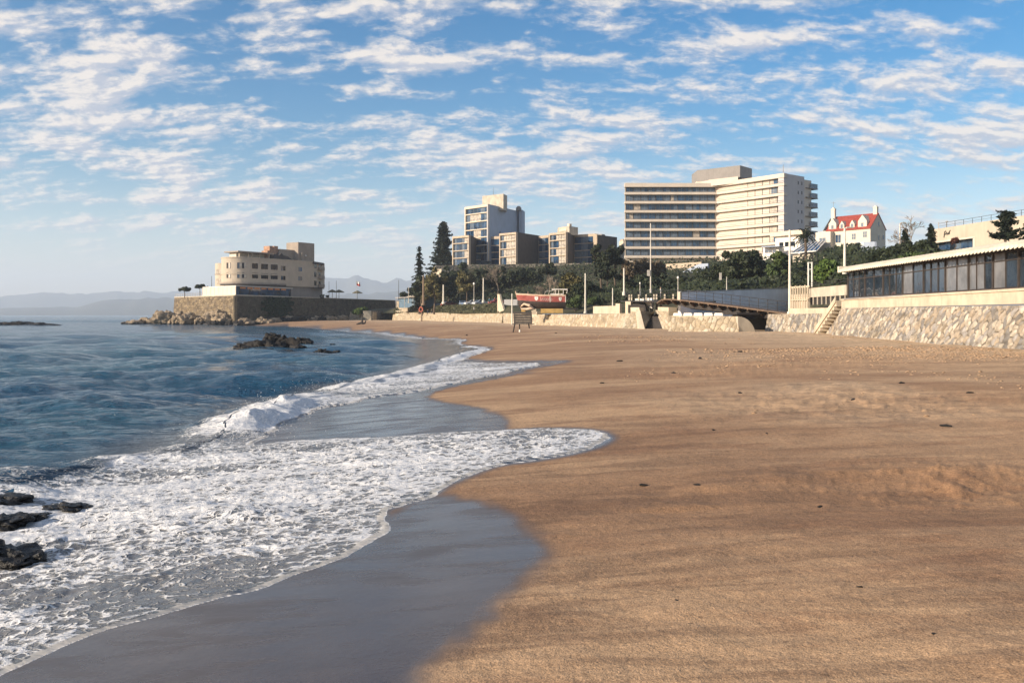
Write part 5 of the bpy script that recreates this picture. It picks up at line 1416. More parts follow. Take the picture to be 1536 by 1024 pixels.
m = MB(); m.fr(tuple(p), tuple(q)); m.box(0, m.L, -6, -6.3, zc, 7.0); m.build('back_wall', M_CONCG, pv_)
m = MB(); p = glz(77); m.fr(tuple(p), tuple(p + Vector((7, .5)))); m.box(.1, 7, -.02, -.06, zc, ze(76)); m.build('end_glazing', M_GLP, pv_)
m = MB(); p, q = glz(75) + Vector((1.4, 0)), glz(27) + Vector((1.4, 0)); m.fr(tuple(p), tuple(q)); m.box(0, m.L, 0, -.8, zc, zc + .8)
m.build('counter', M_WOODD, pv_)
m = MB(); a, b = Q(1441, 66), Q(1470, 60); m.fr(a, b); m.box(0, m.L, 0, -1.2, 6.9, Z(374.5, 63)); m.build('roof_kerb', M_WHITE, pv_)

tw_ = thing('garden_wall', 'tan garden wall with sloping grey ramp seen through the trees below the hotel', 'wall', (*Q(1030, 231), 14))
m = MB(); m.fr(Q(998, 236), Q(1052, 226)); m.box(0, m.L, 0, -.6, 11, Z(394.5, 231)); m.build('panel', M_TAN, tw_)
m = MB(); m.fr(Q(1010, 228), Q(1062, 219)); m.face([(0, 11), (m.L, 11), (m.L, Z(396, 222)), (m.L * .75, Z(396, 222)), (0, Z(413, 226))], 0, -.4); m.build('ramp', M_BLUEW, tw_)
# ------------------------------------------------------------------ foliage
M_BARK = pm('bark', (.10, .075, .055), .9, .3, 2, .3, .4, .03)
M_BARKG = pm('grey bark', (.20, .165, .13), .9, .3, 2, .3, .4, .03)
M_LCON = leafm('conifer needles', (0.0068, 0.0136, 0.0082), (0.0218, 0.0326, 0.0163))
M_LPINE = leafm('pine needles', (0.0095, 0.0163, 0.0082), (0.0306, 0.0394, 0.0177))
M_LDARK = leafm('dark evergreen leaves', (.008, .015, .007), (.036, .048, .018))
M_LMID = leafm('mid green leaves', (.022, .042, .012), (.075, .105, .030))
M_LOLIVE = leafm('olive yellow leaves', (.040, .042, .014), (.125, .105, .035))
M_LBROWN = leafm('dry brown twigs', (.055, .042, .026), (.150, .115, .070))
M_LRED = leafm('dark red leaves', (.050, .018, .014), (.12, .045, .03))
M_LFRESH = leafm('fresh green leaves', (.030, .062, .010), (.10, .15, .028))


def quads(c, nrm, size, rg, asp=1.0):
    """one leaf-clump quad per row: centre, rough normal, size"""
    n = len(c)
    r1 = rg.normal(size=(n, 3)); nn = nrm + .7 * rg.normal(size=(n, 3)); nn /= np.linalg.norm(nn, axis=1, keepdims=True) + 1e-9
    a = np.cross(nn, r1); a /= np.linalg.norm(a, axis=1, keepdims=True) + 1e-9
    b = np.cross(nn, a); s = np.asarray(size).reshape(-1, 1) * (.6 + .8 * rg.random((n, 1)))
    v = np.stack([c - a * s * asp, c - b * s * .6, c + a * s * asp, c + b * s * .6], 1).reshape(-1, 3)
    return v, np.arange(n * 4).reshape(n, 4)


def crown_broad(name, mat, rx, rz, nclump, leaf, seed, flat=.35, dens=1.0, asp=1.2):
    rg = np.random.default_rng(seed); cs = []; ns = []
    d = rg.normal(size=(nclump, 3)); d /= np.linalg.norm(d, axis=1, keepdims=True)
    d[:, 2] = np.where(d[:, 2] < -flat, -flat * rg.random(nclump), d[:, 2])
    rr = .35 + .65 * rg.random((nclump, 1)) ** .5
    cen = d * rr * np.array([[rx, rx, rz]]) * .82 * (1 + .22 * rg.normal(size=(nclump, 1)))
    for i in range(nclump):
        r = rx * (.20 + .17 * rg.random()); k = int(dens * 26 * (r / leaf) ** 1.25) + 12
        q = rg.normal(size=(k, 3)); q /= np.linalg.norm(q, axis=1, keepdims=True)
        cs.append(cen[i] + q * r * (.55 + .5 * rg.random((k, 1))) * np.array([[1, 1, .75]])); ns.append(q)
    c = np.vstack(cs); n = np.vstack(ns)
    v, f = quads(c, n, np.full(len(c), leaf), rg, asp)
    v[:, 2] += rz
    return np_mesh(name, v, f, (mat,))


def crown_conifer(name, mat, R_, H, seed, tiers=22, nb=8, leaf=.35, power=.85, droop=.25, low=.08, gap=0.0, dense=1.0, up=0.0):
    rg = np.random.default_rng(seed); cs = []; sz = []; ns = []
    for t in range(tiers):
        h = low + (1 - low) * (t + .3 * rg.random()) / tiers
        rad = R_ * (1 - h) ** power * (.80 + .4 * rg.random()) + .05 * R_
        if rg.random() < gap: rad *= .5
        for b in range(int(nb * (.6 + .4 * (1 - h))) + 2):
            az = rg.random() * 6.283; L = rad * (.65 + .45 * rg.random()); k = max(5, int(dense * 5.5 * L / leaf))
            s = (np.arange(k) + rg.random(k)) / k
            L *= (.7 + .6 * rg.random()); x = s * L; zz_ = h * H + (rg.random() - .5) * H / tiers - droop * L * s ** 1.5 + up * L * s ** 2.5
            w_ = leaf * (.3 + 1.0 * np.sin(np.pi * np.clip(s, .05, .95)))
            off = rg.normal(size=k) * w_ * .9
            p = np.stack([math.cos(az) * x - math.sin(az) * off, math.sin(az) * x + math.cos(az) * off, zz_ - np.abs(off) * .25 + rg.normal(size=k) * leaf * .25], -1)
            cs.append(p); sz.append(leaf * (1.05 - .45 * s)); ns.append(np.tile([[0, 0, 1.0]], (k, 1)))
    c = np.vstack(cs); v, f = quads(c, np.vstack(ns), np.concatenate(sz), rg, 1.3)
    return np_mesh(name, v, f, (mat,))


def branches(m, base, h, r, seed, spread=.7, depth=4, nfork=3, trunk=.35, minr=.02):
    rg = random.Random(seed)

    def grow(p, d, L, r, k):
        pts = [p]; q = Vector(p)
        for i in range(3):
            d = (d + Vector((rg.gauss(0, .12), rg.gauss(0, .12), rg.gauss(0, .06)))).normalized(); q = q + d * (L / 3); pts.append(q.copy())
        m.tube(pts, [r, r * .9, r * .8, r * .68], 5 if r > .06 else 3, 0, False)
        if k == 0: return
        for j in range(nfork):
            a = rg.random() * 6.283; perp = d.orthogonal().normalized(); perp.rotate(__import__('mathutils').Quaternion(d, a))
            nd = (d + perp * spread * (.6 + .6 * rg.random()) + Vector((0, 0, .12))).normalized()
            s = pts[-1] if j < 2 else pts[2]
            grow(s, nd, L * (.62 + .22 * rg.random()), max(minr, r * .58), k - 1)
    grow(Vector(base), Vector((0, 0, 1)), h * trunk, r, depth)


def place(px, Y, dz=0):
    x, y = Q(px, Y); return (x, y, hz(x, y) + dz)


def trunk_part(th, base, h, r, mat=M_BARK, lean=(0, 0), limbs=4, seed=0):
    m = MB(); rg = random.Random(seed); b = Vector(base); top = b + Vector((lean[0], lean[1], h))
    mid_ = (b + top) / 2 + Vector((rg.gauss(0, .15), rg.gauss(0, .15), 0))
    m.tube([b - Vector((0, 0, .3)), b + Vector((0, 0, .4)), mid_, top], [r * 1.35, r, r * .8, r * .55], 8)
    for k in range(limbs):
        a = rg.random() * 6.283; s = mid_.lerp(top, rg.random()); e = s + Vector((math.cos(a) * h * .28, math.sin(a) * h * .28, h * (.22 + .2 * rg.random())))
        m.tube([s, s.lerp(e, .5) + Vector((0, 0, h * .03)), e], [r * .5, r * .35, r * .18], 5)
    return m.build('trunk', mat, th, smooth=True)


def put(me, th, off=(0, 0, 0), rz=0, sc=(1, 1, 1), name='crown'):
    o = link(name, me, th); o.location = off; o.rotation_euler.z = rz; o.scale = sc; return o


def broadleaf(px, ytop, Y, hw, lbl, mat, seed, base=None, name='tree', cat='tree', nclump=30, leaf=.32, group=None, trunkf=.25, flat=.35, dens=1.0, ybot=None):
    b = place(px, Y) if base is None else base; top = Z(ytop, Y); H = top - b[2]; rx = hw / F * Y
    th = thing(name, lbl, cat, b, group)
    cb = (H * trunkf) if ybot is None else max(0.0, Z(ybot, Y) - b[2])
    rz_ = (H - cb) / 2
    me = crown_broad('crown', mat, rx, rz_, nclump, leaf, seed, flat, dens)
    put(me, th, (0, 0, cb), seed)
    trunk_part(th, b, cb + rz_ * 1.1, max(.10, H * .022), seed=seed)
    return th


def conifer(px, ytop, Y, hw, lbl, seed, base=None, name='conifer', mat=M_LCON, tiers=24, nb=9, leaf=.34, power=.8, droop=.25, low=.1, gap=0, dense=1.0, group=None, up=0.0, cat='conifer tree'):
    b = place(px, Y) if base is None else base; H = Z(ytop, Y) - b[2]; rx = hw / F * Y
    th = thing(name, lbl, cat, b, group)
    put(crown_conifer('crown', mat, rx, H, seed, tiers, nb, leaf, power, droop, low, gap, dense, up), th)
    m = MB(); bv = Vector(b); m.tube([bv - Vector((0, 0, .3)), bv + Vector((0, 0, H * .5)), bv + Vector((0, 0, H * .97))], [H * .02 + .08, H * .013 + .04, .03], 7); m.build('trunk', M_BARK, th, smooth=True)
    return th


# headland end of the hill: the two tall conifers
conifer(629, 369, 262, 19, 'slim spire shaped fir with open drooping branches left of the hill', 101, tiers=34, nb=4, leaf=.36, power=.80, droop=.42, low=.10, gap=.30, up=.16, dense=1.2)
conifer(665, 332, 334, 20, 'tall broad dark pine right beside the leftmost apartment block', 102, tiers=30, nb=12, leaf=.60, power=.55, droop=.12, low=.06, dense=1.4, up=.12)
# trees along the foot of the hill, left to right
L_ = 'trees and shrubs between promenade and hill'
broadleaf(612, 430, 275, 17, 'low rounded bush at the left end of the promenade tree row', M_LDARK, 111, name='bush', cat='bush', nclump=20, leaf=.4, trunkf=.05)
broadleaf(633, 408, 258, 15, 'shaggy dark tree beneath the slim spire shaped fir', M_LDARK, 112, leaf=.4, trunkf=.08)
broadleaf(651, 400, 252, 20, 'olive yellow leaved tree left of the wall stub', M_LOLIVE, 113, leaf=.36, nclump=36, trunkf=.12, flat=.6)
broadleaf(673, 397, 258, 20, 'very dark full tree behind the olive yellow tree', M_LDARK, 114, leaf=.4, nclump=38, trunkf=.05, flat=.6)
broadleaf(700, 404, 250, 19, 'olive brown tree beside the pale short lamp column', M_LOLIVE, 115, leaf=.36, nclump=30, trunkf=.2, flat=.5)
broadleaf(722, 399, 262, 20, 'dark tree behind the white flagless mast', M_LDARK, 116, leaf=.4, nclump=38, trunkf=.05, flat=.6)
broadleaf(688, 399, 275, 24, 'dark broad shrub against the retaining wall below the left apartments', M_LDARK, 117, leaf=.45, nclump=34, trunkf=.0, flat=.6, name='shrub', cat='shrub')
broadleaf(752, 403, 262, 22, 'dark shrub above the promenade stair', M_LDARK, 118, leaf=.45, nclump=34, trunkf=.0, flat=.6, name='shrub', cat='shrub')
broadleaf(785, 404, 262, 26, 'dark wide shrub on the slope behind the boat bow', M_LDARK, 119, leaf=.45, nclump=36, trunkf=.0, flat=.6, name='shrub', cat='shrub')
broadleaf(822, 394, 250, 16, 'small dark pine shaped shrub touching the retaining wall above the boat', M_LPINE, 120, leaf=.4, nclump=24, trunkf=.2, flat=.2, name='shrub', cat='shrub')
broadleaf(857, 413, 176, 22, 'rounded yellow green bush behind the boat cabin frame', M_LOLIVE, 121, leaf=.3, nclump=34, trunkf=.0, flat=.6, name='bush', cat='bush')
broadleaf(880, 424, 172, 24, 'dark dome shaped bush right of the boat', M_LDARK, 122, leaf=.3, nclump=36, trunkf=.0, flat=.6, name='bush', cat='bush')
broadleaf(862, 444, 160, 14, 'low green hedge bush just behind the boat stern', M_LMID, 123, leaf=.22, nclump=22, trunkf=.0, flat=.6, name='bush', cat='bush')
broadleaf(893, 444, 156, 12, 'low green hedge bush behind the cream parapet', M_LMID, 124, leaf=.22, nclump=20, trunkf=.0, flat=.6, name='bush', cat='bush')
# umbrella pines
pn = broadleaf(902, 363, 186, 20, 'tall pine with layered dark crown left of the hotel', M_LPINE, 131, name='pine', cat='pine tree', nclump=30, leaf=.30, flat=.3, ybot=424)
broadleaf(923, 360, 190, 18, 'taller pine whose crown touches the left edge of the hotel', M_LPINE, 132, name='pine', cat='pine tree', nclump=30, leaf=.30, flat=.3, ybot=418)
broadleaf(912, 395, 181, 17, 'lower pine crown hanging between the two tall pines', M_LPINE, 133, name='pine', cat='pine tree', nclump=22, leaf=.28, flat=.3, ybot=430)
broadleaf(944, 388, 200, 15, 'brownish thin leaved tree left of the thin tall lamp mast', M_LBROWN, 134, nclump=26, leaf=.28, trunkf=.1, flat=.6)
broadleaf(962, 383, 196, 18, 'dry brown feathery tree below the hotel bend', M_LBROWN, 135, nclump=28, leaf=.26, trunkf=.1, flat=.6, dens=.7)
broadleaf(986, 386, 198, 20, 'greyish brown leafless looking tree right of the thin tall mast', M_LBROWN, 136, nclump=28, leaf=.26, trunkf=.1, flat=.6, dens=.7)
broadleaf(975, 410, 172, 26, 'dark bush behind the platform rail left of the footbridge', M_LDARK, 137, name='bush', cat='bush', nclump=34, leaf=.3, trunkf=.0, flat=.6)
broadleaf(945, 418, 168, 20, 'dark bush under the tall pines beside the beach steps', M_LDARK, 138, name='bush', cat='bush', nclump=30, leaf=.3, trunkf=.0, flat=.6)
broadleaf(1006, 416, 170, 16, 'dark bush behind the globe lamp', M_LDARK, 139, name='bush', cat='bush', nclump=30, leaf=.3, trunkf=.0, flat=.6)
broadleaf(1058, 402, 168, 20, 'dark olive bush above the ramp wall left of the big tree', M_LDARK, 140, name='bush', cat='bush', nclump=36, leaf=.3, trunkf=.0, flat=.6)
broadleaf(1076, 392, 160, 18, 'mid green tree merging with the left of the big dark tree', M_LDARK, 141, nclump=30, leaf=.28, trunkf=.05, flat=.6)
broadleaf(1115, 374, 152, 33, 'big dark green spreading tree above the ramp wall', M_LDARK, 142, nclump=60, leaf=.28, trunkf=.04, flat=.7, dens=1.1)
broadleaf(1168, 377, 146, 21, 'dark tree with yellow lit edge behind the tall lamp post', M_LMID, 143, nclump=40, leaf=.26, trunkf=.04, flat=.7)
broadleaf(1196, 404, 138, 15, 'dark low shrub behind the cream slatted fence', M_LDARK, 144, name='shrub', cat='shrub', nclump=26, leaf=.25, trunkf=.0, flat=.6)
broadleaf(1243, 388, 118, 23, 'round fresh green bush beside the left end of the pavilion roof', M_LFRESH, 145, name='bush', cat='bush', nclump=60, leaf=.20, trunkf=.0, flat=.7, dens=1.2)
broadleaf(1224, 402, 128, 12, 'dark shrub left of the round fresh green bush', M_LDARK, 146, name='shrub', cat='shrub', nclump=20, leaf=.24, trunkf=.0, flat=.6)
# rising shrubbery above the pavilion roof
for i, (px, yt, Y, hw, lbl, mt) in enumerate([(1284, 398, 112, 20, 'lowest dark shrub of the rising row above the pavilion roof', M_LDARK), (1308, 389, 122, 24, 'dark shrub below the white house gable', M_LDARK),
                                             (1330, 375, 118, 22, 'dark shrub at the foot of the utility pole beside the house', M_LDARK), (1356, 366, 122, 26, 'large dark shrub beneath the bare tree', M_LDARK),
                                             (1386, 362, 116, 22, 'dense dark shrub at the left end of the beige building', M_LDARK), (1345, 390, 96, 30, 'mid green shrub low above the pavilion roof edge', M_LMID),
                                             (1372, 378, 92, 24, 'olive tinted shrub in front of the dense dark shrub', M_LMID), (1418, 379, 96, 15, 'small shrub below the blue window', M_LMID), (1312, 402, 98, 22, 'low green shrub just behind the pavilion roof corner', M_LMID)]):
    broadleaf(px, yt, Y, hw, lbl, mt, 150 + i, name='shrub', cat='shrub', nclump=44, leaf=.20, trunkf=.0, flat=.7, group='shrubs rising above the pavilion roof')
conifer(1397, 336, 120, 11, 'small dark conifer pyramid overlapping the beige building corner', 161, tiers=14, nb=7, leaf=.22, power=.6, low=.2)
conifer(1358, 342, 128, 10, 'dark pointed conifer top just below the bare tree branches', 162, tiers=14, nb=7, leaf=.24, power=.6, low=.2)
conifer(1508, 316, 104, 31, 'spreading cedar with layered tips in front of the beige building', 163, tiers=11, nb=6, leaf=.22, power=.45, droop=.10, low=.30, gap=.2, dense=1.3, name='cedar', cat='cedar tree', up=.28)
conifer(1545, 330, 100, 22, 'dark conifer cut by the right picture edge beside the cedar', 164, tiers=14, nb=8, leaf=.22, power=.5, low=.25, name='cedar', cat='cedar tree')
# topiary ball
b = place(1432, 118); th = thing('topiary', 'small dark red ball shaped tree in front of the blue window', 'topiary tree', b)
zc_ = Z(361, 118) - b[2]; rt = 5.8 / F * 118
put(crown_broad('crown', M_LRED, rt, rt, 40, .10, 171, 1.0), th, (0, 0, zc_ - rt)); trunk_part(th, b, zc_, .06, limbs=0)
# bare trees
for px, Y, yt, lbl, sd, n in ((1370, 124, 322, 'leafless tree with fine upright twigs between house and beige building', 5, 3), (747, 250, 392, 'leafless pale twigged tree right of the white mast', 6, 3), (826, 178, 408, 'leafless brown shrub rising behind the boat', 7, 3), (804, 180, 424, 'low leafless shrub behind the boat windscreen', 9, 3), (1228, 220, 344, 'small leafless tree between hotel and white house', 8, 3)):
    b = place(px, Y); th = thing('bare_tree', lbl, 'bare tree', b); m = MB()
    H = Z(yt, Y) - b[2]; branches(m, b, H, max(.07, H * .022), sd, .62, 5, n, .30, .028 if Y < 150 else .04); m.build('branches', M_BARKG, th)
# palm beside the annex
b = place(1208, 176); th = thing('palm_tree', 'palm with shaggy dark fronds between hotel annex and white house', 'palm tree', b)
H = Z(352, 176) - b[2]; m = MB(); m.tube([Vector(b), Vector(b) + Vector((.1, 0, H * .5)), Vector(b) + Vector((0, 0, H))], [.32, .26, .24], 8); m.build('trunk', M_BARK, th, smooth=True)
rg = np.random.default_rng(77); cs = []; sz = []; nn = []
for k in range(46):
    az = rg.random() * 6.283; el = R(-45 + 120 * rg.random()); L = 2.6 * (.8 + .35 * rg.random()); s = np.linspace(.05, 1, 26)
    x = s * L * math.cos(el) * (1 - .12 * s); z = s * L * math.sin(el) - 1.25 * s ** 2
    off = rg.normal(size=26) * .16
    cs.append(np.stack([math.cos(az) * x - math.sin(az) * off, math.sin(az) * x + math.cos(az) * off, z + H], -1)); sz.append(np.full(26, .16)); nn.append(np.tile([[0, 0, 1.]], (26, 1)))
v, f = quads(np.vstack(cs), np.vstack(nn), np.concatenate(sz), rg, 1.6); put(np_mesh('crown', v, f, (M_LPINE,)), th)

# ------------------------------------------------------------------ ground cover (too fine to count)
def cover(name, region, n, leaf, mat, seed, lift=.15, cl=1.0):
    rg = np.random.default_rng(seed); pts = []
    while len(pts) < n:
        px = region[0] + (region[1] - region[0]) * rg.random(); i = rg.random()
        ys = [np.interp(px, _kp, _ky[:, k]) for k in range(6)]
        a, b = region[2], region[3]; t_ = a + (b - a) * i
        Y = float(np.interp(t_, range(6), ys)); x, y = Q(px, Y)
        if vnoise(np.array([x * .18 * cl]), np.array([y * .18 * cl]), seed)[0] < region[4] * (2 * rg.random() - 1) + region[5]: continue
        pts.append((x, y, hz(x, y) + lift * (rg.random() ** 1.5) * 2))
    c = np.array(pts); nr = np.tile([[-.2, -.5, .8]], (n, 1))
    v, f = quads(c, nr, np.full(n, leaf), rg, 1.2)
    o = link(name, np_mesh(name, v, f, (mat,))); return tag(o, kind='stuff')


M_COVER = leafm('bank ground cover', (.040, .046, .022), (.115, .110, .055))
cover('ground_cover', (592, 748, .02, 1.05, .6, -.5), 9000, .26, M_COVER, 201, .12)
cover('undergrowth', (640, 1290, 1.9, 3.9, .8, -.3), 24000, .34, M_LDARK, 202, .9)
cover('undergrowth', (1240, 1400, 1.2, 3.4, .8, -.3), 7000, .30, M_LDARK, 203, .5)
# creeper on the wall end, terrace trees on the headland
b = P(538, 468, 291); th = thing('creeper', 'bright green creeper heaped on the short sunlit wall end', 'creeper', b)
put(crown_broad('leaves', M_LFRESH, 2.3, .9, 26, .22, 211, .8), th, (0, 0, -.6)); put(crown_broad('leaves', M_LFRESH, 1.3, .7, 16, .2, 212, .8), th, (1.6, 0, .3))
for px, yt, Y, lbl, sd in ((277, 431.5, 284, 'small flat topped tree leftmost on the headland terrace', 221), (300, 427, 286, 'flat topped tree beside the glazed terrace screen on the headland', 222), (311, 430, 290, 'dark tree crown right behind the terrace screen end', 223)):
    x, y = Q(px, Y); b = (x, y, PT); th = thing('terrace_tree', lbl, 'tree', b, 'small trees on the headland terrace'); H = Z(yt, Y) - PT
    put(crown_broad('crown', M_LDARK, 1.7, .75, 22, .22, sd, .3), th, (0, 0, H - 1.4)); trunk_part(th, b, H - .7, .12, limbs=3, seed=sd)
# ------------------------------------------------------------------ rocks
def rockm(name, a, b, wetc):
    m, t = newmat(name)
    g = t.n('ShaderNodeNewGeometry'); pos = g.outputs['Position']
    n1 = t.noise(pos, .9, 6, .65); n2 = t.noise(pos, 5, 5, .7)
    c = t.mix(t.mr(n1, .35, .65), a, b)
    sp = t.n('ShaderNodeSeparateXYZ'); t.set(sp, 0, pos)
    wetk = t.mr(t.math('ADD', sp.outputs[2], t.math('MULTIPLY', n1, .8)), .55, 1.1, 1, 0)
    c = t.mix(wetk, c, wetc)
    t.out(c, t.math('SUBTRACT', .85, t.math('MULTIPLY', wetk, .4)), t.bump(t.math('ADD', n2, t.math('MULTIPLY', n1, 2)), .9, .12), .4)
    return m


M_ROCKT = rockm('tan boulder rock', (.16, .125, .085), (.36, .28, .19), (.030, .027, .024))
M_ROCKD = rockm('black reef rock', (.007, .0065, .006), (.024, .020, .017), (.012, .011, .010))


def rock_mesh(name, seed, mat, sub=4, amp=.38, ridge=.25, flat=1.0, freq=1.1):
    bm = bmesh.new(); bmesh.ops.create_icosphere(bm, subdivisions=sub, radius=1)
    o = Vector((seed * 7.3, seed * 3.1, seed * 5.7))
    for v in bm.verts:
        p = v.co.copy()
        d = mnoise.fractal(p * freq + o, .9, 2.1, 5) * amp
        c = mnoise.voronoi(p * freq * 1.3 + o)[0]; d += (c[1] - c[0] - .3) * ridge
        d += mnoise.fractal(p * 4.2 + o, .8, 2.2, 3) * .07
        v.co = p * (1 + d); v.co.z *= flat
    me = bpy.data.meshes.new(name); bm.to_mesh(me); bm.free(); me.materials.append(mat)
    me.polygons.foreach_set('use_smooth', [True] * len(me.polygons)); me.set_sharp_from_angle(angle=R(32))
    return me


RT = [rock_mesh('boulder', k, M_ROCKT, 4, .42, .40) for k in range(1, 6)]
RD = [rock_mesh('rock', k + 20, M_ROCKD, 4, .45, .45) for k in range(1, 6)]
rk = random.Random(21)


def rock(me, loc, sc, rz, lbl, group=None, name='boulder', cat='boulder', tilt=.3):
    o = link(name, me, None, loc); o.scale = sc; o.rotation_euler = (rk.uniform(-tilt, tilt), rk.uniform(-tilt, tilt), rz)
    return tag(o, lbl, cat, group)


GB = 'boulders piled along the foot of the harbour wall'
# tapering tail in front of the sunlit face
for i in range(20):                                      # long tail running out to sea
    q = i / 19; px = 190 + 74 * q + rk.uniform(-3, 3); Y = 279 + 9 * q + rk.uniform(-4, 4); s = .9 + 1.5 * q * rk.uniform(.6, 1.2)
    rock(RT[i % 5], (X(px, Y), Y, .1 + q * 1.3 * rk.random()), (s * 1.5, s * 1.2, s * (.8 + .4 * q)), rk.random() * 6, 'rough boulder in the low tail of rocks running out to sea', GB)
for i in range(16):                                      # heap against the lit wall
    px = 240 + i * 6.3 + rk.uniform(-3, 3); Y = 274 - (px - 256) * .15 + rk.uniform(-5, 5); s = rk.uniform(1.9, 3.4)
    rock(RT[(i * 3) % 5], (X(px, Y), Y, rk.uniform(.2, 1.5)), (s * 1.15, s, s * .95), rk.random() * 6, 'large tan boulder heaped against the sunlit quay face', GB)
for i in range(10):
    px = 300 + i * 6.5 + rk.uniform(-3, 3); Y = 262 - (px - 300) * .12 + rk.uniform(-4, 2); s = rk.uniform(.8, 1.5)
    rock(RD[i % 5], (X(px, Y), Y, .1), (s * 1.6, s, s * .8), rk.random() * 6, 'dark wet boulder at the waterline below the quay corner', GB)
for i in range(24):                                      # along the shaded face
    px = 362 + i * 6.6 + rk.uniform(-3, 3); Y = 257 + (px - 352) * .22 + rk.uniform(-3, 2); s = rk.uniform(.8, 2.0)
    x = X(px, Y); rock((RT if i % 3 else RD)[i % 5], (x, Y, max(.1, gz(x, Y)) + .1), (s * 1.5, s, s * .85), rk.random() * 6, 'boulder strewn along the shaded side of the quay wall', GB)
# reefs
def reef(lbl, specs, seed):
    th = None
    for i, (px, py, w_, h_) in enumerate(specs):
        Y = (EYE - .05) * F / (py - HY); x = X(px, Y); s = w_ / F * Y / 2; h = h_ / F * Y
        if th is None: th = thing('reef', lbl, 'rock outcrop', (x, Y, 0))
        o = link('rock', RD[(i + seed) % 5], th); o.location = (x - LOC[th].x, Y - LOC[th].y, h * .12); o.scale = (s, s * 1.1, h * (.78 if Y > 25 else .60)); o.rotation_euler = (rk.uniform(-.12, .12), rk.uniform(-.12, .12), rk.random() * 6)
    return th


reef('jagged black reef in the bay right in front of the headland quay', [(366, 524, 28, 12), (384, 525, 36, 17), (404, 526, 40, 21), (416, 525, 38, 24), (432, 525, 36, 20), (444, 527, 30, 12), (396, 529, 44, 9), (424, 530, 40, 8), (408, 520, 30, 24), (374, 527, 30, 9)], 0)
reef('single brown hump of rock just right of the jagged black reef', [(454, 517, 24, 15), (462, 518, 16, 9), (448, 518, 14, 8)], 2)
reef('small pair of black rocks in the shallows near the sand', [(482, 529, 16, 8), (492, 529.5, 14, 5), (504, 529, 12, 5), (474, 529.5, 10, 4)], 3)
reef('low dark skerry on the horizon at the left picture edge', [(6, 487, 26, 5), (22, 487, 26, 6), (38, 487, 30, 5.5), (55, 487.5, 26, 4), (72, 487.5, 24, 3), (84, 487.6, 14, 2), (-14, 487, 30, 6)], 1)
reef('tiny black rock awash between reef and sand', [(498, 517, 7, 3), (503, 517, 5, 2)], 1)
for lbl, specs in (('black rock ledge in the foam, upper one at the left edge', [(14, 748, 56, 17), (-8, 752, 50, 15), (36, 746, 20, 8)]), ('low black rock ridge in the foam right of the upper ledge', [(84, 757, 36, 9), (108, 758, 44, 12), (128, 756, 26, 7)]),
                   ('rounded dark rocks washed by foam below the upper ledge', [(22, 778, 48, 20), (2, 782, 50, 18), (52, 772, 34, 10), (66, 768, 20, 6)]), ('biggest black rock with pointed hump at the left edge', [(10, 836, 76, 38), (48, 838, 44, 22), (-16, 838, 60, 44), (30, 842, 50, 14)]),
                   ('dark flat rock nearest the camera at the left edge', [(12, 934, 60, 22), (-14, 938, 50, 24), (36, 930, 24, 8)])):
    reef(lbl, specs, rk.randrange(5))

# driftwood stump, beach litter
b = gp(543, 200, .0); th = thing('driftwood', 'dark branching driftwood stump standing on the far sand', 'driftwood', b)
m = MB(); bv = Vector(b); m.tube([bv + Vector((-1.3, 0, .05)), bv + Vector((-.3, 0, .35)), bv + Vector((.1, 0, .5))], [.12, .28, .3], 7); m.tube([bv + Vector((0, 0, .1)), bv + Vector((.05, 0, 1.0)), bv + Vector((-.1, .1, 2.2))], [.35, .2, .08], 7); m.tube([bv + Vector((.1, 0, .2)), bv + Vector((.7, 0, .35)), bv + Vector((.9, 0, .95))], [.25, .2, .12], 7); m.build('stump', M_WOODD, th, smooth=True)
DB = [rock_mesh('pebble', 40 + k, M_ROCKD, 2, .4, .3, .55) for k in range(4)]
spots = [(1046, 728, .045), (995, 658, .05), (1420, 640, .09), (1488, 655, .06), (1070, 645, .04), (1348, 664, .05), (965, 728, .05), (1132, 824, .03), (1150, 650, .03), (958, 562, .10), (1010, 560, .10), (879, 622, .04), (903, 575, .08), (1240, 572, .09), (1280, 600, .07), (1180, 560, .10), (1110, 590, .07), (1300, 556, .10), (1352, 575, .09), (1392, 610, .08), (930, 542, .12), (970, 540, .12), (1050, 538, .12), (860, 525, .13), (1455, 590, .08), (1500, 612, .07), (834, 500, .16), (842, 516, .14), (700, 503, .18), (1000, 690, .035), (1230, 760, .03), (1330, 800, .03), (1015, 900, .015), (1120, 946, .014), (1400, 950, .016), (880, 870, .018), (1290, 880, .02), (1185, 520, .16), (1110, 528, .14), (1010, 512, .17)]
for i, (px, py, s) in enumerate(spots[::2]):
    s *= .75
    x, y = ground_hit(px, py)
    o = link('pebble', DB[i % 4], None, (x, y, gz(x, y) + s * .25)); o.scale = (s * 1.7, s, s); o.rotation_euler.z = rk.random() * 6
    tag(o, 'small dark stone or weed clump lying on the open sand', 'stone', 'dark stones scattered over the sand')
# footprints-zone stones near the wall are left to the sand itself

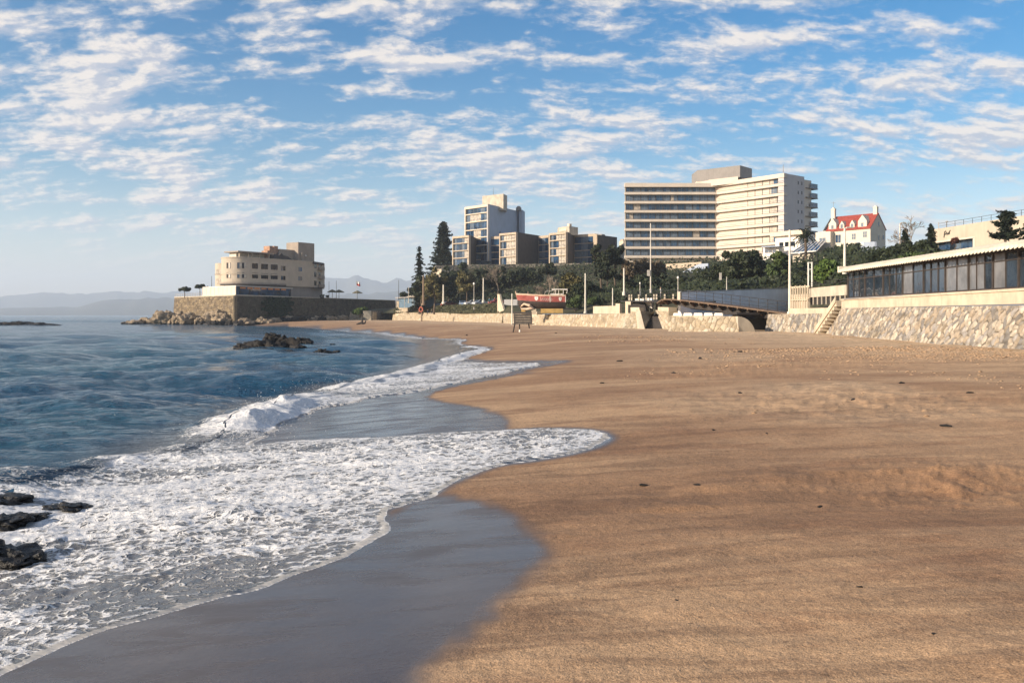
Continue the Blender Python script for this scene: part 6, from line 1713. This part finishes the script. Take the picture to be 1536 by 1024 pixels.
# ------------------------------------------------------------------ posts and lamps
def mast(px, ytop, ybase, Y, lbl, mat, r=.08, name='lamp_post', cat='lamp post', arm=None, box=None, head=None, group=None):
    b = P(px, ybase, Y); top = P(px, ytop, Y); th = thing(name, lbl, cat, b, group)
    m = MB(); m.tube([b, (Vector(b) + Vector(top)) / 2, top], [r * 1.25, r, r * .8], 8); m.lathe((b[0], b[1], b[2] - .3), [(r * 2.2, 0), (r * 2.2, .45), (r * 1.3, .55)], 10); m.build('post', mat, th, smooth=True)
    if arm:
        m = MB(); e = Vector(top) + Vector((arm, 0, .08)); m.tube([Vector(top) - Vector((0, 0, .15)), Vector(top) + Vector((arm * .4, 0, .05)), e], r * .6, 6); m.build('arm', mat, th)
        m = MB(); m.fr((e.x - .25, e.y), (e.x + .25, e.y)); m.box(-.15, .65, .12, -.12, e.z - .10, e.z + .05); m.build('lamp_head', M_STEEL, th, bevel=.03)
    if head:
        m = MB(); m.lathe(top, [(r, 0), (head * .8, .02), (head, head), (head * .8, head * 1.8), (.03, head * 2.2)], 12); m.build('lamp_head', M_WHITE, th, smooth=True)
    if box:
        m = MB(); m.fr((b[0] - .5, b[1]), (b[0] + .5, b[1])); m.box(box[0], box[1], .16, -.05, Z(box[3], Y), Z(box[2], Y)); m.build('box', M_STEEL, th)
    return th


mast(1184.5, 345, 470, 93.5, 'tallest pale lamp post, right beside the cream slatted fence', M_POLEW, .125)
mast(976, 335, 436, 122, 'thin tall mast with small grey box rising in front of the hotel', M_STEEL, .085, box=(.0, .4, 405, 414))
mast(936, 402, 440, 128, 'short pale post under the left edge of the hotel', M_POLEW, .12)
mast(878, 410, 468, 150, 'pale slender lamp post right of the boat', M_POLEW, .14)
mast(1267, 342, 407, 100, 'white lamp post with short arm above the pavilion roof corner', M_POLEW, .13, arm=.6)
mast(1350, 335, 372, 128, 'grey utility post with crossarm beside the house gable', M_STEEL, .10, name='utility_pole', cat='utility pole', arm=.5)
mast(635, 413, 456, 236, 'thick brown wooden post left on the ivy bank', M_POLEB, .26, name='post', cat='post')
mast(665, 427, 454, 228, 'short pale post on the bank behind the parked cars', M_POLEW, .20, name='post', cat='post')
mast(725, 417, 452, 222, 'white mast standing among the parked cars', M_POLEW, .17, name='post', cat='post')
mast(711, 427, 450, 224, 'thin lamp with small white head among parked cars', M_STEEL, .08, head=.28)
mast(613, 430, 453, 262, 'thin dark post beside the beach kiosk roof', M_STEEL, .11, name='post', cat='post')
mast(598, 420, 448, 270, 'thinnest dark post left of the beach kiosk', M_DARKM, .07, name='post', cat='post')
mast(768, 440, 488, 165, 'pale post standing left of the red boat', M_POLEW, .12, name='post', cat='post')
mast(1017, 418, 440, 112, 'slender lamp with white globe behind the bridge rail', M_STEEL, .05, head=.15)
mast(1090, 415, 438, 124, 'short grey post with pale board sign above the ramp wall', M_STEEL, .06, name='sign_post', cat='sign', box=(-.55, -.25, 409, 420))
mast(919, 432, 462, 140, 'pale thin trunk like post under the pines', M_POLEW, .09, name='post', cat='post')
mast(493.5, 422, 450, 318, 'thin dark mast on the quay nearest the rounded building', M_DARKM, .07, name='mast', cat='mast')
mast(504.5, 421, 450, 322, 'thin dark mast on the quay second from the rounded building', M_DARKM, .08, name='mast', cat='mast')
mast(317.5, 414, 432, 286, 'thin dark mast above the glazed terrace', M_DARKM, .07, name='mast', cat='mast')
mast(960, 426, 440, 124, 'short lamp with tiny head on the promenade left of the bridge', M_STEEL, .05, head=.12)
# double white frame post
th = thing('frame_post', 'white double post like a ladder frame behind the concrete balustrade', 'post', P(1215, 428, 104))
m = MB()
for px in (1212.5, 1218): m.tube([P(px, 430, 104), P(px, 393, 104)], .085, 6)
for py in (394, 404): m.tube([P(1212.5, py, 104), P(1218, py, 104)], .06, 6)
m.build('frame', M_WHITE, th)
# arch pergola of the annex garden
m = MB(); th = thing('pergola', 'dark curved pergola frame below the palm', 'pergola', P(1215, 392, 150))
for dx in (0, 6): m.tube([P(1198 + dx, 391, 150)] + [P(1198 + dx + 12 * (1 - math.cos(q)), 391 - 12 * math.sin(q), 150) for q in (.3, .7, 1.1, 1.5, 1.9, 2.3)] + [P(1222 + dx, 396, 150)], .10, 6)
m.build('frame', M_DARKM, th)

# ------------------------------------------------------------------ red boat on its stand
BY = 150.0
bt = thing('boat', 'red and cream wooden boat with white emblems propped above the sea wall', 'boat', P(815, 469, BY))
zg = Z(469.5, BY); bx0, bx1 = X(778.5, BY), X(848, BY); BL = bx1 - bx0
stn = []
def hullsec(t):                                           # t: 0 bow (left) .. 1 stern
    beam = 1.35 * min(1, .10 + 1.5 * t ** .7) * (1 if t < .9 else .96)
    top = Z(443.2, BY) + .32 * (1 - t) ** 2.5
    keel = Z(463.5, BY) + .35 * (1 - t) ** 3
    return beam, top, keel
vs = []; fs = []; mi = []; NS = 24; prof_ = [(0, 0), (.55, .06), (.86, .22), (.97, .46), (1.0, .52), (1.0, .92), (1.03, .93), (1.03, 1.0)]
for i in range(NS + 1):
    t_ = i / NS; b_, tp_, kl = hullsec(t_); x = bx0 + BL * t_
    ring = [(1, q) for q in prof_][::-1] + [(-1, q) for q in prof_][1:]
    for sgn, (w_, h_) in ring: vs.append((x - (.55 * (h_) * (1 - t_) ** 4), BY - sgn * b_ * w_ * -1, kl + (tp_ - kl) * h_))
nr2 = len(prof_) * 2 - 1
for i in range(NS):
    for j in range(nr2 - 1):
        fs.append((i * nr2 + j, i * nr2 + j + 1, (i + 1) * nr2 + j + 1, (i + 1) * nr2 + j))
        jj = j if j < len(prof_) - 1 else nr2 - 2 - j
        mi.append(0 if jj <= 1 else (1 if jj == 2 else 2))
M_BRED = pm('boat red paint', (.30, .075, .062), .55, .2, 2, .4, .15); M_BCR = pm('boat cream paint', (.62, .46, .34), .6, .15, 2, .4, .15); M_BDK = pm('boat bottom', (.045, .032, .028), .7, .3, 2, .4, .2)
k0 = len(vs); vs2 = list(vs)
m = MB()
for f_, q in zip(fs, mi): pass
m.v = vs2; m.f = [list(f_) for f_ in fs]; m.m = mi
m.f.append([NS * nr2 + j for j in range(nr2)]); m.m.append(1)
hull = m.build('hull', [M_BCR, M_BRED, M_BDK], bt, smooth=True)
m = MB(); b0, t0, k0_ = hullsec(0)
m.tube([(bx0 + .35, BY, k0_ - .1), (bx0 - .05, BY, k0_ + .7), (bx0 - .45, BY, t0 - .1), (bx0 - .62, BY, t0 + .45)], [.10, .11, .10, .07], 6); m.build('stem', M_BCR, bt)
m = MB(); pts = []
for i in range(NS + 1): b_, tp_, kl = hullsec(i / NS); pts.append((bx0 + BL * i / NS - .55 * (1 - i / NS) ** 4, BY - b_ * 1.04, tp_ + .02))
m.tube(pts, .07, 6); m.build('gunwale', M_BCR, bt)
m = MB(); tt_ = .30
yb = lambda t: BY - hullsec(t)[0] * 1.0 - .012
def side(t, h): b_, tp_, kl = hullsec(t); return (bx0 + BL * t, yb(t), kl + (tp_ - kl) * h)
m.add([side(.02, .56), side(.20, .56), side(.20, .88), side(.02, .88)], [(0, 1, 2, 3)]); m.build('bow_panel', M_BCR, bt)
for tt_, w_ in ((.37, .036), (.88, .030)):               # white shield emblems
    c = [side(tt_ - w_, .86), side(tt_ + w_, .86), side(tt_ + w_, .70), side(tt_ + w_ * .5, .62), side(tt_, .58), side(tt_ - w_ * .5, .62), side(tt_ - w_, .70)]
    m = MB(); m.add([(x, y - .01, z) for x, y, z in c], [tuple(range(7))]); o = m.build('emblem', M_WHITE, bt)
    m = MB(); m.add([(x, y - .02, z) for x, y, z in (side(tt_ - w_ * .45, .80), side(tt_ + w_ * .45, .80), side(tt_, .66))], [(0, 1, 2)]); m.build('charge', M_STEEL, o)
M_LET = pm('faded lettering', (.66, .50, .46), .7, .1, 2)
xx = .455
for k, seg in enumerate(('l', 'A', 'l', 'o', 'o', 'l', 'o')):
    m = MB(); w_ = .034 if seg != 'l' else .014
    P_ = lambda a, h: (lambda q: (q[0], q[1] - .012, q[2]))(side(xx + a * w_, h))
    if seg == 'l': m.tube([P_(.5, .60), P_(.5, .86)], .035, 4)
    elif seg == 'A': m.tube([P_(0, .60), P_(.5, .86), P_(1, .60)], .04, 4); m.tube([P_(.25, .70), P_(.75, .70)], .03, 4)
    else: m.tube([P_(.5 + .5 * math.cos(q), .70 + .10 * math.sin(q)) for q in np.linspace(0, 6.28, 9)], .035, 4)
    m.build('letter', M_LET, bt); xx += w_ + .012
for t_ in (.665, .995):
    m = MB(); m.tube([side(t_, .50), side(t_, .95)], .06, 4); m.build('upright_strip', M_WHITE, bt)
m = MB(); zt_ = Z(443.2, BY)
for x in (833, 838, 845): m.tube([P(x, 443.5, BY - .9), P(x, 434.3, BY - .9)], .045, 5); m.tube([P(x, 443.5, BY + .9), P(x, 434.3, BY + .9)], .045, 5)
for y in (-.9, .9): m.tube([P(828, 434.9, BY + y), P(837, 433.8, BY + y), P(851, 434.6, BY + y)], .07, 5)
m.tube([P(851, 434.6, BY - .9), P(851, 434.6, BY + .9)], .06, 5); m.tube([P(851, 434.6, BY - .9), P(850, 440, BY - .9)], .05, 5)
m.build('canopy_frame', M_WHITE, bt)
m = MB(); m.fr((X(828, BY), BY - .85), (X(851, BY), BY - .85)); m.box(0, m.L, 0, -1.7, Z(434.0, BY), Z(433.4, BY)); m.build('canopy', M_WHITE, bt)
m = MB()
for k, x in enumerate((816, 822)): m.tube([P(x, 443.5, BY - .9), P(x + 2, 437.5, BY - .7), P(x + 6, 435, BY), P(x + 2, 437.5, BY + .7), P(x, 443.5, BY + .9)], .045, 5)
m.tube([P(818, 437.4, BY - .7), P(836, 434.6, BY - .85)], .04, 5); m.build('windscreen_hoop', M_STEEL, bt)
m = MB(); m.fr((X(826, BY), BY), (X(844, BY), BY)); m.box(0, m.L, .5, -.5, Z(444, BY), Z(440.5, BY)); m.build('seat_box', M_WHITE, bt)
m = MB(); m.tube([P(782, 459, BY - .6), P(786, 455.5, BY - 1.1), P(794, 458, BY - 1.2), P(799, 461.5, BY - 1.0), P(790, 463.4, BY - .9), P(781.5, 463, BY - .7)], [.12, .16, .26, .30, .22, .12], 8); m.build('dinghy_fender', M_BCR, bt, smooth=True)
cr = thing('boat_stand', 'yellow timber stand and low trailer under the red boat', 'boat stand', (bx0 + 4, BY, zg))
m = MB(); m.fr((X(811, BY), BY - .9), (X(844, BY), BY - .9)); m.box(0, m.L, 0, -1.8, zg, Z(462.8, BY)); m.build('base_block', pm('yellow timber', (.42, .28, .10), .8, .15, 2, .3, .2), cr)
m = MB(); m.fr((X(782, BY), BY - .4), (X(788, BY), BY - .4)); m.box(0, m.L, 0, -.8, zg - .3, Z(463, BY)); m.build('prop', MATS['yellow timber'], cr)
m = MB(); m.fr((X(797, BY), BY - 1), (X(804, BY), BY - 1)); m.face([(0, zg - .2), (m.L, zg - .2), (m.L, Z(463, BY)), (0, Z(466, BY))], 0, -2); m.build('chock', M_CAP, cr)
m = MB(); m.fr((X(845, BY), BY - .8), (X(866, BY), BY - .8)); m.box(0, m.L, 0, -1.5, Z(464, BY), Z(462, BY)); m.tube([P(864, 463, BY), P(864, 468.5, BY)], .05, 5); m.build('drawbar', M_DARKM, cr)

# ------------------------------------------------------------------ slatted bench on the sand
bn = thing('bench', 'large dark slatted timber bench on splayed legs on the sand', 'bench', gp(784, 104, 0))
zb_ = gz(X(784, 104), 104); A, B_ = Q(770, 104), Q(798.5, 103)
for k in range(5):
    m = MB(); m.fr(A, B_); z0 = Z(485, 104) + k * .285; m.box(.05, m.L - .03 - .03 * abs(k - 2), .02 + .03 * k, -.05 + .03 * k - .06, z0, z0 + .255); m.build('slat', M_WOODD, bn)
m = MB(); m.fr(A, B_)
for u in (.1, m.L - .25): m.slab(u, u + .10, -.06, -.16, Z(467, 104), Z(467, 104), 1.35)
m.build('back_post', M_WOODD, bn)
m = MB(); m.fr(A, B_); m.box(-.25, m.L * .95, -.05, -.9, Z(485.4, 104) - .08, Z(485.4, 104)); m.build('seat', M_WOODD, bn)
for (a, b_, mt) in (((772.5, 484), (769.6, 496.2), M_WOODD), ((779.2, 485.5), (779.4, 494), M_WOODD), ((793, 485), (794, 490), M_WOODD)):
    m = MB(); q = P(b_[0], b_[1], 104); m.tube([P(a[0], a[1], 104), (q[0], q[1], max(zb_ - .1, q[2] - .2))], [.09, .07], 6); m.build('leg', mt, bn)
m = MB(); q = P(779.6, 494.6, 103.9); m.lathe((q[0], q[1], zb_ - .05), [(.10, 0), (.11, .12), (.07, .35)], 8); m.build('leg_foot', M_WHITE, bn)

# notice post with hanging red float and person sitting on the wall
np_ = thing('notice_post', 'brown post with red and white lifebuoy standing against the cream wall', 'post', gp(633, 235, 0))
m = MB(); q = gp(632.5, 232); m.tube([q, P(632.5, 459, 232)], .20, 7); m.build('post', M_POLEB, np_)
m = MB(); c = P(631.5, 464, 231.6)
m.tube([(c[0] + .45 * math.cos(a), c[1], c[2] + .6 * math.sin(a)) for a in np.linspace(0, 6.283, 13)], .17, 6); m.build('lifebuoy', pm('faded red plastic', (.45, .13, .08), .6, .2, 2), np_)

# ------------------------------------------------------------------ people
M_SKIN = pm('skin', (.42, .26, .18), .6, .06, 6, 0, .03); M_HAIR = pm('dark hair', (.02, .016, .013), .6, .2, 8)


def person(loc, rz, lbl, top, legs, pose='stand', shoe=None):
    th = thing('person', lbl, 'person', loc)
    sit = pose == 'sit'; hip = .92 if not sit else .12
    J = {}; bones = []
    def j(n, p, r): J[n] = (Vector(p), r)
    j('pelvis', (0, 0, hip), .145); j('waist', (0, -.01, hip + .18), .13); j('chest', (0, 0, hip + .40), .155); j('neck', (0, .01, hip + .56), .055); j('head0', (0, .0, hip + .64), .075); j('head1', (0, -.015, hip + .74), .098); j('head2', (0, -.005, hip + .83), .07)
    for s, n in ((-1, 'l'), (1, 'r')):
        st_ = .10 * s if pose == 'walk' else 0
        j('sh' + n, (.18 * s, 0, hip + .50), .062); j('el' + n, (.235 * s, .03 + st_ * .6, hip + .24), .045); j('wr' + n, (.235 * s, -.07 + st_ * 1.4, hip + .02), .030); j('ha' + n, (.235 * s, -.10 + st_ * 1.5, hip - .07), .036)
        if sit: j('hp' + n, (.09 * s, -.05, .10), .09); j('kn' + n, (.10 * s, -.46, .10), .065); j('an' + n, (.10 * s, -.44, -.33), .042); j('to' + n, (.10 * s, -.58, -.38), .036)
        else: j('hp' + n, (.095 * s, 0, hip - .06), .095); j('kn' + n, (.10 * s, -.02 - st_ * 1.2, .49), .064); j('an' + n, (.10 * s, .03 - st_ * 2.2, .09), .042); j('to' + n, (.11 * s, -.12 - st_ * 2.2, .035), .034)
    E = [('pelvis', 'waist'), ('waist', 'chest'), ('chest', 'neck'), ('neck', 'head0'), ('head0', 'head1'), ('head1', 'head2')]
    for n in 'lr': E += [('chest', 'sh' + n), ('sh' + n, 'el' + n), ('el' + n, 'wr' + n), ('wr' + n, 'ha' + n), ('pelvis', 'hp' + n), ('hp' + n, 'kn' + n), ('kn' + n, 'an' + n), ('an' + n, 'to' + n)]
    ks = list(J); me = bpy.data.meshes.new('body'); me.from_pydata([tuple(J[k][0]) for k in ks], [(ks.index(a), ks.index(b)) for a, b in E], [])
    o = bpy.data.objects.new('tmp', me); COL.objects.link(o)
    sk = o.modifiers.new('s', 'SKIN'); sub = o.modifiers.new('d', 'SUBSURF'); sub.levels = 1
    for i, k in enumerate(ks): me.skin_vertices[0].data[i].radius = (J[k][1], J[k][1] * (.75 if k in ('waist', 'chest', 'pelvis') else 1)); me.skin_vertices[0].data[i].use_root = (k == 'pelvis')
    dg = bpy.context.evaluated_depsgraph_get(); em = bpy.data.meshes.new_from_object(o.evaluated_get(dg)); bpy.data.objects.remove(o)
    em.materials.clear()
    for q in (M_SKIN, top, legs, shoe or M_DARKM, M_HAIR): em.materials.append(q)
    for p in em.polygons:
        c = p.center; p.use_smooth = True
        if c.z > hip + .55: p.material_index = 4 if (c.z > hip + .78 or c.y > .03 and c.z > hip + .62) else 0
        elif abs(c.x) > .2 and c.z < hip + .05 and c.z > hip - .2 and not sit: p.material_index = 0
        elif c.z > hip + .02 and not (sit and c.y < -.2): p.material_index = 1
        elif (not sit and c.z < .09) or (sit and c.z < -.33): p.material_index = 3
        else: p.material_index = 2
    ob = link('body', em, th); th.rotation_euler.z = rz
    return th


M_CB = pm('navy cloth', (.020, .030, .075), .85, .2, 5); M_CK = pm('charcoal cloth', (.022, .022, .025), .85, .2, 5); M_CG = pm('grey cloth', (.16, .15, .16), .85, .2, 5); M_CR = pm('red cloth', (.34, .05, .045), .85, .2, 5); M_CW = pm('white cloth', (.62, .60, .56), .85, .1, 5); M_CT = pm('teal cloth', (.04, .11, .15), .85, .2, 5)
x, y = Q(642, 257); person((x, y - .35, Z(469, 257) + .02), 0.2, 'person in dark blue sitting on the cream wall by the lifebuoy post, legs hanging down', M_CB, M_CB, 'sit')
x, y = Q(648, 254.5); person((x, y - .35, Z(469, 254.5) + .02), -.2, 'second seated person in dark clothes on the cream wall, right of the one in blue', M_CK, M_CB, 'sit')
person((X(792, BY), BY + .1, Z(452.5, BY)), .3, 'person in dark cap and grey shirt standing in the bow of the red boat', M_CG, M_CK)
person((X(742, 214), 214, hz(X(742, 214), 214)), .8, 'person in a red top at the promenade edge near the stair', M_CR, M_CK, 'walk', M_CW)
person((X(734, 215), 215, hz(X(734, 215), 215)), -.4, 'person in teal on the promenade left of the one in red', M_CT, M_CK, 'walk')
person((X(711, 217), 217, hz(X(711, 217), 217)), 1.2, 'person in white shirt standing by the parked cars', M_CW, M_CK)
person((X(989, 121), 120, Z(446, 120) - .3), 1.4, 'person in white leaning by the promenade rail left of the bridge', M_CW, M_CG)

# ------------------------------------------------------------------ parked cars
M_TYRE = pm('tyre rubber', (.02, .02, .02), .85, .1, 5); M_CGL = glassm('car glass', (.02, .028, .035), .05); M_LAMP = pm('headlamp lens', (.5, .5, .48), .2, .1, 5)


def car(loc, rz, lbl, col, mesh_from=None):
    th = thing('parked_car', lbl, 'car', loc, 'cars parked along the promenade')
    pt = pm('car paint ' + str(col), col, .35, .04, 3, 0, .02, .01, 0, .6)
    m = MB(); m.o = loc[:2]; z = loc[2]
    side_ = [(-2.1, .28), (-2.12, .62), (-1.95, .86), (-1.25, .92), (-.55, 1.42), (.75, 1.44), (1.45, .98), (2.0, .90), (2.12, .60), (2.1, .28)]
    m.face([(u, z + h) for u, h in side_], .82, -.82); b = m.build('body', pt, th, bevel=.06)
    for s in (.835, -.835):
        m = MB(); m.o = loc[:2]; m.face([(-1.05, z + .95), (-.50, z + 1.34), (.70, z + 1.36), (1.2, z + .99)], s, s * .97); m.build('side_window', M_CGL, th)
    for (u0, h0, u1, h1) in ((-1.22, .97, -.62, 1.38), (1.40, 1.02, .82, 1.40)):
        m = MB(); m.o = loc[:2]; m.add([m.w(u0, .68, z + h0 + .02), m.w(u0, -.68, z + h0 + .02), m.w(u1, -.62, z + h1 + .02), m.w(u1, .62, z + h1 + .02)], [(0, 1, 2, 3)]); o = m.build('windscreen', M_CGL, th); o.location.x += -.04 if u0 < 0 else .04
    for u in (-1.3, 1.3):
        for s in (.84, -.84):
            m = MB(); m.o = loc[:2]; c = m.w(u, s, z + .32); m.tube([(c[0], c[1] - .1, c[2]), (c[0], c[1] + .1, c[2])], .32, 14); w_ = m.build('wheel', M_TYRE, th)
            m = MB(); m.o = loc[:2]; m.tube([(c[0], c[1] - .108, c[2]), (c[0], c[1] + .108, c[2])], .19, 10); m.build('rim', M_STEEL, w_)
    for s in (.6, -.6):
        m = MB(); m.o = loc[:2]; m.box(-2.14, -2.0, s + .16, s - .16, z + .60, z + .74); m.build('headlight', M_LAMP, th)
    th.rotation_euler.z = rz
    return th


for px, dY, rz, lbl, col in ((626, 0, .1, 'white parked car left on the promenade near the kiosk', (.6, .6, .58)), (652, 1, 2.9, 'pale blue parked car behind the ivy bank below the fir', (.22, .30, .42)), (672, 0, .2, 'dark red parked car beside the short pale post', (.20, .06, .05)), (694, 1, 1.2, 'blue and silver parked van shaped car mid promenade', (.20, .27, .38)), (708, 0, .1, 'white low parked car in the middle of the row', (.62, .62, .62)),
                           (720, 1, .3, 'silver parked car just left of the white mast', (.45, .47, .50)), (745, 1.5, .1, 'red parked car at the right end beside the stair wall', (.36, .06, .05)), (680, 6, .1, 'tan parked car in the second row under the trees', (.30, .22, .15))):
    Y = float(np.interp(px, [590, 640, 690, 755], [312, 284, 254, 222])) - 9 + dY; x = X(px, Y); car((x, Y, hz(x, Y) + .02), rz + math.pi * .1, lbl, col)
x, Y = X(1040, 125), 125; car((x, Y, Z(438.2, 109) - .75), .2, 'dark car half hidden behind the top of the ramp wall', (.03, .03, .035))

# ------------------------------------------------------------------ kiosk, parasols, flag, headland rail
ks_ = thing('kiosk', 'low beach kiosk with tan awning at the left end of the ivy bank', 'kiosk', P(612, 453, 268))
A, B_ = Q(596, 274), Q(635, 262); zk = 5.5
m = MB(); m.fr(A, B_); m.box(.3, m.L - .3, -.4, -4, zk - .3, Z(446.5, 268)); m.build('wall', pm('blue kiosk panel', (.10, .16, .22), .6, .15, 1.5), ks_)
m = MB(); m.fr(A, B_); m.box(-.3, m.L, .6, -4.4, Z(446.6, 268) + .02, Z(445.3, 268)); m.build('flat_roof', M_CONCG, ks_)
m = MB(); m.fr(Q(613, 268), Q(635, 261)); m.add([m.w(0, 1.2, Z(445.4, 265)), m.w(m.L, 1.2, Z(445.4, 265)), m.w(m.L * .9, -2, Z(439, 266)), m.w(m.L * .15, -2, Z(440, 266)), m.w(0, -4, Z(445.4, 265)), m.w(m.L, -4, Z(445.4, 265))], [(0, 1, 2, 3), (3, 2, 5, 4), (0, 3, 4), (1, 5, 2)]); m.build('awning', M_CAP, ks_)
for k in range(4):
    m = MB(); m.fr(A, B_); u = .2 + (m.L - .4) * k / 3; m.box(u - .06, u + .06, .5, .38, zk - .3, Z(446.6, 268)); m.build('post', M_STEEL, ks_)
stone_wall('sea_wall', 'curving pale rubble retaining wall below the kiosk', [(X(593, 300), 300, 2.4), (X(598, 290), 290, 2.8), (X(612, 276), 276, 4.2)], [(X(593, 301), 301, Z(451, 300)), (X(599, 291), 291, Z(452, 290)), (X(613, 277), 277, Z(454, 276))], M_ST_CREAM, .6, 1.2, 10, .22, .2, .08, 24, 1)
pw = thing('path_block', 'small bright cream block at the foot of the ivy bank', 'block', gp(600, 284))
m = MB(); m.fr(Q(593, 289), Q(604, 284)); m.box(0, m.L, 0, -1.5, 2.5, Z(466, 286)); m.build('block', M_CAP, pw)
M_THATCH = pm('thatch', (.12, .11, .065), .95, .3, 4, .3, .8, .08)
for px, Y, r_, lbl in ((498.5, 318, 1.9, 'thatched parasol closest to the rounded building'), (508.5, 320, 2.0, 'thatched parasol between the two thin quay masts and open sea'), (536, 332, 2.0, 'lone thatched parasol farther along the quay')):
    th = thing('parasol', lbl, 'parasol', (X(px, Y), Y, PT)); m = MB(); zt_ = 2.45
    m.lathe((X(px, Y), Y, PT + zt_), [(r_, 0), (r_ * 1.02, .12), (r_ * .55, .65), (.05, 1.1)], 14); m.build('canopy', M_THATCH, th, smooth=False)
    m = MB(); m.tube([(X(px, Y), Y, PT - .1), (X(px, Y), Y, PT + zt_ + .9)], .08, 6); m.build('pole', M_WOODD, th)
fl = thing('flag', 'small red and white flag on a hair thin pole above the quay', 'flag', (X(534.5, 330), 330, PT))
m = MB(); m.tube([(X(534.5, 330), 330, PT), P(534.5, 420.5, 330)], .05, 5); m.build('pole', M_STEEL, fl)
for k, mt in enumerate((M_CW, M_CR)):
    m = MB(); n = 8
    for i in range(n):
        q0, q1 = i / n, (i + 1) / n; f_ = lambda q, h: (X(535, 330) + 1.35 * q, 330 + .25 * math.sin(q * 7), Z(422, 330) - .75 * (k + h) - .45 * q)
        m.add([f_(q0, 0), f_(q1, 0), f_(q1, 1), f_(q0, 1)], [(0, 1, 2, 3)])
    m.build('cloth', mt, fl)
hr_ = thing('railing', 'thin metal railing round the seaward tip of the quay terrace', 'railing', (Lp[0], Lp[1], PT))
m = MB(); m.fr((Lp[0] + .8, Lp[1] - .3), (-99, 277.0))
for hgt in (1.05, .7, .35): m.box(0, m.L, -.3, -.34, PT + .2 + hgt, PT + .25 + hgt)
for k in range(12): m.box(k * m.L / 11.1, k * m.L / 11.1 + .06, -.3, -.35, PT + .1, PT + 1.25)
m.build('rails', M_STEEL, hr_)
for px, Y, lbl in ((483, 300, 'dark planter bush right at the foot of the rounded building'), (491, 312, 'low dark furniture under the thatched parasols')):
    th = thing('planter', lbl, 'planter', (X(px, Y), Y, PT)); m = MB(); m.fr((X(px, Y) - .6, Y), (X(px, Y) + .6, Y)); m.box(0, 1.2, 0, -.6, PT - .05, PT + .5); m.build('box', M_WOODD, th, bevel=.04)
    put(crown_broad('foliage', M_LDARK, .75, .45, 10, .18, 300 + int(px), .5), th, (0, 0, .4))
# spray thrown off the breaking crest
rs = np.random.default_rng(31); c = []; sz = []
for px, py, n, sp, up in ((395, 632, 200, .5, .45), (372, 648, 150, .5, .4), (420, 616, 260, .5, .4), (345, 655, 200, .7, .35), (470, 596, 200, .9, .4), (520, 588, 160, 1.2, .4), (560, 580, 120, 1.3, .4)):
    x, y = lvl_hit(px, py, .25)
    c.append(np.stack([x + rs.normal(size=n) * sp, y + rs.normal(size=n) * sp * .9, .18 + np.abs(rs.normal(size=n)) * up * .55], -1)); sz.append(.004 + .008 * rs.random(n) ** 2)
c = np.vstack(c); sz = np.concatenate(sz)[:, None]
oct_ = np.array([[1, 0, 0], [-1, 0, 0], [0, 1, 0], [0, -1, 0], [0, 0, 1], [0, 0, -1]], float)
v = (c[:, None] + oct_[None] * sz[:, None]).reshape(-1, 3); of = np.array([[0, 2, 4], [2, 1, 4], [1, 3, 4], [3, 0, 4], [2, 0, 5], [1, 2, 5], [3, 1, 5], [0, 3, 5]])
f = (np.arange(len(c))[:, None, None] * 6 + of[None]).reshape(-1, 3)
o = link('spray', np_mesh('spray', v, f, (pm('sea spray', (.85, .85, .84), .6, .02, 5),), None, True)); tag(o, kind='stuff')

# churned, footprinted sand towards the walls: small clods that really cast the low sun's shadows
rs = np.random.default_rng(57); n = 60000
px = rs.uniform(800, 1640, n); py = rs.uniform(499, 690, n); y = 1.82 * F / (py - HY); x = (px - CX) / F * y
w_ = fbm(x * .10, y * .07, 3, 131); pr = np.clip((shore(x, y) - 9) / 22, 0, 1) * np.clip(.36 + 2.2 * w_, .02, 1) * np.clip((y - 17) / 32, 0, 1)
ok = rs.random(n) < pr; x, y = x[ok][:9000], y[ok][:9000]
x = np.concatenate([x, x + rs.normal(size=len(x)) * .3]); y = np.concatenate([y, y + rs.normal(size=len(y)) * .3])
cc_ = np.stack([x, y, y * 0], -1); ss = rs.uniform(.015, .052, len(x)) * (1 + .5 * (y > 45))
ss = ss[:, None]
cc_[:, 2] = zbase(cc_[:, 0], cc_[:, 1]) + ss[:, 0] * .1
an = rs.random(len(cc_)) * 6.283; ca, sa = np.cos(an)[:, None], np.sin(an)[:, None]
oc = oct_[None] * (1 + .35 * rs.normal(size=(len(cc_), 6, 1))) * np.array([[[1.8, 1.3, .52]]])
ox = oc[..., 0] * ca - oc[..., 1] * sa; oy = oc[..., 0] * sa + oc[..., 1] * ca
v = (cc_[:, None] + np.stack([ox, oy, oc[..., 2]], -1) * ss[:, None]).reshape(-1, 3)
f = (np.arange(len(cc_))[:, None, None] * 6 + of[None]).reshape(-1, 3)
o = link('sand_clods', np_mesh('sand_clods', v, f, (pm('clod sand', (.34, .225, .135), .9, .3, 3, 0, .4, .02),), None, True)); tag(o, kind='stuff')
